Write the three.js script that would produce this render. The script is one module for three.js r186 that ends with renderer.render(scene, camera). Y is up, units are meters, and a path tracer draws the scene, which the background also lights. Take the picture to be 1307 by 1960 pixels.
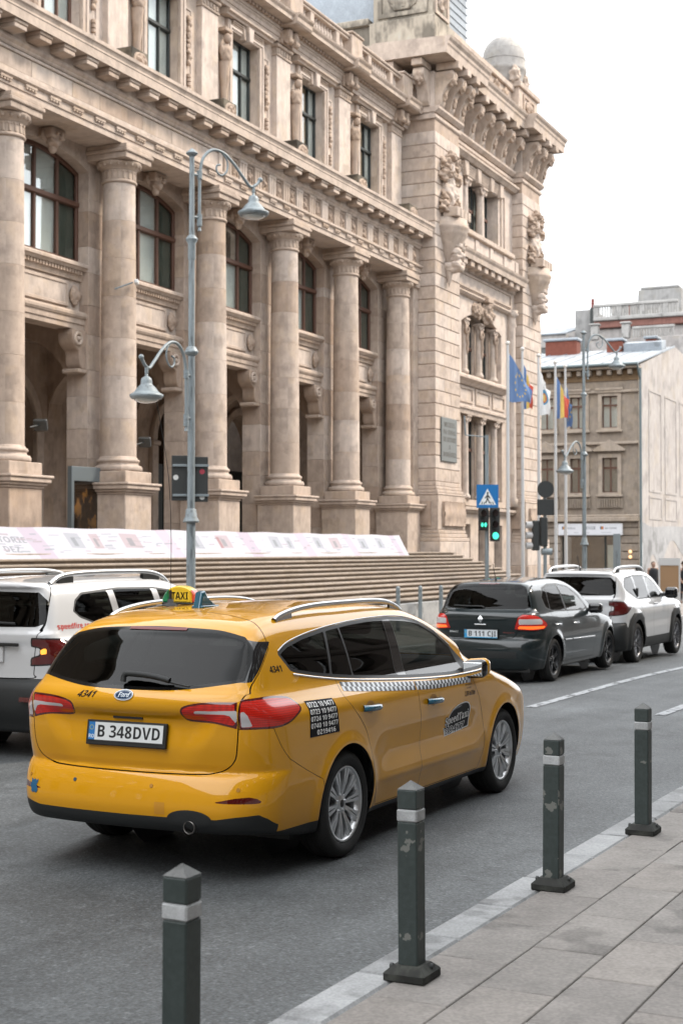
import * as THREE from 'three';
import { mergeGeometries } from 'three/addons/utils/BufferGeometryUtils.js';
import { RoundedBoxGeometry } from 'three/addons/geometries/RoundedBoxGeometry.js';

// ---------- camera, sky, sun, exposure ----------
const scene = new THREE.Scene();
const EYE = 1.858, PHI = 0.4275, PITCH = 0.02526;
const camera = new THREE.PerspectiveCamera(37.952, 682 / 1024, 0.1, 900);
camera.position.set(0, EYE, 0);
camera.lookAt(Math.cos(PHI) * Math.cos(PITCH), EYE + Math.sin(PITCH), -Math.sin(PHI) * Math.cos(PITCH));
camera.focus = 9.3; camera.userData.fStop = 4.5;
const renderer = new THREE.WebGLRenderer({ antialias: true });
renderer.toneMapping = THREE.LinearToneMapping;
renderer.toneMappingExposure = 3.2;
renderer.shadowMap.enabled = true;

let seed = 7;
const rnd = () => { seed = (seed * 1664525 + 1013904223) >>> 0; return seed / 4294967296; };
const rr = (a, b) => a + (b - a) * rnd();
const cl = (x, a = 0, b = 1) => Math.min(b, Math.max(a, x));
const mix = (a, b, t) => a + (b - a) * t;
const sst = (a, b, x) => { const t = cl((x - a) / (b - a)); return t * t * (3 - 2 * t); };
// tileable value noise
const HASH = new Float32Array(65536); for (let i = 0; i < 65536; i++) HASH[i] = rnd();
const hsh = (x, y, s) => HASH[((x * 73856093) ^ (y * 19349663) ^ (s * 83492791)) & 65535];
function vnoise(x, y, p, s = 0) {
  const xi = Math.floor(x), yi = Math.floor(y), fx = x - xi, fy = y - yi, u = fx * fx * (3 - 2 * fx), v = fy * fy * (3 - 2 * fy);
  const m = (k) => ((k % p) + p) % p, a = m(xi), b = m(xi + 1), c = m(yi), d = m(yi + 1);
  return mix(mix(hsh(a, c, s), hsh(b, c, s), u), mix(hsh(a, d, s), hsh(b, d, s), u), v);
}
function fbm(u, v, p, oct, s = 0) { let a = 0, w = 0.5, t = 0; for (let i = 0; i < oct; i++) { a += w * vnoise(u * p, v * p, p, s + i); t += w; w *= 0.55; p *= 2; } return a / t; }

function vnoise2(x, y, px, py, s = 0) { const xi = Math.floor(x), yi = Math.floor(y), fx = x - xi, fy = y - yi, u = fx * fx * (3 - 2 * fx), v = fy * fy * (3 - 2 * fy), a = xi % px, b = (xi + 1) % px, c = yi % py, d = (yi + 1) % py; return mix(mix(hsh(a, c, s), hsh(b, c, s), u), mix(hsh(a, d, s), hsh(b, d, s), u), v); }

// overcast sky: bright thin cloud, faint structure, brighter towards the veiled sun
{
  const W = 512, H = 256, d = new Float32Array(W * H * 4);
  const sx = 0.55, sy = 0.75, sz = 0.6, sl = Math.hypot(sx, sy, sz);
  for (let j = 0; j < H; j++) for (let i = 0; i < W; i++) {
    const th = (j + 0.5) / H * Math.PI - Math.PI / 2, ph = (i + 0.5) / W * Math.PI * 2;
    const y = Math.sin(th), x = Math.cos(th) * Math.cos(ph), z = Math.cos(th) * Math.sin(ph);
    const n = fbm(i / W, j / H * 0.5, 6, 5, 3), n2 = fbm(i / W, j / H * 0.5, 14, 4, 9);
    const c = cl((x * sx + y * sy + z * sz) / sl);
    let L = 1.02 + 0.10 * Math.max(0, y) + 0.40 * Math.pow(c, 5) - 0.48 * sst(0.44, 0.60, n * 0.68 + n2 * 0.32);
    if (y < -0.02) L = 0.28;
    const k = (j * W + i) * 4, bl = sst(0.42, 0.62, n);
    d[k] = L * (0.975 - 0.03 * bl); d[k + 1] = L * (0.99 - 0.01 * bl); d[k + 2] = L * 1.015; d[k + 3] = 1;
  }
  const t = new THREE.DataTexture(d, W, H, THREE.RGBAFormat, THREE.FloatType);
  t.mapping = THREE.EquirectangularReflectionMapping; t.magFilter = THREE.LinearFilter; t.wrapS = THREE.RepeatWrapping; t.needsUpdate = true;
  scene.background = t; scene.environment = t;
}
const sun = new THREE.DirectionalLight(0xfff0de, 1.5);
sun.position.set(30 + 33, 45, 36 - 8); sun.target.position.set(30, 0, -8);
sun.castShadow = true; sun.shadow.radius = 22; sun.shadow.mapSize.set(2048, 2048);
Object.assign(sun.shadow.camera, { left: -60, right: 60, top: 60, bottom: -60, near: 1, far: 200 });
scene.add(sun, sun.target);

// ---------- helpers ----------
const taken = {};
function numbered(n) { const k = taken[n] = (taken[n] ?? -1) + 1; return k ? n + '_' + String(k).padStart(3, '0') : n; }
function tag(o, label, category, group, kind) { if (label) o.userData.label = label; if (category) o.userData.category = category; if (group) o.userData.group = group; if (kind) o.userData.kind = kind; return o; }
function thing(name, label, category, pos = [0, 0, 0], turn = 0, group) {
  const o = new THREE.Group(); o.name = numbered(name); o.position.set(...pos); o.rotation.y = turn; scene.add(o);
  return tag(o, label, category, group);
}
function mesh(name, geo, mat, parent) {
  const m = new THREE.Mesh(Array.isArray(geo) ? merge(geo) : geo, mat); m.name = parent === scene ? numbered(name) : name;
  m.castShadow = m.receiveShadow = true; parent.add(m); return m;
}
function merge(list) {
  const out = list.map((g) => { g = g.index ? g.toNonIndexed() : g; if (!g.attributes.uv) g.setAttribute('uv', new THREE.BufferAttribute(new Float32Array(g.attributes.position.count * 2), 2)); for (const k of Object.keys(g.attributes)) if (!['position', 'normal', 'uv'].includes(k)) g.deleteAttribute(k); return g; });
  return out.length === 1 ? out[0] : mergeGeometries(out);
}
// uv in metres by the facing of each triangle
function boxUV(geo, ou = 0, ov = 0) {
  const g = geo.index ? geo.toNonIndexed() : geo, p = g.attributes.position, n = p.count, uv = new Float32Array(n * 2);
  const a = new THREE.Vector3(), b = new THREE.Vector3(), c = new THREE.Vector3();
  for (let i = 0; i < n; i += 3) {
    a.fromBufferAttribute(p, i); b.fromBufferAttribute(p, i + 1).sub(a); c.fromBufferAttribute(p, i + 2).sub(a); b.cross(c);
    const x = Math.abs(b.x), y = Math.abs(b.y), z = Math.abs(b.z), m = y > x && y > z ? 1 : x > z ? 0 : 2;
    for (let k = i; k < i + 3; k++) { uv[2 * k] = (m === 0 ? p.getZ(k) : p.getX(k)) + ou; uv[2 * k + 1] = (m === 1 ? p.getZ(k) : p.getY(k)) + ov; }
  }
  g.setAttribute('uv', new THREE.BufferAttribute(uv, 2)); if (!g.attributes.normal) g.computeVertexNormals(); return g;
}
const BX = (x0, x1, y0, y1, z0, z1) => new THREE.BoxGeometry(x1 - x0, y1 - y0, z1 - z0).translate((x0 + x1) / 2, (y0 + y1) / 2, (z0 + z1) / 2);
// box with chamfered edges
function CB(x0, x1, y0, y1, z0, z1, b = 0.012) {
  const w = x1 - x0, h = y1 - y0, d = z1 - z0; b = Math.min(b, w * 0.3, h * 0.3, d * 0.3);
  const P = [], I = [], key = new Map();
  const at = (sx, sy, sz, ax) => { const k = sx + ',' + sy + ',' + sz + ',' + ax; if (!key.has(k)) { key.set(k, P.length / 3); P.push((ax === 0 ? w / 2 : w / 2 - b) * sx, (ax === 1 ? h / 2 : h / 2 - b) * sy, (ax === 2 ? d / 2 : d / 2 - b) * sz); } return key.get(k); };
  const quad = (a, b2, c, e) => I.push(a, b2, c, a, c, e);
  for (const s of [-1, 1]) {
    let q = [at(s, -s, -1, 0), at(s, s, -1, 0), at(s, s, 1, 0), at(s, -s, 1, 0)]; quad(...q);
    q = [at(-1, s, -s, 1), at(-1, s, s, 1), at(1, s, s, 1), at(1, s, -s, 1)]; quad(...q);
    q = [at(-s, -1, s, 2), at(s, -1, s, 2), at(s, 1, s, 2), at(-s, 1, s, 2)]; quad(...q);
  }
  for (const s of [-1, 1]) for (const t of [-1, 1]) {
    const e = (A, B, C, D, f) => (f > 0 ? quad(A, B, C, D) : quad(D, C, B, A));
    e(at(s, t, -1, 0), at(s, t, -1, 1), at(s, t, 1, 1), at(s, t, 1, 0), s * t);
    e(at(s, -1, t, 2), at(s, -1, t, 0), at(s, 1, t, 0), at(s, 1, t, 2), s * t);
    e(at(-1, s, t, 1), at(-1, s, t, 2), at(1, s, t, 2), at(1, s, t, 1), s * t);
  }
  for (const s of [-1, 1]) for (const t of [-1, 1]) for (const u of [-1, 1]) { const q = [at(s, t, u, 0), at(s, t, u, 1), at(s, t, u, 2)]; s * t * u > 0 ? I.push(q[0], q[1], q[2]) : I.push(q[2], q[1], q[0]); }
  let g = new THREE.BufferGeometry(); g.setAttribute('position', new THREE.Float32BufferAttribute(P, 3)); g.setIndex(I);
  g = g.toNonIndexed(); g.computeVertexNormals(); g.translate((x0 + x1) / 2, (y0 + y1) / 2, (z0 + z1) / 2); return g;
}
// profile [[z, y], ...] (outline, counter-clockwise seen from +x) pushed along x
function moldX(prof, x0, x1) {
  const n = prof.length, P = [], area = prof.reduce((s, p, i) => { const q = prof[(i + 1) % n]; return s + p[0] * q[1] - q[0] * p[1]; }, 0);
  const pr = area > 0 ? prof : prof.slice().reverse(); // ccw in (z,y)
  const v = (x, p) => P.push(x, p[1], p[0]);
  for (let i = 0; i < n; i++) { const a = pr[i], b = pr[(i + 1) % n]; v(x0, a); v(x1, b); v(x1, a); v(x0, a); v(x0, b); v(x1, b); }
  const tri = THREE.ShapeUtils.triangulateShape(pr.map((p) => new THREE.Vector2(p[0], p[1])), []);
  for (const [a, b, c] of tri) { v(x0, pr[a]); v(x0, pr[b]); v(x0, pr[c]); v(x1, pr[a]); v(x1, pr[c]); v(x1, pr[b]); }
  const g = new THREE.BufferGeometry(); g.setAttribute('position', new THREE.Float32BufferAttribute(P, 3));
  // make faces point outwards
  g.computeVertexNormals(); return flipIfInside(g);
}
function flipIfInside(g) {
  const p = g.attributes.position; let vol = 0; const a = new THREE.Vector3(), b = new THREE.Vector3(), c = new THREE.Vector3();
  for (let i = 0; i < p.count; i += 3) { a.fromBufferAttribute(p, i); b.fromBufferAttribute(p, i + 1); c.fromBufferAttribute(p, i + 2); vol += a.dot(b.cross(c)); }
  if (vol < 0) { for (let i = 0; i < p.count; i += 3) { b.fromBufferAttribute(p, i + 1); c.fromBufferAttribute(p, i + 2); p.setXYZ(i + 1, c.x, c.y, c.z); p.setXYZ(i + 2, b.x, b.y, b.z); } g.computeVertexNormals(); }
  return g;
}
// outline [[x, y], ...] with holes pushed along z from z0 to z1
function slabZ(out, z0, z1, holes = [], bevel = 0) {
  const s = new THREE.Shape(out.map((p) => new THREE.Vector2(...p)));
  for (const h of holes) s.holes.push(new THREE.Path(h.map((p) => new THREE.Vector2(...p))));
  const g = new THREE.ExtrudeGeometry(s, { depth: z1 - z0 - 2 * bevel, bevelEnabled: bevel > 0, bevelSize: bevel, bevelThickness: bevel, bevelOffset: -bevel, bevelSegments: 1, curveSegments: 12 });
  return g.translate(0, 0, z0 + bevel);
}
const slabX = (out, x0, x1, holes, bevel) => slabZ(out.map(([z, y]) => [-z, y]), x0, x1, (holes || []).map((h) => h.map(([z, y]) => [-z, y])), bevel).applyMatrix4(new THREE.Matrix4().set(0, 0, 1, 0, 0, 1, 0, 0, -1, 0, 0, 0, 0, 0, 0, 1));
const lathe = (pts, seg = 24) => new THREE.LatheGeometry(pts.map((p) => new THREE.Vector2(...p)), seg);
const cyl = (r0, r1, y0, y1, seg = 16) => new THREE.CylinderGeometry(r1, r0, y1 - y0, seg).translate(0, (y0 + y1) / 2, 0);
function tube(pts, r, seg = 40, rad = 8, closed = false) { return new THREE.TubeGeometry(new THREE.CatmullRomCurve3(pts.map((p) => new THREE.Vector3(...p)), closed), seg, r, rad, closed); }
const bar = (a, b, r, seg = 8) => { const A = new THREE.Vector3(...a), B = new THREE.Vector3(...b), d = B.clone().sub(A), g = new THREE.CylinderGeometry(r, r, d.length(), seg); g.applyQuaternion(new THREE.Quaternion().setFromUnitVectors(new THREE.Vector3(0, 1, 0), d.normalize())); return g.translate(...A.add(B).multiplyScalar(0.5).toArray()); };
// lumpy surface for carving: pushes vertices along their normals
function lump(g, amt, fr, s = 1) { const p = g.attributes.position, n = g.attributes.normal; for (let i = 0; i < p.count; i++) { const x = p.getX(i), y = p.getY(i), z = p.getZ(i), k = amt * (Math.sin(x * fr + s) * Math.sin(y * fr * 1.3 + s * 2) + Math.sin(z * fr * 1.7 - s) * Math.cos(y * fr * 0.7)) + amt * 0.7 * Math.abs(Math.sin(x * fr * 2.3 + 3 * s) * Math.cos(y * fr * 2.1 - s) + 0.4 * Math.sin((x + y) * fr * 3.7)) - amt * 0.45; p.setXYZ(i, x + n.getX(i) * k, y + n.getY(i) * k, z + n.getZ(i) * k); } g.computeVertexNormals(); return g; }

function dataTex(size, fn, srgb = true, h = size) {
  const d = new Uint8Array(size * h * 4);
  for (let j = 0; j < h; j++) for (let i = 0; i < size; i++) { const c = fn(i / size, j / h), k = (j * size + i) * 4; for (let q = 0; q < 3; q++) d[k + q] = cl(Array.isArray(c) ? c[q] : c) * 255; d[k + 3] = 255; }
  const t = new THREE.DataTexture(d, size, h); t.wrapS = t.wrapT = THREE.RepeatWrapping; t.magFilter = THREE.LinearFilter; t.minFilter = THREE.LinearMipmapLinearFilter; t.generateMipmaps = true;
  if (srgb) t.colorSpace = THREE.SRGBColorSpace; t.needsUpdate = true; return t;
}
function rep(t, k) { const c = t.clone(); c.repeat.set(k, k); c.needsUpdate = true; return c; }
function canvasTex(w, h, draw) { const c = document.createElement('canvas'); c.width = w; c.height = h; const x = c.getContext('2d'); draw(x, w, h); const t = new THREE.CanvasTexture(c); t.colorSpace = THREE.SRGBColorSpace; t.anisotropy = 8; return t; }
const BASE = 0.76; // the base colours below are written against a white of 1/BASE
const based = (m, color, extra) => { Array.isArray(color) ? m.color.setRGB(...color) : m.color.set(color); if (!(extra.metalness > 0.5) && !extra.transmission) m.color.multiplyScalar(BASE); return m; };
const M = (color, roughness = 0.8, extra = {}) => { return based(new THREE.MeshStandardMaterial({ roughness, metalness: 0, side: THREE.DoubleSide, ...extra }), color, extra); };
const MP = (color, roughness = 0.5, extra = {}) => { return based(new THREE.MeshPhysicalMaterial({ roughness, metalness: 0, side: THREE.DoubleSide, ...extra }), color, extra); };

// ---------- surfaces ----------
const tStone = dataTex(1024, (u, v) => { // 4 m of weathered limestone: mottling, beds, pits, grime
  const a = fbm(u, v, 5, 6, 11), b = fbm(u, v, 24, 4, 21), str = fbm(u * 1, v * 0.25, 48, 3, 31), pit = vnoise(u * 220, v * 220, 220, 5);
  let k = 0.945 + 0.09 * (a - 0.5) + 0.13 * (b - 0.5) + 0.13 * (str - 0.5) - (pit > 0.93 ? 0.10 : 0);
  const g = sst(0.56, 0.72, fbm(u, v, 9, 5, 41)) * 0.08; const w = sst(0.55, 0.7, fbm(u, v, 7, 4, 51)) * 0.02;
  k -= g; return [k + w * 0.6, k + w * 0.1 - 0.004, k - w + g * 0.02];
});
const bStone = dataTex(512, (u, v) => 0.5 + 0.6 * (fbm(u, v, 32, 4, 61) - 0.5) + (vnoise(u * 128, v * 128, 128, 63) > 0.9 ? -0.25 : 0), false);
const STONE = [[0.590, 0.478, 0.388], [0.640, 0.530, 0.442], [0.530, 0.414, 0.326], [0.690, 0.590, 0.508], [0.615, 0.508, 0.420]].map((c) => M(c, 0.92, { map: rep(tStone, 0.25), bumpMap: rep(bStone, 0.5), bumpScale: 0.006 }));
const stone = () => STONE[Math.floor(rnd() * STONE.length)];
const uvS = (g) => boxUV(g, rnd() * 8, rnd() * 8);
// ---------- ground, road, pavements ----------
const RT = PHI - 0.468; // turn of the street against the palace front
const roadPoint = (x, z, y = 0) => new THREE.Vector3(x * Math.cos(RT) + z * Math.sin(RT), y, -x * Math.sin(RT) + z * Math.cos(RT));
const bAsph = dataTex(1024, (u, v) => 0.5 * vnoise(u * 230, v * 230, 230, 71) + 0.5 * vnoise(u * 400, v * 400, 400, 72), false);
const asphaltTex = dataTex(2048, (u, v) => {
  const ch = vnoise(u * 540, v * 540, 540, 71), ch2 = vnoise(u * 900, v * 900, 900, 72), a = fbm(u, v, 5, 5, 81), b = fbm(u, v, 22, 4, 82);
  let k = 0.355 + 0.12 * (ch - 0.5) + 0.09 * (ch2 - 0.5) + 0.15 * (a - 0.5) + 0.07 * (b - 0.5); if (ch > 0.9) k += 0.07; if (ch2 < 0.1) k -= 0.05;
  k += 0.05 * (vnoise2(u * 3, v * 22, 3, 22, 301) - 0.5) + 0.04 * (vnoise2(u * 5, v * 60, 5, 60, 302) - 0.5); const oil = sst(0.80, 0.93, vnoise(u * 16, v * 16, 16, 303)) * sst(0.35, 0.6, fbm(u, v, 60, 2, 304)); k -= 0.05 * oil; return [k * 0.965, k * 1.0, k * 1.015];
});
const mAsph = M([1, 1, 1], 0.66, { map: rep(asphaltTex, 1 / 7), bumpMap: rep(bAsph, 1 / 2.5), bumpScale: 0.004 });
const dip = (x) => -0.012 * Math.max(0, x - 19) * sst(19, 26, x);
function dipped(g) { const p = g.attributes.position; for (let i = 0; i < p.count; i++) p.setY(i, p.getY(i) + dip(p.getX(i))); g.computeVertexNormals(); return g; }
const longBox = (x0, x1, y0, y1, z0, z1) => boxUV(dipped(new THREE.BoxGeometry(x1 - x0, y1 - y0, z1 - z0, 100, 1, 1).translate((x0 + x1) / 2, (y0 + y1) / 2, (z0 + z1) / 2)));
function sheet(x0, x1, z0, z1, y) { const g = new THREE.PlaneGeometry(x1 - x0, z1 - z0, Math.max(1, Math.min(500, Math.round((x1 - x0) * 2))), 1).rotateX(-Math.PI / 2).translate((x0 + x1) / 2, y, (z0 + z1) / 2); return boxUV(dipped(g)); }
const ground = mesh('ground', sheet(-400, 700, -400, 400, -0.012), M([0.085, 0.083, 0.08], 0.95, { map: rep(tStone, 0.25) }), scene); tag(ground, 'flat city ground under and round the street', 'ground', null, 'structure');
const road = mesh('road', sheet(-60, 190, -11.6, -2.74, 0), mAsph, scene); road.rotation.y = RT; tag(road, 'grey asphalt carriageway with dashed white lines', 'road', null, 'structure');
const mPaint = M([0.52, 0.54, 0.56], 0.75, { map: rep(dataTex(512, (u, v) => { const k = 0.92 - 0.35 * sst(0.55, 0.7, fbm(u, v, 24, 4, 91)) + 0.1 * (vnoise(u * 128, v * 128, 128, 92) - 0.5); return [k, k, k]; }), 0.5) });
const kerbZ = -2.74, PAVE = 0.12;
// dashes: [x0, x1, z centre, width]
for (const [x0, x1, z, w] of [[16.7, 24.6, -5.95, 0.13], [28.5, 34.5, -5.95, 0.13], [38.5, 44.5, -5.95, 0.13], [16.55, 19.8, -4.37, 0.13], [22.8, 26, -4.37, 0.13], [29, 32.2, -4.37, 0.13]]) {
  const m = mesh('road_dash', boxUV(sheet(x0, x1, z - w / 2, z + w / 2, 0.006), rnd() * 3, rnd() * 3), mPaint, road);
}
// near pavement: kerb stones and slabs, each its own piece
const pavement = new THREE.Group(); pavement.name = 'pavement'; pavement.rotation.y = RT; scene.add(pavement); tag(pavement, 'grey slab pavement with a row of kerb stones', 'pavement', null, 'structure');
const tSlab = dataTex(1024, (u, v) => { const a = fbm(u, v, 6, 6, 101), b = vnoise(u * 300, v * 300, 300, 102), c = fbm(u, v, 30, 3, 103); const st = sst(0.6, 0.72, fbm(u, v, 9, 4, 104)) * 0.14; const k = 0.86 + 0.2 * (a - 0.5) + 0.12 * (b - 0.5) + 0.1 * (c - 0.5) - st; return [k, k, k]; });
const bSlab = dataTex(512, (u, v) => 0.6 * vnoise(u * 128, v * 128, 128, 105) + 0.4 * fbm(u, v, 20, 4, 106), false);
const SLAB = [[0.385, 0.358, 0.332], [0.405, 0.378, 0.352], [0.365, 0.338, 0.314], [0.395, 0.362, 0.332]].map((c) => M(c, 0.85, { map: rep(tSlab, 0.3), bumpMap: rep(bSlab, 1), bumpScale: 0.0025 }));
const KERB = [[0.45, 0.46, 0.465], [0.49, 0.50, 0.505], [0.41, 0.42, 0.425]].map((c) => M(c, 0.8, { map: rep(tSlab, 0.4), bumpMap: rep(bSlab, 1), bumpScale: 0.002 }));
const pick = (a) => a[Math.floor(rnd() * a.length)];
mesh('bedding', longBox(-60, 130, -0.1, PAVE - 0.012, kerbZ + 0.15, 26), M([0.15, 0.135, 0.115], 1, { map: rep(tSlab, 0.5) }), pavement);
{
  const kw = 0.192, row = 0.325, len = 0.652, z0 = kerbZ + kw + 0.006;
  for (let x = 1.55; x < 30; x += 0.667) { const g = CB(x + 0.003, x + 0.664, -0.2, PAVE + rr(-0.003, 0.003), kerbZ + rr(-0.003, 0.003), kerbZ + kw, 0.013); mesh('kerb_stone', boxUV(dipped(g), rnd() * 4, rnd() * 4), pick(KERB), pavement); }
  mesh('kerb_run', [longBox(30, 130, -0.2, PAVE, kerbZ, kerbZ + kw), longBox(-60, 1.5, -0.2, PAVE, kerbZ, kerbZ + kw)], KERB[0], pavement).userData.kind = 'stuff';
  // slabs in running rows along the kerb
  for (let r = 0; r < 10; r++) { const z = z0 + r * row; for (let x = 2.02 + (r % 2) * len / 2 - 0.02 * r; x < 19.4; x += len) mesh('paving_slab', boxUV(dipped(CB(x + 0.0025, x + len - 0.0025, PAVE - 0.05, PAVE + rr(-0.002, 0.002), z + 0.0025, z + row - 0.0025, 0.004)), rnd() * 4, rnd() * 4), pick(SLAB), pavement); }
  mesh('slab_field', [longBox(19.75, 130, PAVE - 0.05, PAVE, z0, z0 + 10 * row), longBox(-60, 1.95, PAVE - 0.05, PAVE, z0, z0 + 10 * row), longBox(-60, 130, PAVE - 0.05, PAVE - 0.001, z0 + 10 * row + 0.01, 9)], SLAB[0], pavement).userData.kind = 'stuff';
}
// far pavement in front of the palace
const farPave = mesh('far_pavement', longBox(-60, 190, -0.4, PAVE, -15.6, -11.6), SLAB[3], scene); farPave.rotation.y = RT; tag(farPave, 'far pavement in front of the palace steps', 'pavement', null, 'structure');
const farKerb = mesh('far_kerb', longBox(-60, 190, -0.4, PAVE + 0.003, -11.62, -11.4), KERB[1], scene); farKerb.rotation.y = RT; tag(farKerb, 'pale kerb of the far pavement', 'kerb', null, 'structure');
// ---------- car kit: a body is an implicit surface, meshed once and cut into its panels ----------
function spl(pts) { // smooth curve through [x, y] points, as a table
  const n = pts.length, x0 = pts[0][0], x1 = pts[n - 1][0], N = 700, T = new Float32Array(N + 1), m = [];
  for (let i = 0; i < n; i++) { const a = pts[Math.max(0, i - 1)], b = pts[Math.min(n - 1, i + 1)]; m.push((b[1] - a[1]) / (b[0] - a[0])); }
  for (let i = 0; i < n - 1; i++) { const s = (pts[i + 1][1] - pts[i][1]) / (pts[i + 1][0] - pts[i][0]); for (const q of [i, i + 1]) { if (m[q] * s <= 0 && Math.abs(s) < 1e-9) m[q] = 0; else if (Math.abs(m[q]) > 3 * Math.abs(s)) m[q] = 3 * s; } }
  for (let k = 0, i = 0; k <= N; k++) { const x = x0 + (x1 - x0) * k / N; while (i < n - 2 && x > pts[i + 1][0]) i++; const h = pts[i + 1][0] - pts[i][0], t = (x - pts[i][0]) / h, t2 = t * t, t3 = t2 * t; T[k] = (2 * t3 - 3 * t2 + 1) * pts[i][1] + (t3 - 2 * t2 + t) * h * m[i] + (-2 * t3 + 3 * t2) * pts[i + 1][1] + (t3 - t2) * h * m[i + 1]; }
  return (x) => { const f = (x - x0) / (x1 - x0) * N; if (f <= 0) return T[0]; if (f >= N) return T[N]; const k = f | 0; return T[k] + (T[k + 1] - T[k]) * (f - k); };
}
const smax = (a, b, k) => { const h = Math.max(k - Math.abs(a - b), 0) / k; return Math.max(a, b) + h * h * k * 0.25; };
function poly(pts, round = 0) { // signed distance to an outline (negative inside)
  const n = pts.length; let bx0 = 1e9, bx1 = -1e9, by0 = 1e9, by1 = -1e9; for (const p of pts) { bx0 = Math.min(bx0, p[0]); bx1 = Math.max(bx1, p[0]); by0 = Math.min(by0, p[1]); by1 = Math.max(by1, p[1]); }
  const f = (x, y) => {
    const ox = Math.max(bx0 - x, x - bx1), oy = Math.max(by0 - y, y - by1), o = Math.max(ox, oy); if (o > 0.06) return o;
    let d = 1e9, s = 1;
    for (let i = 0, j = n - 1; i < n; j = i++) {
      const ax = pts[i][0], ay = pts[i][1], ex = pts[j][0] - ax, ey = pts[j][1] - ay, wx = x - ax, wy = y - ay, t = Math.min(1, Math.max(0, (wx * ex + wy * ey) / (ex * ex + ey * ey || 1))), qx = wx - ex * t, qy = wy - ey * t;
      d = Math.min(d, qx * qx + qy * qy); const c1 = y >= ay, c2 = y < pts[j][1], c3 = ex * wy > ey * wx; if ((c1 && c2 && c3) || (!c1 && !c2 && !c3)) s = -s;
    }
    return s * Math.sqrt(d) - round;
  };
  return f;
}
// smooth closed outline through points (Catmull-Rom); corners given as [x, y, 1]
function curveOutline(pts, per = 8) {
  const out = [], n = pts.length;
  for (let i = 0; i < n; i++) {
    const p1 = pts[i], p2 = pts[(i + 1) % n], p0 = p1[2] ? p1 : pts[(i + n - 1) % n], p3 = p2[2] ? p2 : pts[(i + 2) % n];
    for (let k = 0; k < per; k++) { const t = k / per, c = (a, b, c2, d) => 0.5 * ((2 * b) + (-a + c2) * t + (2 * a - 5 * b + 4 * c2 - d) * t * t + (-a + 3 * b - 3 * c2 + d) * t * t * t); out.push([c(p0[0], p1[0], p2[0], p3[0]), c(p0[1], p1[1], p2[1], p3[1])]); }
  }
  return out;
}
function surfaceNet(F, [x0, x1], [y0, y1], zmax, h, zmin = null) { // right half (z >= 0) unless zmin is given
  const z0 = zmin ?? -h * 1.5, nx = Math.ceil((x1 - x0) / h) + 1, ny = Math.ceil((y1 - y0) / h) + 1, nz = Math.ceil((zmax - z0) / h) + 1;
  const V = new Float32Array(nx * ny * nz).fill(9), id = (i, j, k) => (i * ny + j) * nz + k, B = 5;
  for (let i = 0; i < nx; i += B) for (let j = 0; j < ny; j += B) for (let k = 0; k < nz; k += B) {
    const c = F(x0 + (i + B / 2) * h, y0 + (j + B / 2) * h, z0 + (k + B / 2) * h), skip = Math.abs(c) > h * B * 1.9;
    for (let a = i; a < Math.min(nx, i + B); a++) for (let b = j; b < Math.min(ny, j + B); b++) for (let d = k; d < Math.min(nz, k + B); d++) V[id(a, b, d)] = skip ? c : F(x0 + a * h, y0 + b * h, z0 + d * h);
  }
  const vid = new Int32Array(nx * ny * nz).fill(-1), P = [];
  const grad = (x, y, z, e = 0.0025) => { const g = [F(x + e, y, z) - F(x - e, y, z), F(x, y + e, z) - F(x, y - e, z), F(x, y, z + e) - F(x, y, z - e)], l = Math.hypot(...g) || 1; return [g[0] / l, g[1] / l, g[2] / l, l / (2 * e)]; };
  for (let i = 0; i < nx - 1; i++) for (let j = 0; j < ny - 1; j++) for (let k = 0; k < nz - 1; k++) {
    const c = [V[id(i, j, k)], V[id(i + 1, j, k)], V[id(i, j + 1, k)], V[id(i + 1, j + 1, k)], V[id(i, j, k + 1)], V[id(i + 1, j, k + 1)], V[id(i, j + 1, k + 1)], V[id(i + 1, j + 1, k + 1)]];
    let m = 0; for (let q = 0; q < 8; q++) if (c[q] < 0) m |= 1 << q; if (m === 0 || m === 255) continue;
    let sx = 0, sy = 0, sz = 0, s = 0;
    for (let a = 0; a < 8; a++) for (const bit of [1, 2, 4]) { const b = a | bit; if (b === a || (c[a] < 0) === (c[b] < 0)) continue; const t = c[a] / (c[a] - c[b]); sx += (a & 1) + (bit === 1 ? t : 0); sy += ((a >> 1) & 1) + (bit === 2 ? t : 0); sz += ((a >> 2) & 1) + (bit === 4 ? t : 0); s++; }
    let x = x0 + (i + sx / s) * h, y = y0 + (j + sy / s) * h, z = z0 + (k + sz / s) * h;
    for (let q = 0; q < 3; q++) { const f = F(x, y, z), g = grad(x, y, z), st = cl(f / Math.max(g[3], 0.3), -h, h); x -= g[0] * st; y -= g[1] * st; z -= g[2] * st; }
    vid[id(i, j, k)] = P.length / 3; P.push(x, y, z);
  }
  const I = [];
  for (let i = 1; i < nx - 1; i++) for (let j = 1; j < ny - 1; j++) for (let k = 1; k < nz - 1; k++) {
    const v = V[id(i, j, k)];
    const q = (w, a, b, c, d) => { if ((v < 0) === (w < 0)) return; if (a < 0 || b < 0 || c < 0 || d < 0) return; v < 0 ? I.push(a, b, c, a, c, d) : I.push(a, c, b, a, d, c); };
    q(V[id(i + 1, j, k)], vid[id(i, j - 1, k - 1)], vid[id(i, j, k - 1)], vid[id(i, j, k)], vid[id(i, j - 1, k)]);
    q(V[id(i, j + 1, k)], vid[id(i - 1, j, k - 1)], vid[id(i - 1, j, k)], vid[id(i, j, k)], vid[id(i, j, k - 1)]);
    q(V[id(i, j, k + 1)], vid[id(i - 1, j - 1, k)], vid[id(i, j - 1, k)], vid[id(i, j, k)], vid[id(i - 1, j, k)]);
  }
  return { P, I, grad };
}
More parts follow.
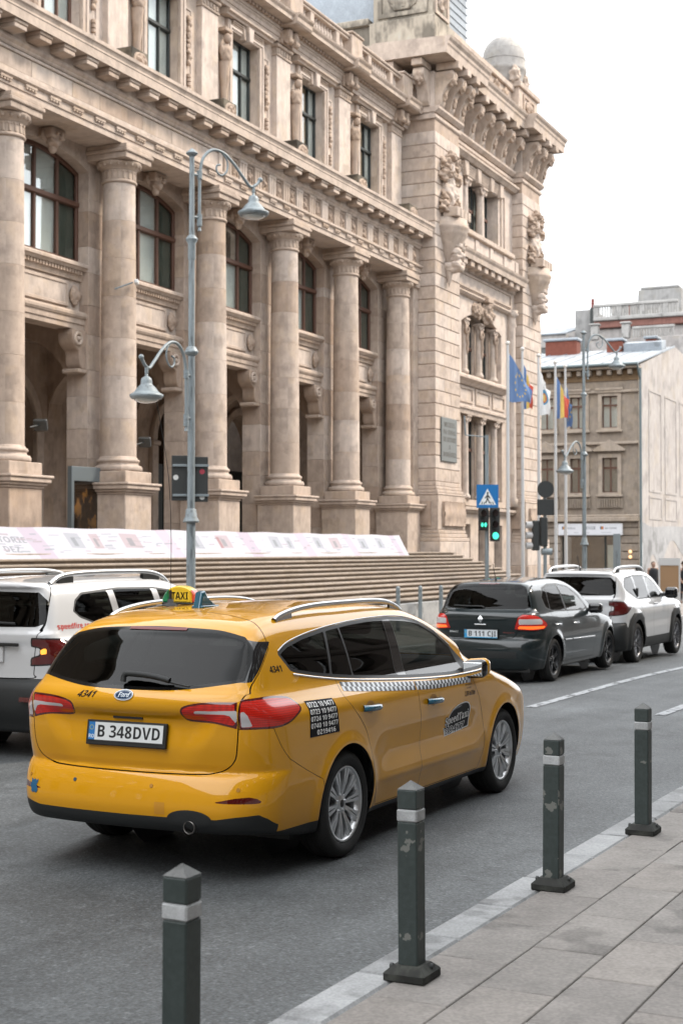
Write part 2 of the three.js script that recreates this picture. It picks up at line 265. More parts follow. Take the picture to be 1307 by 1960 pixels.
// regions: [{ name, g(x, y, z), gap, box: [x0, x1, y0, y1] }]; name null cuts a hole. Returns { name: Float32 soup }
function cutPanels(net, regions) {
  const out = {}; const { P, I } = net;
  const clip = (poly2, vals, lim) => { // split polygon by vals < lim
    const A = [], B = [], n = poly2.length, av = [], bv = [];
    for (let i = 0; i < n; i++) {
      const p = poly2[i], q = poly2[(i + 1) % n], a = vals[i] - lim, b = vals[(i + 1) % n] - lim;
      if (a < 0) { A.push(p); av.push(vals[i]); } else { B.push(p); bv.push(vals[i]); }
      if ((a < 0) !== (b < 0)) { const t = a / (a - b), r = [p[0] + (q[0] - p[0]) * t, p[1] + (q[1] - p[1]) * t, p[2] + (q[2] - p[2]) * t], v = vals[i] + (vals[(i + 1) % n] - vals[i]) * t; A.push(r); B.push(r); av.push(v); bv.push(v); }
    }
    return [A, av, B, bv];
  };
  const emit = (name, pl) => { if (name === null || pl.length < 3) return; const o = (out[name] ??= []); for (let i = 1; i < pl.length - 1; i++) o.push(...pl[0], ...pl[i], ...pl[i + 1]); };
  for (let t = 0; t < I.length; t += 3) {
    let pl = [0, 1, 2].map((q) => [P[I[t + q] * 3], P[I[t + q] * 3 + 1], P[I[t + q] * 3 + 2]]);
    if (pl.every((p) => p[2] < 0)) continue;
    if (pl.some((p) => p[2] < 0)) { const r = clip(pl, pl.map((p) => -p[2]), 0); pl = r[0]; }
    for (const R of regions) {
      if (pl.length < 3) break;
      if (R.box) { const [a, b, c, d] = R.box; const p = pl[0]; if (p[0] < a || p[0] > b || p[1] < c || p[1] > d) continue; }
      const v = pl.map((p) => R.g(p[0], p[1], p[2])), gap = R.gap || 0;
      if (v.every((q) => q >= gap)) continue;
      if (v.every((q) => q < -gap)) { emit(R.name, pl); pl = []; break; }
      const [A, av, B, bv] = clip(pl, v, -gap); emit(R.name, A);
      pl = B; if (gap && B.length > 2) { const r = clip(B, bv, gap); pl = r[2]; }
    }
    if (pl.length > 2) emit('body', pl);
  }
  return out;
}
function soupGeo(list, grad, push = 0, mirror = false, uvS2 = 1) {
  const n = list.length / 3, P = new Float32Array(list), N = new Float32Array(list.length), U = new Float32Array(n * 2), memo = new Map();
  for (let i = 0; i < n; i++) {
    const x = P[3 * i], y = P[3 * i + 1], z = P[3 * i + 2], key = Math.round(x * 1e5) + '_' + Math.round(y * 1e5) + '_' + Math.round(z * 1e5);
    let g = memo.get(key); if (!g) { g = grad(x, y, z); memo.set(key, g); }
    P[3 * i] = x + g[0] * push; P[3 * i + 1] = y + g[1] * push; P[3 * i + 2] = z + g[2] * push; N[3 * i] = g[0]; N[3 * i + 1] = g[1]; N[3 * i + 2] = g[2]; U[2 * i] = x * uvS2; U[2 * i + 1] = y * uvS2;
    if (mirror) { P[3 * i + 2] *= -1; N[3 * i + 2] *= -1; }
  }
  if (mirror) for (let i = 0; i < n; i += 3) for (const A of [P, N]) for (let q = 0; q < 3; q++) { const t = A[3 * (i + 1) + q]; A[3 * (i + 1) + q] = A[3 * (i + 2) + q]; A[3 * (i + 2) + q] = t; }
  const g = new THREE.BufferGeometry(); g.setAttribute('position', new THREE.BufferAttribute(P, 3)); g.setAttribute('normal', new THREE.BufferAttribute(N, 3)); g.setAttribute('uv', new THREE.BufferAttribute(U, 2)); return g;
}
// first hit of a line with the body, from outside (used to lay stickers and fittings on the skin)
function onSkin(F, o, d, far = 2.2) { let t = 0; const q = (t2) => F(o[0] + d[0] * t2, o[1] + d[1] * t2, o[2] + d[2] * t2); for (let i = 0; i < 400 && t < far; i++) { const f = q(t); if (f < 0.0002) { let a = Math.max(0, t - 0.03), b = t; for (let k = 0; k < 26; k++) { const m = (a + b) / 2; q(m) < 0 ? b = m : a = m; } t = b; break; } t += Math.max(0.001, f * 0.45); } return [o[0] + d[0] * t, o[1] + d[1] * t, o[2] + d[2] * t]; }
// sticker: a patch laid on the skin. corner(u, v) gives [a, b]; side: z from (x, y); rear: x from (z, y); top: y from (x, z)
function sticker(F, grad, how, corner, nu = 24, nv = 8, push = 0.0018) {
  const P = [], N = [], U = [], I = [];
  for (let j = 0; j <= nv; j++) for (let i = 0; i <= nu; i++) {
    const u = i / nu, v = j / nv, [a, b] = corner(u, v), s = how === 'left' ? -1 : 1;
    let p = how === 'rear' ? onSkin(F, [-1.6, b, a], [1, 0, 0]) : how === 'top' ? onSkin(F, [a, 2, b], [0, -1, 0]) : onSkin(F, [a, b, 1.4 * s], [0, 0, -s]);
    const g = grad(...p); P.push(p[0] + g[0] * push, p[1] + g[1] * push, p[2] + g[2] * push); N.push(g[0], g[1], g[2]); U.push(u, v);
    if (i < nu && j < nv) { const k = j * (nu + 1) + i; I.push(k, k + 1, k + nu + 2, k, k + nu + 2, k + nu + 1); }
  }
  const g = new THREE.BufferGeometry(); g.setAttribute('position', new THREE.Float32BufferAttribute(P, 3)); g.setAttribute('normal', new THREE.Float32BufferAttribute(N, 3)); g.setAttribute('uv', new THREE.Float32BufferAttribute(U, 2)); g.setIndex(I); return g;
}
const rect = (a0, a1, b0, b1) => (u, v) => [mix(a0, a1, u), mix(b0, b1, v)];
const quadc = (bl, br, tr, tl) => (u, v) => [mix(mix(bl[0], br[0], u), mix(tl[0], tr[0], u), v), mix(mix(bl[1], br[1], u), mix(tl[1], tr[1], u), v)];
// tube along the skin through side-view points
function skinTube(F, grad, pts, r, push, seg = 60, sgn = 1) { const c = pts.map(([x, y]) => { const p = onSkin(F, [x, y, 1.4], [0, 0, -1]), g = grad(...p); return [p[0] + g[0] * push, p[1] + g[1] * push, (p[2] + g[2] * push) * sgn]; }); return tube(c, r, seg, 6); }
// ---------- car materials and fittings ----------
const mBlack = M([0.012, 0.013, 0.013], 0.55), mGloss = MP([0.008, 0.008, 0.009], 0.12, { clearcoat: 0.6, clearcoatRoughness: 0.05 }), mTrim = M([0.02, 0.021, 0.022], 0.45), mPlastic = M([0.016, 0.018, 0.0185], 0.6, { bumpMap: rep(bSlab, 6), bumpScale: 0.0006 });
const mFrit = MP([0.006, 0.006, 0.006], 0.1, { specularIntensity: 0.45 });
const mChrome = M([0.75, 0.76, 0.77], 0.18, { metalness: 1 }), mAlu = M([0.62, 0.63, 0.64], 0.34, { metalness: 1 }), mDarkAlu = M([0.05, 0.052, 0.055], 0.4, { metalness: 0.7 }), mTyre = M([0.016, 0.016, 0.0155], 0.85, { bumpMap: rep(bSlab, 8), bumpScale: 0.0005 }), mDisc = M([0.22, 0.21, 0.20], 0.4, { metalness: 0.9 });
const mGlass = MP([0.34, 0.37, 0.36], 0.015, { transmission: 1, ior: 1.45, thickness: 0 }), mGlassTint = MP([0.07, 0.08, 0.078], 0.015, { transmission: 1, ior: 1.29, thickness: 0 });
const mInside = M([0.020, 0.020, 0.021], 0.9), mSeat = M([0.035, 0.035, 0.038], 0.9);
const mRed = MP([0.86, 0.022, 0.010], 0.2, { clearcoat: 0.7, clearcoatRoughness: 0.03 }), mRedDark = MP([0.10, 0.004, 0.004], 0.1, { clearcoat: 1, clearcoatRoughness: 0.03 }), mLens = MP([0.62, 0.60, 0.60], 0.12, { clearcoat: 1, clearcoatRoughness: 0.03 });
const mLit = MP([0.8, 0.08, 0.01], 0.2, { emissive: new THREE.Color(1.0, 0.13, 0.015), emissiveIntensity: 0.5, clearcoat: 1 }), mAmber = MP([0.8, 0.3, 0.02], 0.2, { emissive: new THREE.Color(1.0, 0.42, 0.06), emissiveIntensity: 0.45, clearcoat: 1 });
const tRedStripe = dataTex(256, (u, v) => { const k = 0.86 + 0.08 * Math.sin(v * Math.PI * 2 * 16) + 0.05 * Math.sin(u * Math.PI * 2 * 24); return [k, k, k]; });
mRed.map = rep(tRedStripe, 5); mRed.needsUpdate = true;
const mSticker = (tex, rough = 0.6) => MP([1.2, 1.2, 1.2], rough, { map: tex, transparent: true, specularIntensity: 0.35 });
function wheelParts(R, rimR, width, style, rimMat) { // axis z, outer face at z = 0, body towards -z
  const w = width, t = lathe([[rimR + 0.004, -0.022], [rimR + 0.016, -0.004], [rimR + 0.045, 0.004], [R - 0.035, 0.001], [R - 0.012, -0.014], [R - 0.002, -0.035], [R, -w * 0.5], [R - 0.002, -w + 0.035], [R - 0.03, -w], [rimR, -w + 0.01]], 56).rotateX(Math.PI / 2);
  const grooves = []; for (const q of [0.3, 0.5, 0.7]) grooves.push(new THREE.TorusGeometry(R - 0.0005, 0.004, 4, 56).translate(0, 0, -w * q));
  const rim = lathe([[rimR - 0.034, -0.155], [rimR - 0.030, -0.05], [rimR - 0.012, -0.026], [rimR - 0.008, -0.013], [rimR + 0.004, -0.010], [rimR + 0.007, -0.014], [rimR + 0.007, -0.03]], 56).rotateX(Math.PI / 2);
  const back = new THREE.CircleGeometry(rimR - 0.03, 40).translate(0, 0, -0.15);
  const sp = [], blade = (ang, r0, r1, w0, w1, z0, z1, th) => {
    const P = []; const c = Math.cos(ang), s = Math.sin(ang), pt = (r, q, z) => [r * c - q * s, r * s + q * c, z];
    const A = [pt(r0, -w0, z0 - th), pt(r0, -w0 * 0.75, z0), pt(r0, w0 * 0.75, z0), pt(r0, w0, z0 - th)], rm = (r0 + r1) / 2, wm = (w0 + w1) * 0.44, zm = (z0 + z1) / 2 + 0.006, B = [pt(rm, -wm, zm - th), pt(rm, -wm * 0.75, zm), pt(rm, wm * 0.75, zm), pt(rm, wm, zm - th)], C = [pt(r1, -w1, z1 - th), pt(r1, -w1 * 0.8, z1), pt(r1, w1 * 0.8, z1), pt(r1, w1, z1 - th)];
    for (const [X, Y] of [[A, B], [B, C]]) for (let i = 0; i < 4; i++) { const j = (i + 1) % 4; P.push(...X[i], ...X[j], ...Y[j], ...X[i], ...Y[j], ...Y[i]); }
    const g = new THREE.BufferGeometry(); g.setAttribute('position', new THREE.Float32BufferAttribute(P, 3)); g.computeVertexNormals(); sp.push(g);
  };
  const T = Math.PI * 2;
  if (style === 'multi') for (let k = 0; k < 10; k++) { const a = k / 10 * T; for (const e of [-1, 1]) blade(a + e * 0.085, 0.05, rimR - 0.008, 0.0085, 0.0165, -0.040, -0.020, 0.026); }
  else if (style === 'five') for (let k = 0; k < 5; k++) { const a = k / 5 * T + 0.3; for (const e of [-1, 1]) blade(a + e * 0.13, 0.05, rimR - 0.008, 0.016, 0.013, -0.045, -0.025, 0.03); }
  else for (let k = 0; k < 5; k++) { const a = k / 5 * T + 0.2; blade(a, 0.05, rimR - 0.008, 0.022, 0.034, -0.04, -0.022, 0.035); for (const e of [-1, 1]) blade(a + e * 0.3, 0.13, rimR - 0.008, 0.010, 0.012, -0.034, -0.02, 0.03); }
  const hub = [lathe([[0.0, -0.034], [0.03, -0.034], [0.033, -0.038], [0.06, -0.040], [0.066, -0.048], [0.066, -0.09]], 32).rotateX(Math.PI / 2)], nuts = [];
  for (let k = 0; k < 5; k++) { const a = k / 5 * T + 0.15; nuts.push(cyl(0.008, 0.007, 0, 0.014, 6).rotateX(Math.PI / 2).translate(Math.cos(a) * 0.050, Math.sin(a) * 0.050, -0.046)); }
  return { t: merge([t, ...grooves]), rim: merge([rim, ...sp, ...hub]), back, disc: cyl(0.15, 0.15, 0, 0.02, 32).rotateX(Math.PI / 2).translate(0, 0, -0.12), cap: lathe([[0, -0.030], [0.022, -0.031], [0.025, -0.036]], 24).rotateX(Math.PI / 2), nuts: merge(nuts) };
}
function addWheel(parent, parts, x, y, z, spin, rimMat) {
  const w = new THREE.Group(); w.name = 'wheel'; w.position.set(x, y, z); if (z < 0) w.rotation.y = Math.PI; parent.add(w);
  const inner = (n, g, m) => { const o = mesh(n, g, m, w); o.rotation.z = spin; };
  inner('tyre', parts.t, mTyre); inner('rim', parts.rim, rimMat); inner('wheel_back', parts.back, mBlack); inner('brake_disc', parts.disc, mDisc); inner('hub_cap', parts.cap, mTrim); inner('wheel_nuts', parts.nuts, mChrome);
}
// meshes for all panels; centre panels join both halves
function assemble(root, F, net, soups, mats, centre, linerSkip) {
  const { grad } = net, made = {};
  for (const [k, s] of Object.entries(soups)) {
    const [name, mat, label, up] = mats[k] || [k, mBlack]; const a = soupGeo(s, grad), b = soupGeo(s, grad, 0, true);
    if (centre.includes(k)) made[k] = [mesh(name, [a, b], mat, root)]; else made[k] = [mesh(name, a, mat, root), mesh(name, b, mat, root)];
    if (label) for (const m of made[k]) m.userData.label = label;
  }
  const inner = []; for (const [k, s] of Object.entries(soups)) if (!linerSkip.includes(k)) { inner.push(soupGeo(s, grad, -0.014), soupGeo(s, grad, -0.014, true)); }
  mesh('inner_lining', inner, mInside, root);
  return made;
}
function cabin(root, { x0, x1, floor, seatRows, dash, wheelX, halfW = 0.62 }) { // floor tub, seats, dashboard
  mesh('cabin_floor', [BX(x0, x1, floor, floor + 0.05, -halfW - 0.12, halfW + 0.12), BX(x0, x0 + 0.03, floor, floor + 0.25, -halfW, halfW)], mInside, root);
  for (const [sx, zs, h] of seatRows) for (const z of zs) {
    const wd = Math.abs(zs.length > 1 ? 0.25 : 0.55);
    const b = new RoundedBoxGeometry(0.13, h, wd * 2, 3, 0.05); b.rotateZ(0.22).translate(sx, floor + 0.32 + h / 2, z);
    const c = new RoundedBoxGeometry(0.5, 0.16, wd * 2, 3, 0.05).translate(sx + 0.28, floor + 0.28, z); const seat = mesh('seat', [b, c], mSeat, root);
    for (const hz of zs.length > 1 ? [0] : [-0.33, 0.33]) mesh('headrest', [new RoundedBoxGeometry(0.09, 0.17, 0.26, 3, 0.04).translate(sx - 0.13 * (h / 0.6) - 0.01, floor + 0.44 + h, z + hz)], mSeat, seat);
  }
  mesh('dashboard', [new RoundedBoxGeometry(0.5, 0.28, halfW * 2 + 0.1, 3, 0.08).translate(dash, floor + 0.62, 0)], mSeat, root);
  mesh('steering_wheel', [new THREE.TorusGeometry(0.18, 0.016, 8, 28).rotateY(Math.PI / 2).rotateZ(0.4).translate(wheelX, floor + 0.68, -0.36)], mBlack, root);
}
function plateTex(txt, ro, bg = '#e9ecec', band = '#2a7cc0') { return canvasTex(512, 112, (c, w, h) => { c.fillStyle = bg; c.fillRect(0, 0, w, h); c.fillStyle = band; c.fillRect(0, 0, 46, h); c.fillStyle = '#f0f4f6'; c.font = 'bold 30px sans-serif'; c.textAlign = 'center'; if (ro) c.fillText('RO', 24, 98); c.fillStyle = '#e8d23c'; for (let k = 0; k < 12; k++) { const a = k / 12 * Math.PI * 2; c.fillRect(21 + Math.cos(a) * 13, 34 + Math.sin(a) * 13, 4, 4); } c.strokeStyle = '#222'; c.lineWidth = 3; c.strokeRect(2, 2, w - 4, h - 4); c.fillStyle = '#15171a'; c.font = 'bold 98px sans-serif'; c.textAlign = 'left'; c.save(); c.translate(58, 91); const m = c.measureText(txt).width; c.scale(436 / m, 1); c.fillText(txt, 0, 0); c.restore(); }); }
// ---------- the yellow taxi (x forward from the rear axle, y up, z to its right) ----------
const TAXI = (() => {
  const wp = spl([[-1.2, 0.79], [-0.9, 0.852], [-0.6, 0.882], [-0.2, 0.903], [0.3, 0.910], [1.3, 0.911], [2.4, 0.910], [2.9, 0.900], [3.2, 0.872], [3.45, 0.80], [3.7, 0.66]]);
  const secW = spl([[0.1, -0.10], [0.22, -0.052], [0.30, -0.034], [0.37, -0.016], [0.415, -0.003], [0.45, -0.004], [0.55, -0.013], [0.63, -0.011], [0.72, -0.004], [0.80, -0.001], [0.88, -0.003], [0.925, -0.010], [0.965, -0.034], [1.01, -0.072], [1.05, -0.103], [1.09, -0.122], [1.2, -0.163], [1.3, -0.208], [1.38, -0.250], [1.5, -0.33]]);
  const secP = spl([[0.1, -0.10], [0.22, -0.050], [0.30, -0.026], [0.42, -0.008], [0.55, 0], [0.72, 0.0], [0.80, -0.001], [0.88, -0.003], [0.925, -0.010], [0.965, -0.034], [1.01, -0.072], [1.05, -0.103], [1.09, -0.122], [1.2, -0.163], [1.3, -0.208], [1.38, -0.250], [1.5, -0.33]]);
  const top = spl([[-1.3, 1.335], [-0.9, 1.400], [-0.72, 1.428], [-0.4, 1.486], [-0.14, 1.505], [0.3, 1.516], [0.8, 1.515], [1.2, 1.498], [1.5, 1.460], [1.75, 1.392], [2.0, 1.288], [2.3, 1.142], [2.5, 1.040], [2.65, 1.0], [2.9, 0.955], [3.2, 0.89], [3.45, 0.80], [3.62, 0.66], [3.7, 0.5]]);
  const crown = spl([[-1, 0.11], [0, 0.095], [1.4, 0.085], [2.0, 0.07], [2.6, 0.10], [3.4, 0.18]]);
  const rearA = spl([[0.1, -0.90], [0.21, -0.975], [0.27, -1.03], [0.32, -1.068], [0.36, -1.082], [0.42, -1.090], [0.50, -1.080], [0.55, -1.064], [0.585, -1.046], [0.603, -1.026], [0.615, -1.012], [0.66, -1.020], [0.74, -1.026], [0.80, -1.018], [0.86, -1.008], [0.90, -1.012], [0.925, -1.034], [0.95, -1.052], [0.985, -1.058], [1.02, -1.050], [1.05, -1.025], [1.075, -0.992], [1.10, -0.965], [1.2, -0.880], [1.3, -0.796], [1.38, -0.730], [1.42, -0.690], [1.5, -0.60]]);
  const rearB = spl([[0.1, -0.90], [0.21, -0.975], [0.27, -1.03], [0.32, -1.068], [0.36, -1.082], [0.42, -1.090], [0.50, -1.080], [0.55, -1.064], [0.585, -1.046], [0.603, -1.026], [0.615, -1.012], [0.66, -1.024], [0.74, -1.040], [0.80, -1.045], [0.86, -1.046], [0.90, -1.049], [0.925, -1.054], [0.95, -1.057], [0.985, -1.058], [1.02, -1.050], [1.05, -1.025], [1.075, -0.992], [1.10, -0.965], [1.2, -0.880], [1.3, -0.796], [1.38, -0.730], [1.42, -0.690], [1.5, -0.60]]);
  const frontX = spl([[0.1, 3.45], [0.3, 3.60], [0.5, 3.63], [0.7, 3.60], [0.85, 3.5], [1.5, 3.0]]);
  const kc = spl([[0.2, 0.20], [0.6, 0.20], [0.9, 0.16], [1.05, 0.11], [1.2, 0.075], [1.4, 0.07]]);
  return (x, y, z) => {
    const a = Math.abs(z), dw = sst(0.3, 0.6, x) * (1 - sst(2.0, 2.35, x));
    let W = wp(x) + (dw > 0 ? mix(secP(y), secW(y), dw) : secP(y));
    if (y < 0.8) { for (const ax of [0, 2.7]) { const d = Math.hypot(x - ax, y - 0.33); if (d < 0.5) W += 0.012 * Math.exp(-(((d - 0.36) / 0.05) ** 2)); } }
    if (x > 2.1 && y > 0.95) W -= 0.10 * sst(2.0, 2.5, x) * sst(0.95, 1.1, y);
    const wR = sst(0.36 + (y - 0.75) * 0.6, 0.53 + (y - 0.75) * 0.6, a), pl = 0.10 * z * z + 0.20 * a ** 6;
    const R = mix(rearA(y), rearB(y), wR) + pl;
    const f1 = smax(a - W, R - x, kc(y)), f2 = smax(f1, (y - (top(x) - crown(x) * z * z)) * 0.9, 0.09);
    return smax(smax(f2, x - (frontX(y) - 0.16 * z * z - 0.2 * a ** 6), 0.18), 0.2 + 0.075 * sst(-0.35, -0.95, x) - y, 0.03);
  };
})();
const MBF = MP([0.012, 0.115, 0.19], 0.22, { clearcoat: 1, clearcoatRoughness: 0.06 }); const mBlueFilm = () => MBF;
const taxiNet = surfaceNet(TAXI, [-1.16, 3.72], [0.16, 1.54], 0.96, 0.0135);
{
  const F = TAXI, G = taxiNet.grad;
  const DLO = [[-0.53, 1.256], [-0.47, 1.280], [-0.40, 1.302], [-0.2, 1.338], [0.11, 1.371], [0.475, 1.393], [0.8, 1.403], [1.1, 1.404], [1.35, 1.392], [1.55, 1.355], [1.75, 1.275], [1.93, 1.165], [2.10, 1.030], [2.13, 0.985], [1.9, 0.972], [1.67, 0.974], [1.35, 0.985], [1.047, 1.0], [0.67, 1.024], [0.30, 1.052], [0.04, 1.076], [-0.21, 1.106], [-0.40, 1.136], [-0.45, 1.150]];
  const dlo = poly(DLO), line = (x0, y0, x1, y1) => { const l = Math.hypot(x1 - x0, y1 - y0), nx = (y1 - y0) / l, ny = -(x1 - x0) / l; return (x, y) => (x - x0) * nx + (y - y0) * ny; }; // negative to the left of an upward line
  const d1 = line(-0.004, 1.085, 0.121, 1.362), d2 = line(0.277, 1.064, 0.323, 1.369), b1 = line(0.883, 1.012, 1.004, 1.393), b2 = line(1.018, 0.999, 1.119, 1.388), ap = line(1.98, 0.97, 1.90, 1.20);
  const dg = (x, y) => dlo(x, y) + 0.020;
  const side = [-9, 9, 0.9, 1.45];
  const lightOut = poly(curveOutline([[-0.533, 0.948], [-0.555, 0.990], [-0.615, 1.021], [-0.837, 1.033], [-1.12, 1.012, 1], [-1.12, 0.866, 1], [-0.836, 0.861], [-0.70, 0.876], [-0.60, 0.912]], 6));
  const lightIn = poly(curveOutline([[0.699, 1.013, 1], [0.60, 1.012], [0.49, 1.005], [0.40, 0.987], [0.366, 0.962], [0.374, 0.912], [0.42, 0.894], [0.56, 0.891], [0.64, 0.878], [0.699, 0.864, 1]], 6));
  const whiteIn = poly([[0.445, 0.958], [0.699, 0.966], [0.699, 0.884], [0.684, 0.905], [0.662, 0.936], [0.63, 0.944], [0.45, 0.941]]), whiteOut = poly([[0.717, 0.963], [0.735, 0.958], [0.752, 0.935], [0.770, 0.876], [0.717, 0.874]]);
  const rg = poly(curveOutline([[-0.3, 1.060], [0, 1.0585], [0.32, 1.066], [0.61, 1.104], [0.684, 1.120, 1], [0.676, 1.228], [0.648, 1.300], [0.585, 1.356, 1], [0.45, 1.384], [0.32, 1.396], [0, 1.406], [-0.3, 1.40]], 6));
  const xh = spl([[1.0, -0.925], [1.05, -0.895], [1.10, -0.850], [1.22, -0.690], [1.33, -0.535], [1.38, -0.475], [1.42, -0.435], [1.46, -0.42], [1.6, -0.41]]);
  const hatch = poly(curveOutline([[-0.5, 0.598, 1], [0, 0.598], [0.25, 0.599], [0.45, 0.603], [0.541, 0.610], [0.62, 0.634], [0.672, 0.680], [0.692, 0.74], [0.702, 0.853], [0.712, 1.01], [0.722, 1.063], [0.720, 1.10], [0.712, 1.20], [0.690, 1.28], [0.655, 1.345], [0.60, 1.40], [0.56, 1.44], [0.56, 1.6, 1], [-0.5, 1.6, 1]], 5));
  const valance = poly([[-0.5, 0], [-0.5, 0.362], [0.60, 0.366], [0.70, 0.382], [0.800, 0.390], [0.826, 0.362], [0.845, 0.318], [1.0, 0.296], [1.0, 0]]);
  const refl = poly([[0.575, 0.459], [0.64, 0.474], [0.70, 0.486], [0.765, 0.491], [0.795, 0.480], [0.822, 0.452]]);
  const bumper = poly(curveOutline([[-1.3, 0.862, 1], [-0.823, 0.862, 1], [-0.76, 0.751], [-0.690, 0.678, 1], [-0.524, 0.599], [-0.34, 0.520, 1], [-0.2, 0.1, 1], [-1.3, 0.1, 1]], 5));
  const rdoor = poly(curveOutline([[0.03, 1.14, 1], [0.028, 1.05], [0.005, 0.965], [0.06, 0.900], [0.156, 0.821], [0.242, 0.732], [0.305, 0.595], [0.352, 0.427], [0.44, 0.249, 1], [1.108, 0.249, 1], [1.110, 0.357], [1.084, 0.535], [1.094, 0.709], [1.046, 0.888], [1.042, 1.06, 1]], 5));
  const fdoor = poly(curveOutline([[1.042, 1.06, 1], [1.046, 0.888], [1.094, 0.709], [1.084, 0.535], [1.110, 0.357], [1.108, 0.249, 1], [2.20, 0.249, 1], [2.262, 0.40], [2.253, 0.513], [2.166, 0.752], [2.075, 0.868], [2.03, 0.95], [2.06, 1.02, 1]], 5));
  const wing = poly([[2.0, 0.2], [2.0, 0.99], [2.4, 0.985], [2.9, 0.93], [3.2, 0.86], [3.35, 0.70], [3.3, 0.2]]);
  const ws = poly([[-0.3, 1.06], [0.70, 1.06], [0.60, 1.38], [0.3, 1.425], [-0.3, 1.435]]);
  const hl = poly([[3.02, 0.815], [3.2, 0.845], [3.45, 0.80], [3.6, 0.74], [3.6, 0.64], [3.42, 0.67], [3.2, 0.735]]);
  const regs = [
    { name: null, g: (x, y, z) => Math.max(Math.min(Math.hypot(x, y - 0.335) - 0.352, Math.hypot(x - 2.7, y - 0.335) - 0.352), 0.55 - z), box: [-0.45, 3.2, 0, 0.75] },
    { name: 'quarter_glass', g: (x, y) => Math.max(dg(x, y), d1(x, y) + 0.012), box: side },
    { name: 'fixed_glass', g: (x, y) => Math.max(dg(x, y), 0.014 - d1(x, y), d2(x, y) + 0.010), box: side },
    { name: 'rear_door_glass', g: (x, y) => Math.max(dg(x, y), 0.010 - d2(x, y), b1(x, y) + 0.004), box: side },
    { name: 'front_door_glass', g: (x, y) => Math.max(dg(x, y), 0.004 - b2(x, y), ap(x, y)), box: side },
    { name: 'b_pillar', g: (x, y) => Math.max(dg(x, y), -b1(x, y), b2(x, y)), box: side },
    { name: 'window_trim', g: (x, y) => dlo(x, y), box: side },
    { name: 'reverse_lens', g: (x, y, z) => Math.max(whiteOut(z, y), x + 0.86), box: [-1.2, -0.8, 0.8, 1.1] },
    { name: 'light_outer', g: (x, y, z) => Math.max(lightOut(x, y) + 0.012, 0.716 - z), gap: 0, box: [-1.2, -0.45, 0.8, 1.1] },
    { name: 'light_border', g: (x, y, z) => Math.max(lightOut(x, y), 0.709 - z), box: [-1.2, -0.45, 0.8, 1.1] },
    { name: 'reverse_lens_in', g: (x, y, z) => Math.max(whiteIn(z, y), x + 0.85), box: [-1.2, -0.8, 0.8, 1.1] },
    { name: 'light_inner', g: (x, y, z) => Math.max(lightIn(z, y) + 0.012, x + 0.85), box: [-1.2, -0.8, 0.8, 1.1] },
    { name: 'light_border_in', g: (x, y, z) => Math.max(lightIn(z, y), x + 0.85), box: [-1.2, -0.8, 0.8, 1.1] },
    { name: 'rear_glass', g: (x, y, z) => Math.max(rg(z, y) + 0.018, x + 0.5), box: [-1.2, -0.4, 1.0, 1.45] },
    { name: 'glass_border', g: (x, y, z) => Math.max(rg(z, y), x + 0.5), box: [-1.2, -0.4, 1.0, 1.45] },
    { name: 'spoiler_side', g: (x, y, z) => Math.max(x - xh(y) + 0.010, 1.112 - y, y - 1.342 + (z - 0.6) * 0.25, 0.55 - z, x + 0.4), box: [-1.2, -0.35, 1.0, 1.45] },
    { name: 'tailgate', g: (x, y, z) => Math.max(y > 1.05 ? (x - xh(y)) * 0.8 : hatch(z, y), x + 0.41 + 0.4 * z * z), gap: 0.0032, box: [-1.3, 0, 0.5, 1.6] },
    { name: 'reflector', g: (x, y, z) => Math.max(refl(z, y), x + 0.7), box: [-1.3, -0.6, 0.4, 0.6] },
    { name: 'valance', g: (x, y, z) => Math.min(Math.max(valance(z, y), x + 0.765), Math.max(y - 0.278, x + 0.3)), box: [-1.3, -0.25, 0.1, 0.5] },
    { name: 'bumper', g: (x, y) => bumper(x, y), gap: 0.0018, box: [-1.3, -0.1, 0, 0.95] },
    { name: 'sill', g: (x, y) => Math.max(y - 0.242, 0.30 - x, x - 2.42), gap: 0, box: [0.2, 2.5, 0, 0.3] },
    { name: 'rear_door', g: (x, y) => rdoor(x, y), gap: 0.0022, box: [-0.1, 1.2, 0.2, 1.2] },
    { name: 'front_door', g: (x, y) => fdoor(x, y), gap: 0.0022, box: [1.0, 2.3, 0.2, 1.1] },
    { name: 'headlight', g: (x, y, z) => Math.max(hl(x, y), 0.4 - z), box: [2.9, 3.8, 0.6, 0.9] },
    { name: 'windscreen', g: (x, y, z) => Math.max(ws(z, y), 1.42 - x), box: [1.4, 2.7, 1.0, 1.5] },
    { name: 'front_wing', g: (x, y, z) => Math.max(wing(x, y), 0.6 - z), gap: 0.0022, box: [1.9, 3.5, 0.15, 1.0] },
  ];
  const soups = cutPanels(taxiNet, regs);
  const paint = MP([0.82, 0.385, 0.009], 0.4, { specularIntensity: 0.12, clearcoat: 1, clearcoatRoughness: 0.025, map: rep(dataTex(256, (u, v) => { const k = 0.97 + 0.05 * (fbm(u, v, 8, 5, 131) - 0.5); return [k, k, k * 0.98]; }), 0.6) });
  const paintBumper = MP([0.80, 0.372, 0.009], 0.4, { specularIntensity: 0.12, clearcoat: 1, clearcoatRoughness: 0.03 });
  const t = thing('taxi', 'yellow estate taxi with chequered stripe and blue door handles in the foreground', 'taxi', [8.28, 0, -4.613], PHI - 0.463);
  const glass = (n) => [n, mGlassTint];
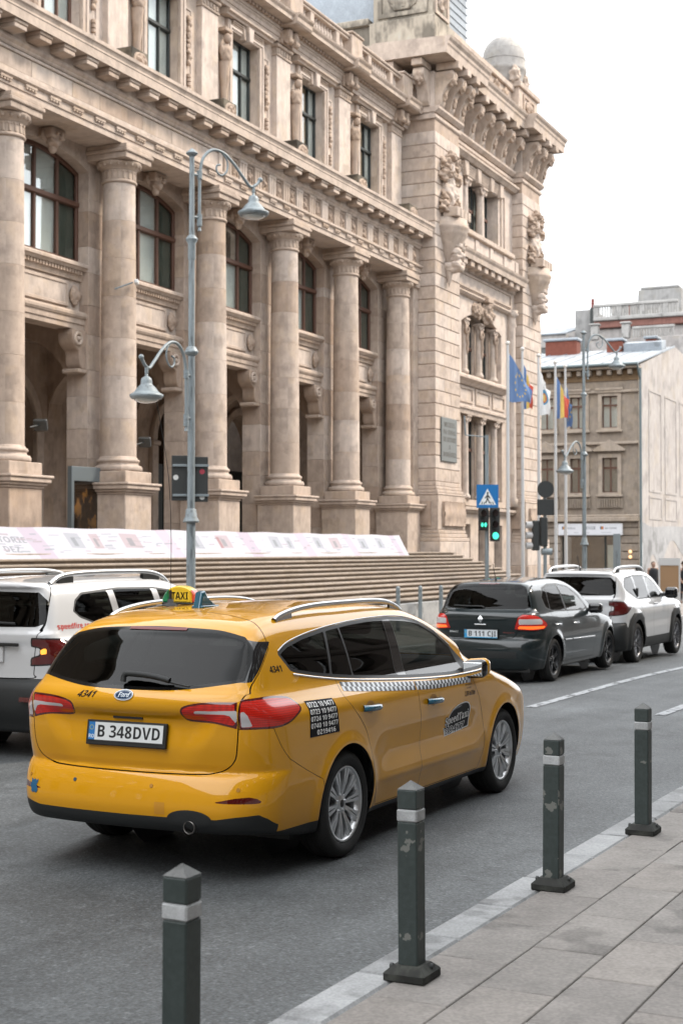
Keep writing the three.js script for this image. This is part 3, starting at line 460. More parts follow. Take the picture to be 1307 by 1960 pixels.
  assemble(t, F, taxiNet, soups, {
    body: ['body_shell', paint], tailgate: ['tailgate', paint], bumper: ['rear_bumper', paintBumper], rear_door: ['door', paint], front_door: ['door', paint], front_wing: ['wing', paint],
    quarter_glass: glass('window_pane'), fixed_glass: glass('window_pane'), rear_door_glass: glass('window_pane'), front_door_glass: ['window_pane', mGlass], rear_glass: ['rear_window', mGlassTint], windscreen: ['windscreen', mGlass],
    b_pillar: ['pillar_cover', mGloss], window_trim: ['window_trim', mTrim], glass_border: ['window_border', mFrit], spoiler_side: ['spoiler_side', mGloss],
    light_outer: ['tail_light', mRed], light_inner: ['tail_light', mRed], light_border: ['light_border', mRedDark], light_border_in: ['light_border', mRedDark], reverse_lens: ['reversing_lens', mLens], reverse_lens_in: ['reversing_lens', mLens],
    reflector: ['reflector', mRedDark], valance: ['valance', mPlastic], sill: ['sill_cover', mPlastic], headlight: ['headlight', mLens],
  }, ['body', 'tailgate', 'bumper', 'rear_glass', 'windscreen', 'glass_border', 'valance'], ['quarter_glass', 'fixed_glass', 'rear_door_glass', 'front_door_glass', 'rear_glass', 'windscreen']);
  // wheels and their wells
  const wpz = wheelParts(0.323, 0.222, 0.205, 'multi');
  for (const [x, sp] of [[0, 0.1], [2.7, 0.42]]) for (const z of [0.893, -0.893]) {
    addWheel(t, wpz, x, 0.321, z, sp, mAlu);
    const s = Math.sign(z); mesh('wheel_well', [new THREE.CylinderGeometry(0.372, 0.372, 0.42, 28, 1, true, -Math.PI / 2, Math.PI).rotateX(-Math.PI / 2).translate(x, 0.335, s * 0.665), new THREE.CircleGeometry(0.372, 28).translate(x, 0.335, s * 0.46)], mBlack, t);
  }
  mesh('underbody', [BX(-0.45, 3.2, 0.17, 0.24, -0.74, 0.74), BX(-0.75, 0.5, 0.26, 0.36, -0.6, 0.6)], mBlack, t);
  const ex = mesh('exhaust_pipe', [lathe([[0.030, -0.30], [0.030, 0.0], [0.036, 0.004], [0.038, -0.004], [0.038, -0.30]], 24).rotateZ(Math.PI / 2).translate(-1.06, 0.315, 0.44)], M([0.20, 0.19, 0.18], 0.35, { metalness: 0.9 }), t);
  mesh('pipe_bore', [new THREE.CircleGeometry(0.031, 20).rotateY(-Math.PI / 2).translate(-0.995, 0.315, 0.44)], mBlack, ex);
  cabin(t, { x0: -0.85, x1: 2.4, floor: 0.3, seatRows: [[0.48, [0], 0.6], [1.32, [-0.36, 0.36], 0.62]], dash: 2.15, wheelX: 1.82 });
  mesh('load_cover', [BX(-0.8, 0.42, 0.93, 0.945, -0.58, 0.58)], mInside, t);
  // chrome lines under and over the windows, for both sides
  for (const s of [1, -1]) {
    mesh('chrome_strip', [skinTube(F, G, [[-0.44, 1.130], [-0.21, 1.097], [0.04, 1.067], [0.30, 1.043], [0.67, 1.015], [1.047, 0.991], [1.35, 0.976], [1.67, 0.965], [1.98, 0.963]], 0.0068, 0.001, 60, s)], mChrome, t);
    mesh('chrome_strip', [skinTube(F, G, [[-0.51, 1.268], [-0.40, 1.306], [-0.2, 1.342], [0.11, 1.375], [0.475, 1.397], [0.8, 1.407], [1.1, 1.408], [1.35, 1.395], [1.55, 1.358], [1.75, 1.279], [1.93, 1.169]], 0.0045, 0.0, 60, s)], mAlu, t);
    // roof rail: a raised silver bow on the roof edge
    const pts = [[-0.36, 0], [-0.30, 0.022], [-0.15, 0.045], [0.1, 0.060], [0.6, 0.066], [1.1, 0.058], [1.32, 0.042], [1.46, 0.018], [1.52, -0.002]].map(([x, h]) => { const zz = 0.585 - 0.03 * sst(0.8, 1.5, x) + 0.0 * x; const p = onSkin(F, [x, 2, zz], [0, -1, 0]); return [p[0], p[1] + h * 0.85, zz * s]; });
    const rail = tube(pts, 0.0175, 70, 8); mesh('roof_rail', [rail], mAlu, t);
    const foot = []; for (let i = 0; i < pts.length - 1; i++) { const a = pts[i], b = pts[i + 1]; const ya = onSkin(F, [a[0], 2, 0.58], [0, -1, 0])[1], yb = onSkin(F, [b[0], 2, 0.58], [0, -1, 0])[1]; const P = [[a[0], ya - 0.01, a[2]], [b[0], yb - 0.01, b[2]], b, a]; if (i < 2 || i > 5) { const g = new THREE.BufferGeometry(); const q = []; for (const dz of [-0.008, 0.008]) { const c = P.map((p) => [p[0], p[1], p[2] + dz]); q.push(...c[0], ...c[1], ...c[2], ...c[0], ...c[2], ...c[3]); } g.setAttribute('position', new THREE.Float32BufferAttribute(q, 3)); g.computeVertexNormals(); foot.push(g); } }
    mesh('rail_foot', foot.slice(0, 2), mAlu, t); mesh('rail_foot', foot.slice(2), mAlu, t);
    // door handles in blue film, with their bowls
    for (const [hx, hy] of [[0.30, 0.874], [1.295, 0.828]]) {
      const p = onSkin(F, [hx, hy, 1.4], [0, 0, -1]);
      const c = [-0.105, -0.09, -0.05, 0, 0.05, 0.09, 0.105].map((d, i) => { const q = onSkin(F, [hx + d, hy + d * -0.02, 1.4], [0, 0, -1]); return [q[0], q[1], (q[2] + [0.006, 0.024, 0.034, 0.036, 0.034, 0.022, 0.006][i]) * s]; });
      const hg = tube(c, 0.0205, 30, 8); const hp = hg.attributes.position; for (let i = 0; i < hp.count; i++) hp.setZ(i, hp.getZ(i)); mesh('door_handle', [hg], s > 0 ? mBlueFilm() : paint, t);
      mesh('handle_bowl', [sticker(F, G, s > 0 ? 'right' : 'left', (u, v) => { const a = v * Math.PI * 2, r = Math.max(0.02, u); return [hx + Math.cos(a) * 0.062 * r, hy + 0.004 + Math.sin(a) * 0.040 * r]; }, 4, 20, 0.0012)], M([0.40, 0.17, 0.008], 0.5), t);
    }
    // wing mirrors
    const mx = 2.0, my = 0.995, mz = 0.945;
    const sh = new RoundedBoxGeometry(0.16, 0.165, 0.235, 5, 0.06); sh.scale(0.85, 0.82, 0.80); { const p = sh.attributes.position; for (let i = 0; i < p.count; i++) { const k = sst(-0.02, 0.10, p.getX(i)); p.setY(i, p.getY(i) * (1 - 0.45 * k) + 0.0 * k); p.setZ(i, p.getZ(i) * (1 - 0.25 * k)); p.setY(i, p.getY(i) + 0.02 * (p.getZ(i) / 0.12) * 0.5); } sh.computeVertexNormals(); }
    const mir = mesh('wing_mirror', [sh.clone().translate(mx, my, mz * s)], mGloss, t);
    const cap = sh.clone().scale(0.95, 1.02, 1.02).translate(mx + 0.04, my + 0.006, mz * s); mesh('mirror_cap', [cap], paint, mir);
    mesh('mirror_glass', [new RoundedBoxGeometry(0.01, 0.10, 0.145, 3, 0.004).translate(mx - 0.068, my, mz * s)], M([0.80, 0.82, 0.83], 0.02, { metalness: 1 }), mir);
    mesh('mirror_arm', [bar([mx + 0.02, my - 0.04, (mz - 0.09) * s], [mx + 0.05, my - 0.045, 0.84 * s], 0.028)], mBlack, mir);
  }
  // stickers
  const chk = canvasTex(1024, 64, (c, w, h) => { c.fillStyle = '#e4e7ea'; c.fillRect(0, 0, w, h); c.fillStyle = '#23262b'; for (let i = 0; i < 64; i++) for (let j = 0; j < 2; j++) if ((i + j) % 2 === 0 && i < 62) c.fillRect(i * 16, j * 32, 16, 32); });
  const chkShape = (x0, x1) => (u, v) => { const x = mix(x0, x1, u), yt = spl2(x) - 0.012, yb = yt - 0.052 * (1 - 0.25 * sst(1.2, 2.0, x)); return [x - 0.02 * (1 - v), mix(yb, yt, v)]; };
  const spl2 = spl([[-0.21, 1.097], [0.04, 1.063], [0.30, 1.039], [0.67, 1.011], [1.047, 0.987], [1.35, 0.970], [1.67, 0.958], [1.98, 0.950], [2.1, 0.945]]);
  for (const side2 of ['right', 'left']) {
    const c1 = chk.clone(); c1.repeat.set(0.5, 1); const c2 = chk.clone(); c2.repeat.set(0.5, 1); c2.offset.set(0.5, 0);
    mesh('chequer_stripe', [sticker(F, G, side2, chkShape(0.062, 1.036), 40, 4)], MP([1, 1, 1], 0.35, { map: c1 }), t); mesh('chequer_stripe', [sticker(F, G, side2, chkShape(1.052, 2.0), 40, 4)], MP([1, 1, 1], 0.35, { map: c2 }), t);
  }
  const phones = canvasTex(512, 480, (c, w, h) => { c.fillStyle = '#121316'; c.fillRect(0, 0, w, h); c.fillStyle = '#f2f2f0'; c.textAlign = 'center'; c.font = 'bold 92px sans-serif'; ['0722 10 9477', '0723 10 9477', '0724 10 9477', '0740 10 9477', '0219416'].forEach((s, i) => { c.save(); c.translate(w / 2 + (i === 4 ? 24 : 0), 88 + i * 93); const m = c.measureText(s).width; c.scale((i === 4 ? 330 : 480) / m, 1); c.fillText(s, 0, 0); c.restore(); }); });
  mesh('phone_sticker', [sticker(F, G, 'right', quadc([-0.475, 0.772], [-0.125, 0.772], [-0.155, 0.972], [-0.470, 0.980]), 20, 14)], mSticker(phones), t);
  const logo = canvasTex(512, 420, (c, w, h) => {
    const blob = (grow, col) => { c.fillStyle = col; c.beginPath(); c.moveTo(60 - grow, 300); c.quadraticCurveTo(110, 20 - grow, 400, 14 - grow); c.quadraticCurveTo(500 + grow, 20 - grow, 500 + grow, 130); c.lineTo(470 + grow, 350 + grow); c.lineTo(40 - grow, 400 + grow); c.lineTo(20 - grow, 290); c.closePath(); c.fill(); };
    blob(8, '#e9e9e6'); blob(-6, '#1a1b1e');
    c.fillStyle = '#b9bbbd'; c.save(); c.translate(170, 92); c.rotate(-0.22); c.font = 'bold 30px sans-serif'; c.fillText('DISPECERAT', 0, 0); c.restore();
    c.save(); c.translate(40, 270); c.rotate(-0.12); c.lineJoin = 'round'; c.font = 'italic bold 118px serif'; const ms = c.measureText('SpeedTaxi').width; c.scale(440 / ms, 1.15); c.strokeStyle = '#1a1b1e'; c.lineWidth = 16; c.strokeText('SpeedTaxi', 0, 0); c.fillStyle = '#ececea'; c.fillText('SpeedTaxi', 0, 0); c.restore();
    c.save(); c.translate(110, 392); c.rotate(-0.10); c.font = 'italic bold 128px sans-serif'; c.strokeStyle = '#ececea'; c.lineWidth = 14; c.strokeText('9477', 0, 0); c.fillStyle = '#1a1b1e'; c.fillText('9477', 0, 0); c.restore();
    c.strokeStyle = '#ececea'; c.lineWidth = 8; c.strokeRect(44, 316, 52, 62); c.beginPath(); c.arc(70, 350, 15, 0, 7); c.stroke();
  });
  mesh('company_sticker', [sticker(F, G, 'right', rect(1.475, 1.985, 0.552, 0.772), 24, 16)], mSticker(logo), t);
  const txtTex = (s, w, h, font, col, sq) => canvasTex(w, h, (c) => { c.clearRect(0, 0, w, h); c.fillStyle = col; c.font = font; c.textAlign = 'left'; const m = c.measureText(s).width; c.save(); c.translate(4, h * 0.84); c.scale((w - 8) / m, 1); c.fillText(s, 0, 0); c.restore(); });
  const fare = canvasTex(512, 256, (c, w, h) => { c.clearRect(0, 0, w, h); c.fillStyle = '#2a1c08'; c.font = 'bold 34px sans-serif'; c.fillText('TARIF DE DISTANTA', 20, 50); c.fillText('ZI SI NOAPTE', 100, 108); c.font = 'bold 120px sans-serif'; const m = c.measureText('2,89 lei/Km').width; c.save(); c.translate(14, 240); c.scale(480 / m, 1); c.fillText('2,89 lei/Km', 0, 0); c.restore(); });
  mesh('fare_sticker', [sticker(F, G, 'right', rect(1.865, 2.075, 0.800, 0.900), 10, 6)], mSticker(fare), t);
  const num = txtTex('4341', 256, 128, 'italic bold 128px sans-serif', '#101113');
  mesh('number_sticker', [sticker(F, G, 'rear', quadc([-0.345, 0.998], [-0.212, 1.001], [-0.200, 1.050], [-0.332, 1.048]), 8, 4)], mSticker(num), t);
  mesh('number_sticker', [sticker(F, G, 'right', rect(-0.665, -0.525, 1.145, 1.196), 8, 4)], mSticker(txtTex('4341', 256, 128, 'bold 128px sans-serif', '#101113')), t);
  const badge = canvasTex(256, 112, (c, w, h) => { c.clearRect(0, 0, w, h); const e = (a, b, col) => { c.fillStyle = col; c.beginPath(); c.ellipse(w / 2, h / 2, a, b, 0, 0, Math.PI * 2); c.fill(); }; e(126, 54, '#d8dcde'); e(116, 46, '#1b3350'); e(110, 41, '#c9d2d8'); e(106, 38, '#16304f'); c.fillStyle = '#dfe6ea'; c.font = 'italic bold 62px serif'; c.textAlign = 'center'; c.fillText('Ford', w / 2, h / 2 + 20); });
  mesh('badge', [sticker(F, G, 'rear', rect(-0.072, 0.058, 0.998, 1.056), 8, 6, 0.007)], mSticker(badge, 0.15), t);
  // number plate in its holder
  const hold = mesh('plate_holder', [new RoundedBoxGeometry(0.022, 0.143, 0.545, 2, 0.006).rotateZ(-0.14).translate(-1.028, 0.806, 0)], mBlack, t);
  const plate = mesh('number_plate', [new THREE.PlaneGeometry(0.515, 0.108).rotateY(-Math.PI / 2).rotateZ(-0.14).translate(-1.0415, 0.816, 0)], MP([1, 1, 1], 0.4, { map: plateTex('B 348DVD', true) }), t);
  mesh('plate_lamp_bar', [BX(-1.02, -0.99, 0.893, 0.905, -0.10, 0.10)], mBlack, t);
  mesh('exhaust_surround', [sticker(F, G, 'rear', (u, v) => { const a = v * Math.PI * 2, r = Math.max(0.02, u); return [0.44 + Math.cos(a) * 0.135 * r, 0.362 + Math.sin(a) * 0.052 * r]; }, 5, 28, 0.004)], mPlastic, t);
  // sensors, towing cover, blue tape, third brake light, wiper
  for (const [z, y, c] of [[-0.335, 0.531, 0], [0.195, 0.531, 1], [0.711, 0.532, 1], [-0.70, 0.53, 1]]) { const p = onSkin(F, [-1.6, y, z], [1, 0, 0]), g = G(...p); mesh('parking_sensor', [new THREE.CylinderGeometry(0.011, 0.011, 0.006, 18).applyQuaternion(new THREE.Quaternion().setFromUnitVectors(new THREE.Vector3(0, 1, 0), new THREE.Vector3(g[0], g[1], g[2]))).translate(p[0], p[1], p[2])], c ? M([0.5, 0.22, 0.01], 0.5) : M([0.02, 0.07, 0.12], 0.5), t); }
  mesh('tow_cover', [sticker(F, G, 'rear', rect(0.225, 0.290, 0.380, 0.446), 4, 4, 0.0015)], MP([0.68, 0.30, 0.011], 0.4, { clearcoat: 0.8 }), t);
  mesh('blue_tape', [sticker(F, G, 'rear', (u, v) => [mix(-0.685, -0.625, u) + 0.006 * Math.sin(v * 9), mix(0.432, 0.505, v) + 0.005 * Math.sin(u * 14)], 8, 8, 0.003)], M([0.015, 0.13, 0.26], 0.6), t);
  mesh('brake_light', [sticker(F, G, 'rear', quadc([-0.20, 1.3835], [0.20, 1.3835], [0.20, 1.398], [-0.20, 1.3985]), 16, 2, 0.004)], M([0.16, 0.006, 0.006], 0.3), t);
  const onRear = (z, y, o) => { const p = onSkin(F, [-1.6, y, z], [1, 0, 0]), g = G(...p); return [p[0] + g[0] * o, p[1] + g[1] * o, p[2] + g[2] * o]; };
  const wip = mesh('rear_wiper', [tube([onRear(-0.05, 1.085, 0.02), onRear(-0.045, 1.112, 0.04), onRear(0.05, 1.115, 0.045), onRear(0.2, 1.103, 0.04), onRear(0.26, 1.095, 0.03)], 0.0165, 30, 8)], mPlastic, t);
  mesh('wiper_blade', [tube([onRear(0.22, 1.098, 0.022), onRear(0.31, 1.086, 0.018), onRear(0.39, 1.077, 0.014)], 0.006, 12, 6)], mBlack, wip);
  // shark fin in blue film and the seam of the roof
  const fin = new THREE.ExtrudeGeometry(new THREE.Shape([[-0.11, 0], [-0.125, 0.012], [-0.10, 0.095], [-0.078, 0.10], [-0.05, 0.065], [0.02, 0.026], [0.085, 0.004], [0.08, 0]].map((p) => new THREE.Vector2(...p))), { depth: 0.028, bevelEnabled: true, bevelSize: 0.012, bevelThickness: 0.014, bevelSegments: 3 }).translate(-0.15, 1.490, -0.014);
  mesh('roof_fin', [fin, new RoundedBoxGeometry(0.20, 0.02, 0.085, 3, 0.009).translate(-0.18, 1.503, 0)], mBlueFilm(), t);
}
const SIGN = [0.06, -0.325], AERIAL = [-0.07, -0.33];
{ // roof sign, aerial
  const t = scene.getObjectByName('taxi'), F = TAXI, at = (x, z) => onSkin(F, [x, 2, z], [0, -1, 0])[1];
  const sx = SIGN[0], sz = SIGN[1], y = at(sx, sz) + 0.012;
  const outl = (a, b) => { const o = [], N = 20; for (let i = 0; i <= N; i++) { const u = mix(a, b, i / N); o.push([u * 0.17, 0.135 * Math.pow(Math.max(0, 1 - u * u), 0.52) + 0.004]); } return [[b * 0.17, 0], [a * 0.17, 0], ...o]; };
  const sg = thing('taxi_roof_sign', 'small yellow TAXI roof sign with green and red ends on the yellow taxi', 'sign', [0, 0, 0], 0); sg.position.copy(t.localToWorld(new THREE.Vector3(sx, y, sz))); sg.rotation.y = t.rotation.y; sg.scale.setScalar(0.80);
  const sec = (a, b, m, n) => { const g = slabZ(outl(a, b), -0.045, 0.045, [], 0.012).rotateY(-Math.PI / 2); mesh(n, g, m, sg); };
  const sm = (c) => MP(c, 0.3, { clearcoat: 0.6, transmission: 0.1, thickness: 0 });
  sec(-0.62, 0.66, sm([0.78, 0.55, 0.03]), 'sign_body'); sec(-0.995, -0.625, sm([0.01, 0.22, 0.10]), 'green_end'); sec(0.665, 0.995, sm([0.62, 0.07, 0.02]), 'red_end');
  const tx = canvasTex(256, 128, (c, w, h) => { c.clearRect(0, 0, w, h); c.fillStyle = '#16150f'; c.font = 'bold 104px sans-serif'; const m = c.measureText('TAXI').width; c.save(); c.translate(6, 104); c.scale(244 / m, 1.05); c.fillText('TAXI', 0, 0); c.restore(); });
  mesh('lettering', new THREE.PlaneGeometry(0.17, 0.095).rotateY(-Math.PI / 2).translate(-0.0465, 0.058, 0.005), mSticker(tx), sg); mesh('sign_base', CB(-0.06, 0.06, -0.012, 0.002, -0.16, 0.16, 0.004), mBlack, sg);
  const ax = AERIAL[0], az = AERIAL[1], ay = at(ax, az), a = thing('whip_aerial', 'thin black whip aerial on a magnetic foot on the taxi roof', 'aerial', [0, 0, 0], 0); a.position.copy(t.localToWorld(new THREE.Vector3(ax, ay, az))); a.rotation.y = t.rotation.y;
  mesh('foot', [lathe([[0, 0.045], [0.018, 0.045], [0.022, 0.02], [0.05, 0.012], [0.055, 0.0]], 20), cyl(0.012, 0.008, 0.045, 0.10, 10)], mBlack, a); mesh('whip', tube([[0, 0.09, 0], [0.02, 0.45, -0.01], [0.03, 0.85, -0.04], [0.03, 1.32, -0.13]], 0.0022, 40, 6), mBlack, a);
  mesh('cable', tube([[-0.04, 0.004, 0], [-0.12, 0.0, -0.10], [-0.22, -0.012, -0.30]].map((p) => [p[0], at(ax + p[0], az + p[2]) - ay + 0.006, p[2]]), 0.004, 20, 5), mBlack, a);
}
// ---------- the palace (x along its front, z outwards from the line of the columns) ----------
const palace = thing('palace_building', 'long ornate beige stone palace with giant columns and a projecting end pavilion', 'building', [0, 0, -19.5]);
const mWood = M([0.12, 0.055, 0.034], 0.55, { bumpMap: rep(bSlab, 3), bumpScale: 0.001 }), mDarkFrame = M([0.016, 0.022, 0.020], 0.5), mPane = MP([0.88, 0.91, 0.90], 0.02, { transmission: 1, ior: 2.1, thickness: 0 }), mPaneDull = MP([0.72, 0.76, 0.74], 0.05, { transmission: 1, ior: 1.4, thickness: 0 });
const mBlind = M([0.82, 0.85, 0.86], 0.9), mCurtain = M([0.22, 0.225, 0.205], 0.95), mVoid = M([0.13, 0.12, 0.105], 1), mOchre = M([0.38, 0.24, 0.12], 0.9), mZinc = M([0.42, 0.47, 0.52], 0.5, { map: rep(tSlab, 0.15) });
const WEATHER = M([0.20, 0.175, 0.145], 0.95, { map: rep(dataTex(512, (u, v) => { const a = fbm(u, v, 6, 5, 141), b = fbm(u, v, 20, 4, 142); const k = 0.55 + 0.7 * sst(0.35, 0.65, a) * 0.6 + 0.25 * (b - 0.5); return [k, k * 0.99, k * 0.95]; }), 0.3) });
const WSTONE = M([0.50, 0.455, 0.40], 0.95, { map: rep(dataTex(1024, (u, v) => { const a = fbm(u, v, 5, 6, 143), b = fbm(u, v * 0.3, 30, 4, 144); const k = 0.98 - 0.36 * sst(0.44, 0.64, a * 0.6 + b * 0.4) + 0.3 * (b - 0.5); return [k, k * 0.985, k * 0.95]; }), 0.2) });
const COLX = [21.3, 25.62, 30.0, 34.44, 38.80, 43.15, 47.5], BAYX = [], BAYH = []; for (let k = 0; k < 6; k++) { BAYX.push((COLX[k] + COLX[k + 1]) / 2); BAYH.push((COLX[k + 1] - COLX[k]) / 2); }
const put = (name, geo, mat, parent = palace) => mesh(name, uvS(Array.isArray(geo) ? merge(geo) : geo), mat, parent);
const grp = (name, parent = palace) => { const g = new THREE.Group(); g.name = name; parent.add(g); return g; };
const stuff = (m) => { m.userData.kind = 'stuff'; return m; };
const LAND = 1.78;
// giant columns on pedestals
{
  const die = CB(-0.575, 0.575, LAND - 0.02, 3.15, -0.6, 0.575, 0.02);
  const cap = merge([[3.15, 3.21, 0.60], [3.21, 3.27, 0.66], [3.27, 3.37, 0.72], [3.37, 3.43, 0.76]].map(([a, b, h]) => CB(-h, h, a, b - 0.002, -0.62, h, 0.015)));
  const block = CB(-0.575, 0.575, 3.43, 3.70, -0.5, 0.575, 0.015);
  const base = lathe([[0.3, 3.70], [0.555, 3.70], [0.575, 3.74], [0.575, 3.79], [0.55, 3.835], [0.50, 3.85], [0.478, 3.88], [0.478, 3.91], [0.50, 3.925], [0.515, 3.95], [0.505, 3.985], [0.47, 4.0], [0.452, 4.03], [0.432, 4.06], [0.2, 4.06]], 36);
  const rad = (y) => 0.432 - 0.05 * Math.pow((y - 4.05) / 6.5, 1.7);
  const cuts = [4.05, 4.95, 5.95, 6.85, 7.85, 8.75, 9.65, 10.55], drums = [];
  for (let i = 0; i < 7; i++) { const a = cuts[i], b = cuts[i + 1], pts = [[0.2, a], [rad(a) - 0.006, a], [rad(a), a + 0.006]]; for (let q = 1; q < 4; q++) { const y = mix(a, b, q / 4); pts.push([rad(y), y]); } pts.push([rad(b), b - 0.006], [rad(b) - 0.006, b], [0.2, b]); drums.push(lathe(pts, 36)); }
  const neck = lathe([[0.3, 10.55], [0.395, 10.55], [0.425, 10.57], [0.43, 10.60], [0.415, 10.625], [0.388, 10.64], [0.388, 10.86], [0.42, 10.875], [0.43, 10.90], [0.47, 10.94], [0.52, 10.985], [0.545, 11.03], [0.53, 11.06], [0.3, 11.06]], 36);
  const leaves = [], eggs = [];
  for (let k = 0; k < 18; k++) { const a = k / 18 * Math.PI * 2; leaves.push(new THREE.CylinderGeometry(0.032, 0.038, 0.16, 6).scale(1, 1, 0.5).translate(0, 10.735, 0.392).rotateY(a)); leaves.push(new THREE.BoxGeometry(0.10, 0.035, 0.03).translate(0, 10.83, 0.395).rotateY(a)); eggs.push(new THREE.SphereGeometry(0.05, 7, 5).scale(0.8, 1.2, 0.8).translate(0, 10.985, 0.50).rotateY(a)); }
  const abacus = [CB(-0.555, 0.555, 11.062, 11.20, -0.555, 0.555, 0.012), CB(-0.60, 0.60, 11.203, 11.30, -0.6, 0.60, 0.02)].concat([CB(-0.57, 0.57, 11.303, 11.397, -0.58, 0.57, 0.01)]);
  for (const s of COLX) {
    const c = grp('column'); c.position.x = s;
    for (const [n, g, m] of [['pedestal', die, 3], ['pedestal_cap', cap, 1], ['plinth_block', block, 0], ['column_base', base, 1], ['capital', neck, 0]]) put(n, g.clone(), n === 'pedestal' ? stone() : STONE[m], c);
    for (const d of drums) put('drum', d.clone(), stone(), c);
    stuff(put('capital_leaves', leaves.map((g) => g.clone()), STONE[0], c)); stuff(put('egg_band', eggs.map((g) => g.clone()), STONE[0], c)); put('abacus', abacus.map((g) => g.clone()), STONE[0], c);
  }
}
// piers between the bays, coursed
for (const s of COLX) { const p = grp('pier'); for (let y = LAND, i = 0; y < 10.19; i++) { const h = [0.78, 0.62, 0.84, 0.7][i % 4], t = Math.min(10.2, y + h); put('stone_block', CB(s - 0.465, s + 0.465, y + 0.002, t - 0.002, -1.15, -0.55, 0.006), stone(), p); y = t; } }
const arcPts = (c, half, spring, crown, n = 14) => { const r = (half * half + (crown - spring) ** 2) / (2 * (crown - spring)), cy = crown - r, a = Math.asin(half / r), o = []; for (let i = 0; i <= n; i++) { const t = -a + 2 * a * i / n; o.push([c + Math.sin(t) * r, cy + Math.cos(t) * r]); } return o; };
BAYX.forEach((c, bi) => {
  const HB = BAYH[bi], HW = HB - 0.466;
  const bay = grp('window_bay');
  // wall over the window, with its flat arch
  put('arch_wall', slabZ([[c - (HB - 0.002), 10.2], [c - HW, 10.2], ...arcPts(c, HW, 10.82, 11.17), [c + HW, 10.2], [c + (HB - 0.002), 10.2], [c + (HB - 0.002), 11.40], [c - (HB - 0.002), 11.40]], -1.15, -0.55), STONE[2 - (bi % 2) * 1], bay);
  // carved head on the keystone
  const head = [CB(c - 0.27, c + 0.27, 11.16, 11.39, -0.6, -0.18, 0.03), lump(new THREE.SphereGeometry(0.2, 28, 24).scale(0.95, 1.25, 0.9), 0.02, 22).translate(c, 11.18, -0.33), new THREE.ConeGeometry(0.04, 0.13, 5).rotateX(-0.4).translate(c, 11.17, -0.14), new THREE.SphereGeometry(0.13, 8, 6).scale(1, 1.1, 0.7).translate(c, 10.97, -0.36)];
  for (const e of [-1, 1]) head.push(lump(new THREE.TorusGeometry(0.10, 0.05, 6, 10), 0.01, 30).translate(c + e * 0.2, 11.22, -0.42), new THREE.SphereGeometry(0.045, 6, 5).translate(c + e * 0.08, 11.25, -0.16));
  put('keystone_head', head, STONE[2], bay);
  // window: frame with six lights
  const zf = -0.86, top = arcPts(c, HW, 10.82, 11.17), hole = (x0, x1, y0, y1) => [[x0, y0], [x1, y0], [x1, y1], [x0, y1]], xs = [c - HW, c - HW / 2 - 0.02, c, c + HW / 2 + 0.02, c + HW];
  const at = (x) => { const r = (HW * HW + 0.35 * 0.35) / 0.7, cy = 11.17 - r; return cy + Math.sqrt(r * r - (x - c) ** 2); };
  const holes = []; const win = grp('window', bay);
  for (let q = 0; q < 4; q++) {
    const a = xs[q] + (q ? 0.045 : 0.10), b = xs[q + 1] - (q < 3 ? 0.045 : 0.10);
    holes.push(hole(a, b, 8.74, 9.98)); const up = [[a, 10.12], [b, 10.12]]; for (let w = 0; w <= 5; w++) { const x = mix(b, a, w / 5); up.push([x, at(x) - 0.11]); } holes.push(up);
  }
  put('frame', slabZ([[c - HW, 8.62], [c + HW, 8.62], ...top.slice().reverse()], zf - 0.06, zf + 0.03, holes, 0.015), mWood, win);
  put('transom', CB(c - HW + 0.03, c + HW - 0.03, 9.99, 10.11, zf, zf + 0.075, 0.015), mWood, win);
  holes.forEach((h, hi) => mesh('pane', boxUV(slabZ(h, zf - 0.03, zf - 0.022)), hi > 5 ? mPaneDull : mPane, win));
  // blinds behind the left lights, dim room behind
  for (let q = 0; q < 4; q++) { const full = q < 3; const low = bi > 2 && q === 2; put('blind', BX(xs[q] + 0.03, xs[q + 1] - 0.03, 8.62, full ? (low ? 10.05 : 11.1) : 11.1, zf - 0.075 - q * 0.003, zf - 0.068 - q * 0.003), full ? mBlind : mCurtain, win); }
  put('room_back', BX(c - HW - 0.1, c + HW + 0.1, 8.5, 11.2, -1.62, -1.6), mCurtain, win);
  // parapet between window and passage
  const sp = grp('spandrel', bay), w = HW - 0.006;
  put('sill', moldX([[-1.13, 8.45], [-0.62, 8.45], [-0.58, 8.50], [-0.54, 8.52], [-0.54, 8.58], [-0.58, 8.62], [-1.13, 8.66]], c - w, c + w), STONE[1], sp);
  const dent = []; for (let x = c - w + 0.04; x < c + w - 0.1; x += 0.115) dent.push(BX(x, x + 0.07, 8.352, 8.447, -0.75, -0.64)); stuff(put('dentils', dent, STONE[2], sp));
  put('cornice_band', moldX([[-1.13, 8.22], [-0.74, 8.22], [-0.72, 8.30], [-0.70, 8.35], [-0.70, 8.448], [-1.13, 8.448]], c - w, c + w), STONE[0], sp);
  put('panel', [BX(c - w, c + w, 7.5, 8.218, -1.13, -0.80), CB(c - 1.15, c + 1.15, 7.62, 8.1, -0.8, -0.77, 0.01)], STONE[3], sp);
  put('panel_frame', slabZ([[c - 1.22, 7.56], [c + 1.22, 7.56], [c + 1.22, 8.16], [c - 1.22, 8.16]], -0.8, -0.745, [[[c - 1.13, 7.64], [c + 1.13, 7.64], [c + 1.13, 8.08], [c - 1.13, 8.08]]], 0.01), STONE[1], sp);
  for (const e of [-1, 1]) put('rosette', [lump(new THREE.TorusGeometry(0.14, 0.06, 8, 14), 0.02, 30), new THREE.SphereGeometry(0.09, 8, 6), lump(new THREE.SphereGeometry(0.2, 20, 16).scale(0.8, 1.2, 0.4), 0.02, 26)].map((g) => g.translate(c + e * 1.45, 7.86, -0.74)), STONE[2], sp);
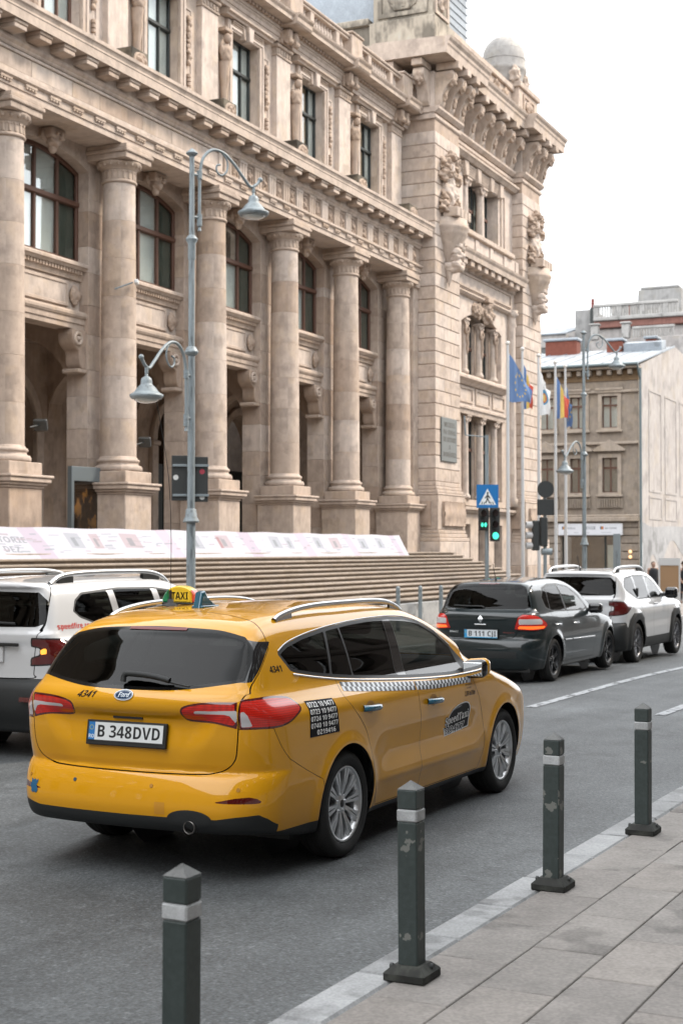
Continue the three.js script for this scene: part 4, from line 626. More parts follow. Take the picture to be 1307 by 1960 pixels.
  put('lintel', moldX([[-1.13, 7.05], [-0.66, 7.05], [-0.66, 7.17], [-0.63, 7.175], [-0.63, 7.30], [-0.60, 7.31], [-0.57, 7.36], [-0.57, 7.42], [-0.62, 7.47], [-0.7, 7.495], [-1.13, 7.495]], c - w, c + w), STONE[0], sp);
  // scroll consoles under the lintel
  for (const e of [-1, 1]) { const k = grp('console', bay), X = c + e * (HW - 0.26), f = (x) => X + e * x; const out = curveOutline([[0.255, 7.04, 1], [-0.28, 7.04, 1], [-0.31, 6.92], [-0.26, 6.72], [-0.14, 6.60], [-0.02, 6.52], [0.0, 6.36], [0.03, 6.22], [0.10, 6.12, 1], [0.255, 6.12, 1]], 5).map(([x, y]) => [f(x), y]); put('scroll', slabZ(e < 0 ? out.reverse() : out, -1.02, -0.60, [], 0.02), STONE[2], k); put('volute', [new THREE.TorusGeometry(0.13, 0.045, 8, 20).translate(f(-0.10), 6.82, -0.58), new THREE.SphereGeometry(0.06, 8, 6).translate(f(-0.10), 6.82, -0.58)], STONE[1], k); put('console_foot', CB(Math.min(f(-0.1), f(0.258)), Math.max(f(-0.1), f(0.258)), 6.02, 6.118, -1.05, -0.57, 0.02), STONE[0], k); }
});
// porch behind the bays: floor, ceiling, rear wall with arched doorways
{
  const x0 = 18.5, x1 = 48.5, p = grp('porch');
  put('porch_floor', BX(x0, x1, 1.2, LAND - 0.004, -6, 0.9), SLAB[1], p); put('porch_ceiling', BX(x0, x1, 7.5, 7.62, -6, -1.16), STONE[2], p);
  for (const [bi, c] of BAYX.entries()) {
    const HB = BAYH[bi], hw = 1.25, pts = []; for (let i = 0; i <= 16; i++) { const t = Math.PI * (1 - i / 16); pts.push([c + Math.cos(t) * hw, 5.25 + Math.sin(t) * hw]); }
    put('rear_wall', slabZ([[c - HB, LAND], [c - hw, LAND], ...pts, [c + hw, LAND], [c + HB, LAND], [c + HB, 7.5], [c - HB, 7.5]], -5.6, -5.0), STONE[2], p);
    const ring = (r0, r1) => { const o = [], q = []; for (let i = 0; i <= 16; i++) { const t = Math.PI * (1 - i / 16); o.push([c + Math.cos(t) * r1, 5.25 + Math.sin(t) * r1]); q.push([c + Math.cos(t) * r0, 5.25 + Math.sin(t) * r0]); } return [...o, ...q.reverse()]; };
    put('archivolt', slabZ(ring(1.26, 1.52), -5.0, -4.86, [], 0.02), STONE[1], p);
    for (const e of [-1, 1]) { put('pilaster', [CB(c + e * 1.4 - 0.17, c + e * 1.4 + 0.17, LAND, 5.1, -5.0, -4.84, 0.02), CB(c + e * 1.4 - 0.23, c + e * 1.4 + 0.23, 5.1, 5.25, -5.0, -4.78, 0.03)], STONE[1], p); }
    put('vestibule_wall', [BX(c - HB, c + HB, LAND, 7.5, -9.1, -9.0), BX(c - HB, c - 2.06, LAND, 7.5, -9.0, -5.62), BX(c - HB, c + HB, 7.4, 7.5, -9.0, -5.62), BX(c - HB, c + HB, LAND - 0.1, LAND - 0.01, -9.0, -5.62)], STONE[2], p);
    put('door_leaf', [CB(c - 1.2, c - 0.03, LAND + 0.02, 4.6, -5.5, -5.42, 0.02), CB(c + 0.03, c + 1.2, LAND + 0.02, 4.6, -5.5, -5.42, 0.02)], mDarkFrame, p);
    // cross arch from pier to wall
    const rib = [], rin = []; for (let i = 0; i <= 12; i++) { const t = Math.PI * (1 - i / 12); rib.push([-3.08 + Math.cos(t) * 1.92, 5.5 + Math.sin(t) * 1.6]); }
    put('cross_arch', slabX([[-5.0, 7.49], [-1.16, 7.49], [-1.16, 5.5], ...rib.slice().reverse(), [-5.0, 5.5]], c - HB - 0.3, c - HB + 0.3), STONE[2], p);
  }
  put('porch_end', BX(x0 - 0.3, x0, LAND, 11.4, -6, -0.6), STONE[2], p);
}
// entablature over the columns
const E0 = 18.6, E1 = 48.5;
{
  const en = grp('entablature');
  put('architrave', moldX([[-1.14, 11.402], [0.43, 11.402], [0.43, 11.54], [0.46, 11.545], [0.46, 11.70], [0.50, 11.71], [0.54, 11.74], [0.54, 11.80], [-1.14, 11.80]], E0, E1), STONE[1], en);
  put('frieze', BX(E0, E1, 11.80, 12.38, -0.9, 0.40), STONE[0], en);
  put('frieze_panel', slabZ([[E0, 11.83], [34.25, 11.83], [34.25, 12.36], [E0, 12.36]], 0.40, 0.46, [[[E0 + 0.1, 11.92], [34.05, 11.92], [34.05, 12.29], [E0 + 0.1, 12.29]]], 0.012), STONE[3], en);
  for (let x = 20.2, i = 0; x < 33.8; i++) { const w = [1.5, 1.1, 1.8, 1.35][i % 4]; put('stone_block', CB(x, x + w - 0.01, 11.935, 12.275, 0.39, 0.425, 0.006), STONE[(i * 2) % 5], en); x += w; }
  put('bed_mould', moldX([[-0.6, 12.382], [0.44, 12.382], [0.47, 12.42], [0.47, 12.45], [0.52, 12.50], [0.52, 12.56], [-0.6, 12.56]], E0, E1), STONE[1], en);
  put('corona', moldX([[-0.6, 12.562], [0.50, 12.562], [0.50, 12.79], [0.90, 12.79], [0.90, 12.775], [0.93, 12.775], [0.93, 12.97], [0.945, 12.985], [0.94, 13.03], [0.965, 13.09], [1.0, 13.12], [1.0, 13.20], [-0.6, 13.30]], E0, E1), STONE[4], en);
  for (let x = 25.85 - 0.866 * 8, i = 0; x < 48.3; x += 0.866, i++) {
    put('mutule', [CB(x - 0.21, x + 0.21, 12.60, 12.70, 0.48, 0.86, 0.012), CB(x - 0.225, x + 0.225, 12.703, 12.785, 0.48, 0.885, 0.012)], STONE[i % 3], en);
    put('regula', [CB(x - 0.2, x + 0.2, 11.64, 11.70, 0.45, 0.515, 0.008), ...[-0.15, -0.05, 0.05, 0.15].map((d) => BX(x + d - 0.03, x + d + 0.03, 11.60, 11.642, 0.45, 0.505))], STONE[(i + 1) % 3], en);
    if (x > 34.4) {
      put('triglyph', [-0.14, 0, 0.14].map((d) => CB(x + d - 0.058, x + d + 0.058, 11.81, 12.34, 0.39, 0.48, 0.022)).concat(CB(x - 0.215, x + 0.215, 12.30, 12.375, 0.39, 0.49, 0.01)), STONE[(i % 2) * 3], en);
      put('metope_relief', [lump(new THREE.SphereGeometry(0.13, 20, 16).scale(0.8, 1.3, 0.5), 0.025, 30, i).translate(x + 0.433, 12.06, 0.41), lump(new THREE.TorusGeometry(0.11, 0.03, 6, 12).scale(0.9, 1.5, 1), 0.01, 40, i).translate(x + 0.433, 12.06, 0.41), slabZ([[x + 0.24, 11.84], [x + 0.625, 11.84], [x + 0.625, 12.33], [x + 0.24, 12.33]], 0.40, 0.435, [[[x + 0.275, 11.875], [x + 0.59, 11.875], [x + 0.59, 12.295], [x + 0.275, 12.295]]])], STONE[2], en);
    }
  }
}
// upper storey
{
  const uz = -0.20, up = grp('upper_storey');
  BAYX.forEach((c, bi) => {
    const HB = BAYH[bi], W2 = 0.80, y0 = 13.72, y1 = 16.16;
    put('upper_wall', slabZ([[c - HB + 0.002, 13.2], [c + HB - 0.002, 13.2], [c + HB - 0.002, 17.0], [c - HB + 0.002, 17.0]], uz - 0.5, uz, [[[c - W2, y0], [c + W2, y0], [c + W2, y1], [c - W2, y1]]]), STONE[[1, 3, 4][bi % 3]], up);
    const fm = bi <= 1 ? mWood : mDarkFrame, win = grp('upper_window');
    const xs = [c - W2, c - W2 / 3, c + W2 / 3, c + W2], holes = []; for (let q = 0; q < 3; q++) for (const [a, b] of [[y0 + 0.07, 15.22], [15.34, y1 - 0.06]]) holes.push([[xs[q] + (q ? 0.028 : 0.06), a], [xs[q + 1] - (q < 2 ? 0.028 : 0.06), a], [xs[q + 1] - (q < 2 ? 0.028 : 0.06), b], [xs[q] + (q ? 0.028 : 0.06), b]]);
    put('frame', slabZ([[c - W2, y0], [c + W2, y0], [c + W2, y1], [c - W2, y1]], uz - 0.30, uz - 0.22, holes, 0.012), fm, win);
    put('transom', CB(c - W2 + 0.02, c + W2 - 0.02, 15.235, 15.325, uz - 0.26, uz - 0.19, 0.01), fm, win);
    for (const h of holes) mesh('pane', boxUV(slabZ(h, uz - 0.275, uz - 0.268)), mPane, win);
    for (let q = 0; q < 3; q++) put('blind', BX(xs[q], xs[q + 1], y0, y1, uz - 0.312 - q * 0.002, uz - 0.308 - q * 0.002), bi >= 4 && q === 1 ? mOchre : mBlind, win);
    // surround, lintel bands, keystone, hood
    const sur = grp('window_surround');
    put('architrave_frame', slabZ([[c - 1.06, y0 - 0.1], [c - W2, y0 - 0.1], [c - W2, y1], [c + W2, y1], [c + W2, y0 - 0.1], [c + 1.06, y0 - 0.1], [c + 1.06, 16.44], [c - 1.06, 16.44]], uz, uz + 0.10, [], 0.015), STONE[1], sur);
    put('frame_fillet', slabZ([[c - 1.0, y0 - 0.1], [c - 0.93, y0 - 0.1], [c - 0.93, 16.22], [c + 0.93, 16.22], [c + 0.93, y0 - 0.1], [c + 1.0, y0 - 0.1], [c + 1.0, 16.29], [c - 1.0, 16.29]], uz + 0.10, uz + 0.13), STONE[3], sur);
    for (let q = 0; q < 3; q++) put('lintel_band', CB(c - 0.9, c + 0.9, 16.30 + q * 0.045, 16.335 + q * 0.045, uz + 0.1, uz + 0.14 + q * 0.02, 0.006), STONE[2], sur);
    put('keystone', [slabZ([[c - 0.10, 16.05], [c + 0.10, 16.05], [c + 0.165, 16.46], [c - 0.165, 16.46]], uz, uz + 0.26, [], 0.015)], STONE[3], sur);
    for (const e of [-1, 1]) put('voussoir', slabZ([[c + e * 0.13, 16.08], [c + e * 0.24, 16.08], [c + e * 0.33, 16.46], [c + e * 0.19, 16.46]].sort(() => 0), uz, uz + 0.17, [], 0.01), STONE[1], sur);
    put('hood', moldX([[uz, 16.46], [uz + 0.22, 16.46], [uz + 0.24, 16.51], [uz + 0.32, 16.54], [uz + 0.32, 16.60], [uz, 16.66]], c - 1.38, c + 1.38), STONE[4], sur);
    // herm at the left of the window, hanging garland at the right
    const hx = c - 1.30, herm = [new THREE.SphereGeometry(0.12, 12, 10).scale(0.9, 1.15, 1).translate(hx, 15.78, uz + 0.20), lump(new THREE.SphereGeometry(0.2, 28, 20).scale(0.95, 1.45, 0.85), 0.015, 20).translate(hx, 15.35, uz + 0.15), lump(new THREE.CylinderGeometry(0.17, 0.08, 1.2, 10, 8), 0.012, 24).translate(hx, 14.55, uz + 0.10), CB(hx - 0.12, hx + 0.12, 13.7, 13.98, uz, uz + 0.2, 0.02), CB(hx - 0.2, hx + 0.2, 15.95, 16.06, uz, uz + 0.26, 0.02)];
    for (const e of [-1, 1]) herm.push(lump(new THREE.SphereGeometry(0.09, 16, 12).scale(0.8, 1.9, 0.9), 0.01, 26).translate(hx + e * 0.17, 15.42, uz + 0.12), lump(new THREE.SphereGeometry(0.07, 16, 12).scale(0.7, 2.2, 0.7), 0.01, 28).translate(hx + e * 0.1, 14.9, uz + 0.12));
    put('herm_figure', herm, STONE[2], sur);
    const gx = c + 1.30, gar = []; for (let q = 0; q < 9; q++) gar.push(lump(new THREE.SphereGeometry(0.085 - 0.004 * (q % 3), 8, 6).scale(1, 1.15, 0.7), 0.02, 34, q).translate(gx + 0.02 * Math.sin(q * 2), 15.75 - q * 0.145, uz + 0.05)); for (let q = 0; q < 3; q++) gar.push(new THREE.CylinderGeometry(0.05, 0.06, 0.09, 8).translate(gx, 14.25 - q * 0.11, uz + 0.05));
    put('garland', gar, STONE[2], sur); put('garland_panel', slabZ([[gx - 0.18, 13.9], [gx + 0.18, 13.9], [gx + 0.18, 16.05], [gx - 0.18, 16.05]], uz, uz + 0.025, [[[gx - 0.14, 13.95], [gx + 0.14, 13.95], [gx + 0.14, 16.0], [gx - 0.14, 16.0]]]), STONE[3], sur);
  });
  COLX.forEach((s, i) => {
    const pl = grp('upper_pilaster');
    put('shaft', CB(s - 0.44, s + 0.44, 13.45, 16.25, uz - 0.1, uz + 0.16, 0.012), STONE[3], pl); put('base', [CB(s - 0.52, s + 0.52, 13.2, 13.36, uz - 0.1, uz + 0.25, 0.02), CB(s - 0.48, s + 0.48, 13.363, 13.448, uz - 0.1, uz + 0.2, 0.02)], STONE[1], pl);
    const fl = [CB(s - 0.47, s + 0.47, 16.252, 16.32, uz - 0.1, uz + 0.2, 0.015), CB(s - 0.44, s + 0.44, 16.322, 16.50, uz - 0.1, uz + 0.17, 0.01), CB(s - 0.5, s + 0.5, 16.503, 16.60, uz - 0.1, uz + 0.24, 0.02)]; for (let q = -2; q <= 2; q++) fl.push(CB(s + q * 0.17 - 0.05, s + q * 0.17 + 0.05, 16.34, 16.48, uz, uz + 0.195, 0.01)); put('capital', fl, STONE[0], pl);
    const br = [CB(s - 0.36, s + 0.36, 16.62, 17.06, uz, uz + 0.30, 0.02)]; for (const e of [-0.2, 0.2]) { br.push(CB(s + e - 0.13, s + e + 0.13, 16.70, 17.05, uz, uz + 0.52, 0.05)); br.push(new THREE.CylinderGeometry(0.10, 0.10, 0.24, 12).rotateZ(Math.PI / 2).translate(s + e, 16.72, uz + 0.44)); } put('bracket', br, STONE[2], pl);
    const bl = grp('cornice_block'); put('block', CB(s - 0.36, s + 0.36, 13.21, 13.74, uz, 0.58, 0.02), WEATHER, bl); put('carving', [lump(new THREE.SphereGeometry(0.2, 24, 20).scale(1.2, 0.85, 0.35), 0.03, 26, i), lump(new THREE.TorusGeometry(0.22, 0.05, 6, 14).scale(1.15, 0.75, 0.7), 0.015, 30, i)].map((g) => g.translate(s, 13.47, 0.59)), STONE[2], bl);
  });
  put('upper_architrave', moldX([[-0.5, 16.67], [0.0, 16.67], [0.0, 16.78], [0.03, 16.785], [0.03, 16.90], [0.07, 16.94], [0.07, 16.98], [-0.5, 16.98]], E0, E1), STONE[1], up);
  const den = []; for (let x = E0; x < E1 - 0.1; x += 0.2) den.push(BX(x, x + 0.12, 17.062, 17.14, 0.1, 0.2)); stuff(put('dentils', den, STONE[2], up));
  put('upper_cornice', moldX([[-0.6, 16.982], [0.10, 16.982], [0.10, 17.06], [0.12, 17.15], [0.48, 17.16], [0.52, 17.16], [0.52, 17.27], [0.58, 17.33], [0.60, 17.38], [-0.6, 17.46]], E0, E1), STONE[4], up);
  for (const s of COLX) put('cornice_break', moldX([[0.0, 17.07], [0.55, 17.07], [0.62, 17.10], [0.66, 17.155], [0.66, 17.275], [0.72, 17.335], [0.74, 17.385], [0.0, 17.44]], s - 0.5, s + 0.5), STONE[0], up);
  // balustrade
  const bal = grp('balustrade'), bg = lathe([[0.0, 17.60], [0.065, 17.60], [0.065, 17.64], [0.045, 17.66], [0.075, 17.74], [0.07, 17.80], [0.04, 17.92], [0.036, 17.96], [0.06, 17.98], [0.06, 18.02], [0, 18.02]], 8);
  put('base_rail', CB(E0, E1 - 0.1, 17.44, 17.60, -0.05, 0.33, 0.02), STONE[1], bal); put('top_rail', [CB(E0, E1 - 0.1, 18.02, 18.10, -0.02, 0.30, 0.02), CB(E0, E1 - 0.1, 18.103, 18.20, -0.06, 0.35, 0.03)], STONE[4], bal);
  for (const s of COLX) { put('balustrade_pier', [CB(s - 0.42, s + 0.42, 17.42, 18.23, -0.1, 0.40, 0.02), CB(s - 0.47, s + 0.47, 18.232, 18.30, -0.14, 0.45, 0.02)], STONE[0], bal); }
  for (const c of BAYX) { for (const e of [-1, 1]) put('balustrade_pier', CB(c + e * 0.92 - 0.12, c + e * 0.92 + 0.12, 17.6, 18.02, -0.02, 0.3, 0.015), STONE[1], bal); for (let x = c - 1.62; x < c + 1.64; x += 0.205) if (Math.abs(Math.abs(x - c) - 0.92) > 0.17) { const b = mesh('baluster', bg, STONE[3], bal); b.position.set(x, 0, 0.14); } }
  put('roof', BX(E0, 48.4, 17.0, 17.4, -14, -0.61), STONE[2], palace);
}
// ---------- end pavilion of the palace ----------
{
  const PL = 48.5, PR = 61.1, B0 = 51.0, B1 = 58.55, zF = 1.0, zB = 0.55, pv = [STONE[3], STONE[4], STONE[1], STONE[3]];
  // rusticated piers: courses of blocks with sunk joints
  for (const [x0, x1] of [[PL, B0], [B1, PR]]) {
    const pier = grp('rusticated_pier'); put('core', BX(x0 + 0.03, x1 - 0.03, 4.2, 17.2, -0.9, zF - 0.03), STONE[2], pier);
    for (let i = 0, y = 4.24; y < 16.55; i++, y += 0.456) {
      const sp = x0 + (x1 - x0) * (i % 2 ? 0.36 : 0.62);
      put('stone_block', CB(x0, sp - 0.004, y + 0.014, y + 0.442, -0.85, zF, 0.014), pick(pv), pier); put('stone_block', CB(sp + 0.004, x1, y + 0.014, y + 0.442, -0.85, zF, 0.014), pick(pv), pier);
    }
    // flared foot, rough panel, plinth
    const foot = grp('pier_foot'), e = (d, y0, y1) => CB(x0 - d, x1 + d, y0 + 0.003, y1 - 0.003, -0.9, zF + d, 0.02);
    put('flare', [[0.02, 4.08, 4.24], [0.05, 3.96, 4.08], [0.10, 3.84, 3.96], [0.15, 3.76, 3.84]].map((a) => e(...a)), STONE[1], foot);
    put('stone_block', e(0.14, 2.55, 3.76), STONE[4], foot); put('rough_panel', lump(new THREE.BoxGeometry(x1 - x0 - 0.35, 0.85, 0.14, 24, 9, 2), 0.016, 17).translate((x0 + x1) / 2 + 0.1, 3.12, zF + 0.17), STONE[2], foot);
    put('rough_panel', lump(new THREE.BoxGeometry(0.14, 0.85, 1.1, 2, 9, 12), 0.016, 17).translate(x0 - 0.16, 3.12, 0.35), STONE[2], foot);
    put('curve_course', [[0.16, 2.42, 2.55], [0.20, 2.28, 2.42], [0.26, 2.14, 2.28]].map((a) => e(...a)), STONE[1], foot); put('stone_block', e(0.26, 1.2, 2.14), STONE[3], foot); put('stone_block', e(0.30, -1.2, 1.2), STONE[0], foot);
  }
  put('side_wall', BX(PL + 0.02, PL + 1.2, -1, 17.2, -14, -0.86), STONE[4]); put('end_wall', BX(PR - 0.6, PR - 0.02, -1, 19.4, -14, -0.86), STONE[2]);
  // anta beside the last column
  put('anta', [CB(47.98, PL - 0.003, LAND, 3.2, -1.1, 0.5, 0.015), CB(47.95, PL - 0.003, 3.2, 3.45, -1.1, 0.55, 0.03), CB(48.05, PL - 0.003, 3.45, 11.39, -1.1, 0.36, 0.012), CB(47.98, PL - 0.003, 11.0, 11.18, -1.1, 0.44, 0.02)], STONE[1]);
  // recessed bay
  const bay = grp('pavilion_bay'), C = 54.75, wallY = (name, y0, y1, holes = [], m = STONE[3], z0 = zB - 0.6, z1 = zB) => put(name, slabZ([[B0, y0], [B1, y0], [B1, y1], [B0, y1]], z0, z1, holes), m, bay);
  const box = (x0, x1, y0, y1) => [[x0, y0], [x1, y0], [x1, y1], [x0, y1]];
  wallY('basement_wall', -1, 3.25, [box(52.35, 53.35, 0.6, 2.82), box(54.25, 55.25, 0.6, 2.82), box(56.15, 57.15, 0.6, 2.82)], STONE[1]);
  for (const x of [52.35, 54.25, 56.15]) { const w = grp('basement_window'); put('frame', slabZ(box(x, x + 1, 0.6, 2.82), zB - 0.4, zB - 0.32, [box(x + 0.07, x + 0.47, 0.68, 2.74), box(x + 0.53, x + 0.93, 0.68, 2.74)], 0.01), mDarkFrame, w); for (const d of [0.07, 0.53]) mesh('pane', boxUV(slabZ(box(x + d, x + d + 0.4, 0.68, 2.74), zB - 0.37, zB - 0.36)), mPane, w); put('room_back', BX(x, x + 1, 0.6, 2.82, zB - 0.58, zB - 0.56), mVoid, w); }
  put('ledge', moldX([[zB - 0.2, 3.25], [zB + 0.12, 3.25], [zB + 0.16, 3.32], [zB + 0.25, 3.36], [zB + 0.25, 3.45], [zB - 0.2, 3.52]], B0, B1), STONE[4], bay);
  const OX0 = 52.35, OX1 = 57.15;
  wallY('bay_wall', 3.52, 7.0, [box(OX0, OX1, 3.75, 6.98)], STONE[4]);
  wallY('band_wall', 7.0, 8.25, [], STONE[3]);
  const arch = arcPts(C, 2.35, 10.45, 10.95); wallY('arch_wall', 8.25, 12.0, [[[C - 2.35, 8.5], [C + 2.35, 8.5], ...arch.slice().reverse()]], STONE[3]);
  put('recess_back', [BX(OX0 - 0.3, OX1 + 0.3, 3.5, 11.2, zB - 0.64, zB - 0.62)], STONE[0], bay);
  put('lintel', moldX([[zB, 6.95], [zB + 0.12, 6.95], [zB + 0.14, 7.1], [zB + 0.2, 7.14], [zB + 0.2, 7.22], [zB, 7.3]], B0, B1 - 1.3), STONE[1], bay);
  for (const [a, b] of [[52.1, 53.6], [53.9, 55.6], [55.9, 57.4]]) put('band_panel', slabZ(box(a, b, 7.4, 8.0), zB, zB + 0.05, [box(a + 0.09, b - 0.09, 7.49, 7.91)]), STONE[4], bay);
  put('window_ledge', moldX([[zB, 8.05], [zB + 0.1, 8.05], [zB + 0.2, 8.15], [zB + 0.34, 8.24], [zB + 0.34, 8.32], [zB + 0.22, 8.4], [zB, 8.46]], B0, B1 - 1.3), STONE[1], bay);
  // windows between colonnettes on two levels
  const colonnette = (x, y0, y1, z, r, scroll) => { const c = grp('colonnette'); put('shaft', lathe([[0.01, y0], [r * 1.5, y0], [r * 1.5, y0 + 0.12], [r * 1.15, y0 + 0.18], [r, y0 + 0.24], [r * 0.88, y1 - 0.3], [r * 1.1, y1 - 0.28], [r * 0.9, y1 - 0.24], [r * 1.35, y1 - 0.1], [r * 1.4, y1 - 0.09], [0.01, y1 - 0.09]], 20).translate(x, 0, z), STONE[3], c); put('capital', [CB(x - r * 1.6, x + r * 1.6, y1 - 0.09, y1, z - r * 1.5, z + r * 1.5, 0.01), ...[-1, 1].map((e) => new THREE.TorusGeometry(r * 0.55, r * 0.28, 6, 12).translate(x + e * r * 1.1, y1 - 0.16, z + r * 0.9))], STONE[1], c); if (scroll) put('scroll_ornament', [lump(new THREE.TorusGeometry(0.15, 0.06, 8, 16), 0.01, 30).translate(x, y1 - 0.45, z + r), lump(new THREE.CylinderGeometry(0.09, 0.05, 0.8, 8, 4), 0.02, 20).translate(x, y1 - 0.95, z + r)], STONE[2], c); };
  const glaze = (x0, x1, y0, y1, tr, z, fm) => { const w = grp('pavilion_window'), m = (x0 + x1) / 2, hs = []; for (const [a, b] of [[x0 + 0.06, m - 0.03], [m + 0.03, x1 - 0.06]]) for (const [c, d] of [[y0 + 0.07, tr - 0.05], [tr + 0.05, y1 - 0.06]]) hs.push(box(a, b, c, d)); put('frame', slabZ(box(x0, x1, y0, y1), z - 0.04, z + 0.04, hs, 0.01), fm, w); put('transom', CB(x0, x1, tr - 0.06, tr + 0.06, z, z + 0.07, 0.01), mWood, w); for (const h of hs) mesh('pane', boxUV(slabZ(h, z - 0.005, z + 0.003)), mPane, w); put('curtain', BX(x0, x1, y0, y1, z - 0.1, z - 0.09), mCurtain, w); };
  for (const x of [53.05, 54.75, 56.45]) { colonnette(x, 3.76, 6.97, zB - 0.12, 0.15, false); colonnette(x, 8.5, 10.62, zB - 0.14, 0.13, true); }
  for (const [a, b] of [[53.25, 54.55], [54.95, 56.25]]) { glaze(a, b, 3.8, 6.9, 5.7, zB - 0.42, mDarkFrame); glaze(a, b, 8.5, 10.6, 9.6, zB - 0.42, mDarkFrame); }
  for (const x of [52.35, 52.9, 54.6, 56.3]) put('mullion_pier', [BX(x, x + 0.3, 3.75, 6.98, zB - 0.6, zB - 0.3), BX(x, x + 0.3, 8.5, 10.7, zB - 0.6, zB - 0.3)], STONE[1], bay);
  // crown of the arch, carved; hood pieces; framed panel; cornice with mutules
  put('arch_carving', [lump(new THREE.SphereGeometry(0.42, 36, 28).scale(0.8, 1.15, 0.6), 0.05, 16).translate(C + 0.15, 11.05, zB + 0.1), ...[-1, -0.62, 0.62].map((d, i) => lump(new THREE.SphereGeometry(0.3, 28, 20).scale(1.3, 0.9, 0.5), 0.05, 18, i).translate(C + 0.15 + d, 11.05, zB + 0.04)), CB(C - 0.2, C + 0.5, 11.42, 11.62, zB, zB + 0.34, 0.03)], STONE[2], bay);
  put('arch_hood', [moldX([[zB, 11.42], [zB + 0.1, 11.42], [zB + 0.2, 11.5], [zB + 0.2, 11.56], [zB, 11.62]], B0, C - 0.25), moldX([[zB, 11.42], [zB + 0.1, 11.42], [zB + 0.2, 11.5], [zB + 0.2, 11.56], [zB, 11.62]], C + 0.55, B1 - 0.7)], STONE[1], bay);
  for (const x of [B1 - 0.5]) put('corner_shaft', [lathe([[0.01, 3.6], [0.26, 3.6], [0.26, 3.9], [0.2, 4.0], [0.18, 10.9], [0.24, 11.0], [0.2, 11.1], [0.2, 11.4], [0.3, 11.6], [0.01, 11.6]], 18).translate(x, 0, zB + 0.1), lump(new THREE.SphereGeometry(0.26, 24, 16).scale(1, 0.7, 1), 0.03, 22).translate(x, 11.45, zB + 0.12)], STONE[3], bay);
  put('frieze_panel', slabZ(box(B0, B1, 11.66, 12.32), zB - 0.2, zB + 0.08, [], 0), STONE[3], bay); put('panel_frame', slabZ(box(51.3, 58.1, 11.7, 12.28), zB + 0.08, zB + 0.13, [box(51.45, 57.95, 11.8, 12.18)], 0.01), STONE[4], bay);
  put('bay_cornice', moldX([[zB - 0.3, 12.32], [zB + 0.12, 12.32], [zB + 0.16, 12.4], [zB + 0.16, 12.6], [zB + 0.6, 12.6], [zB + 0.62, 12.58], [zB + 0.64, 12.76], [zB + 0.7, 12.84], [zB + 0.73, 12.92], [zB - 0.3, 13.0]], B0 + 0.003, B1 - 0.003), STONE[4], bay);
  for (let x = 51.35; x < 58.3; x += 0.78) put('mutule', CB(x - 0.2, x + 0.2, 12.36, 12.595, zB + 0.13, zB + 0.56, 0.015), STONE[Math.floor(x) % 2], bay);
  put('balcony_front', [BX(B0, B1, 13.0, 13.62, zB - 0.3, zB + 0.28), ...[51.6, 53.3, 55.0, 56.7, 58.2].map((x) => CB(x - 0.18, x + 0.18, 13.02, 13.6, zB, zB + 0.33, 0.012))], STONE[3], bay); put('balcony_rail', CB(B0, B1 - 0.9, 13.62, 13.82, zB - 0.3, zB + 0.42, 0.03), STONE[4], bay);
  wallY('upper_wall', 13.6, 17.2, [box(52.6, 56.75, 13.82, 16.02)], STONE[3]);
  for (const x of [53.15, 55.0]) colonnette(x, 13.83, 15.98, zB - 0.16, 0.17, false); for (const [a, b] of [[53.4, 54.75], [55.25, 56.5]]) glaze(a, b, 13.82, 15.95, 15.0, zB - 0.42, mDarkFrame);
  put('recess_back', BX(52.4, 57.0, 13.7, 16.1, zB - 0.64, zB - 0.62), STONE[0], bay);
  for (const [x, d] of [[52.7, -0.06], [54.1, 0], [55.6, 0.06], [56.75, 0.08]]) put('keystone', slabZ([[x - 0.14, 15.95], [x + 0.14, 15.95], [x + 0.22 + d, 16.5], [x - 0.22 + d, 16.5]], zB, zB + 0.16, [], 0.015), STONE[4], bay);
  for (let q = 0; q < 5; q++) put('lintel_band', CB(52.4, 57.1, 16.06 + q * 0.085, 16.12 + q * 0.085, zB, zB + 0.05 + q * 0.012, 0.008), STONE[1], bay);
  put('hood', moldX([[zB, 16.52], [zB + 0.18, 16.52], [zB + 0.28, 16.62], [zB + 0.34, 16.66], [zB + 0.34, 16.74], [zB, 16.82]], B0, B1), STONE[4], bay);
  put('side_strip', slabZ(box(57.0, 57.5, 13.9, 16.2), zB, zB + 0.06, [box(57.08, 57.42, 14.0, 16.1)]), STONE[1], bay);
  // top band, brackets and main cornice
  const topc = grp('pavilion_cornice');
  for (const [a, b, z] of [[PL - 0.06, B0 + 0.06, zF], [B0 + 0.062, B1 - 0.062, zB + 0.05], [B1 - 0.06, PR + 0.06, zF]]) {
    put('band', [moldX([[-0.9, 16.98], [z, 16.98], [z + 0.04, 17.02], [z + 0.04, 17.12], [-0.9, 17.12]], a, b), moldX([[-0.9, 17.2], [z + 0.03, 17.2], [z + 0.1, 17.26], [z + 0.16, 17.32], [z + 0.16, 17.40], [-0.9, 17.44]], a, b)], STONE[1], topc);
    put('frieze', BX(a + 0.05, b - 0.05, 17.0, 18.65, -0.9, z - 0.04), STONE[3], topc);
    const n = b - a > 4 ? 6 : 3; for (let i = 0; i < n; i++) {
      const x = n === 3 ? a + 0.36 + i * (b - a - 0.72) / 2 : a + 0.6 + i * (b - a - 1.2) / 5, k = grp('bracket', topc);
      const prof = curveOutline([[z - 0.1, 18.62, 1], [z + 0.62, 18.62, 1], [z + 0.66, 18.42], [z + 0.54, 18.24], [z + 0.36, 18.06], [z + 0.24, 17.80], [z + 0.20, 17.56], [z + 0.12, 17.42, 1], [z - 0.1, 17.42, 1]], 5);
      put('bracket', slabX(prof, x - 0.2, x + 0.2), STONE[4], topc); topc.remove(k);
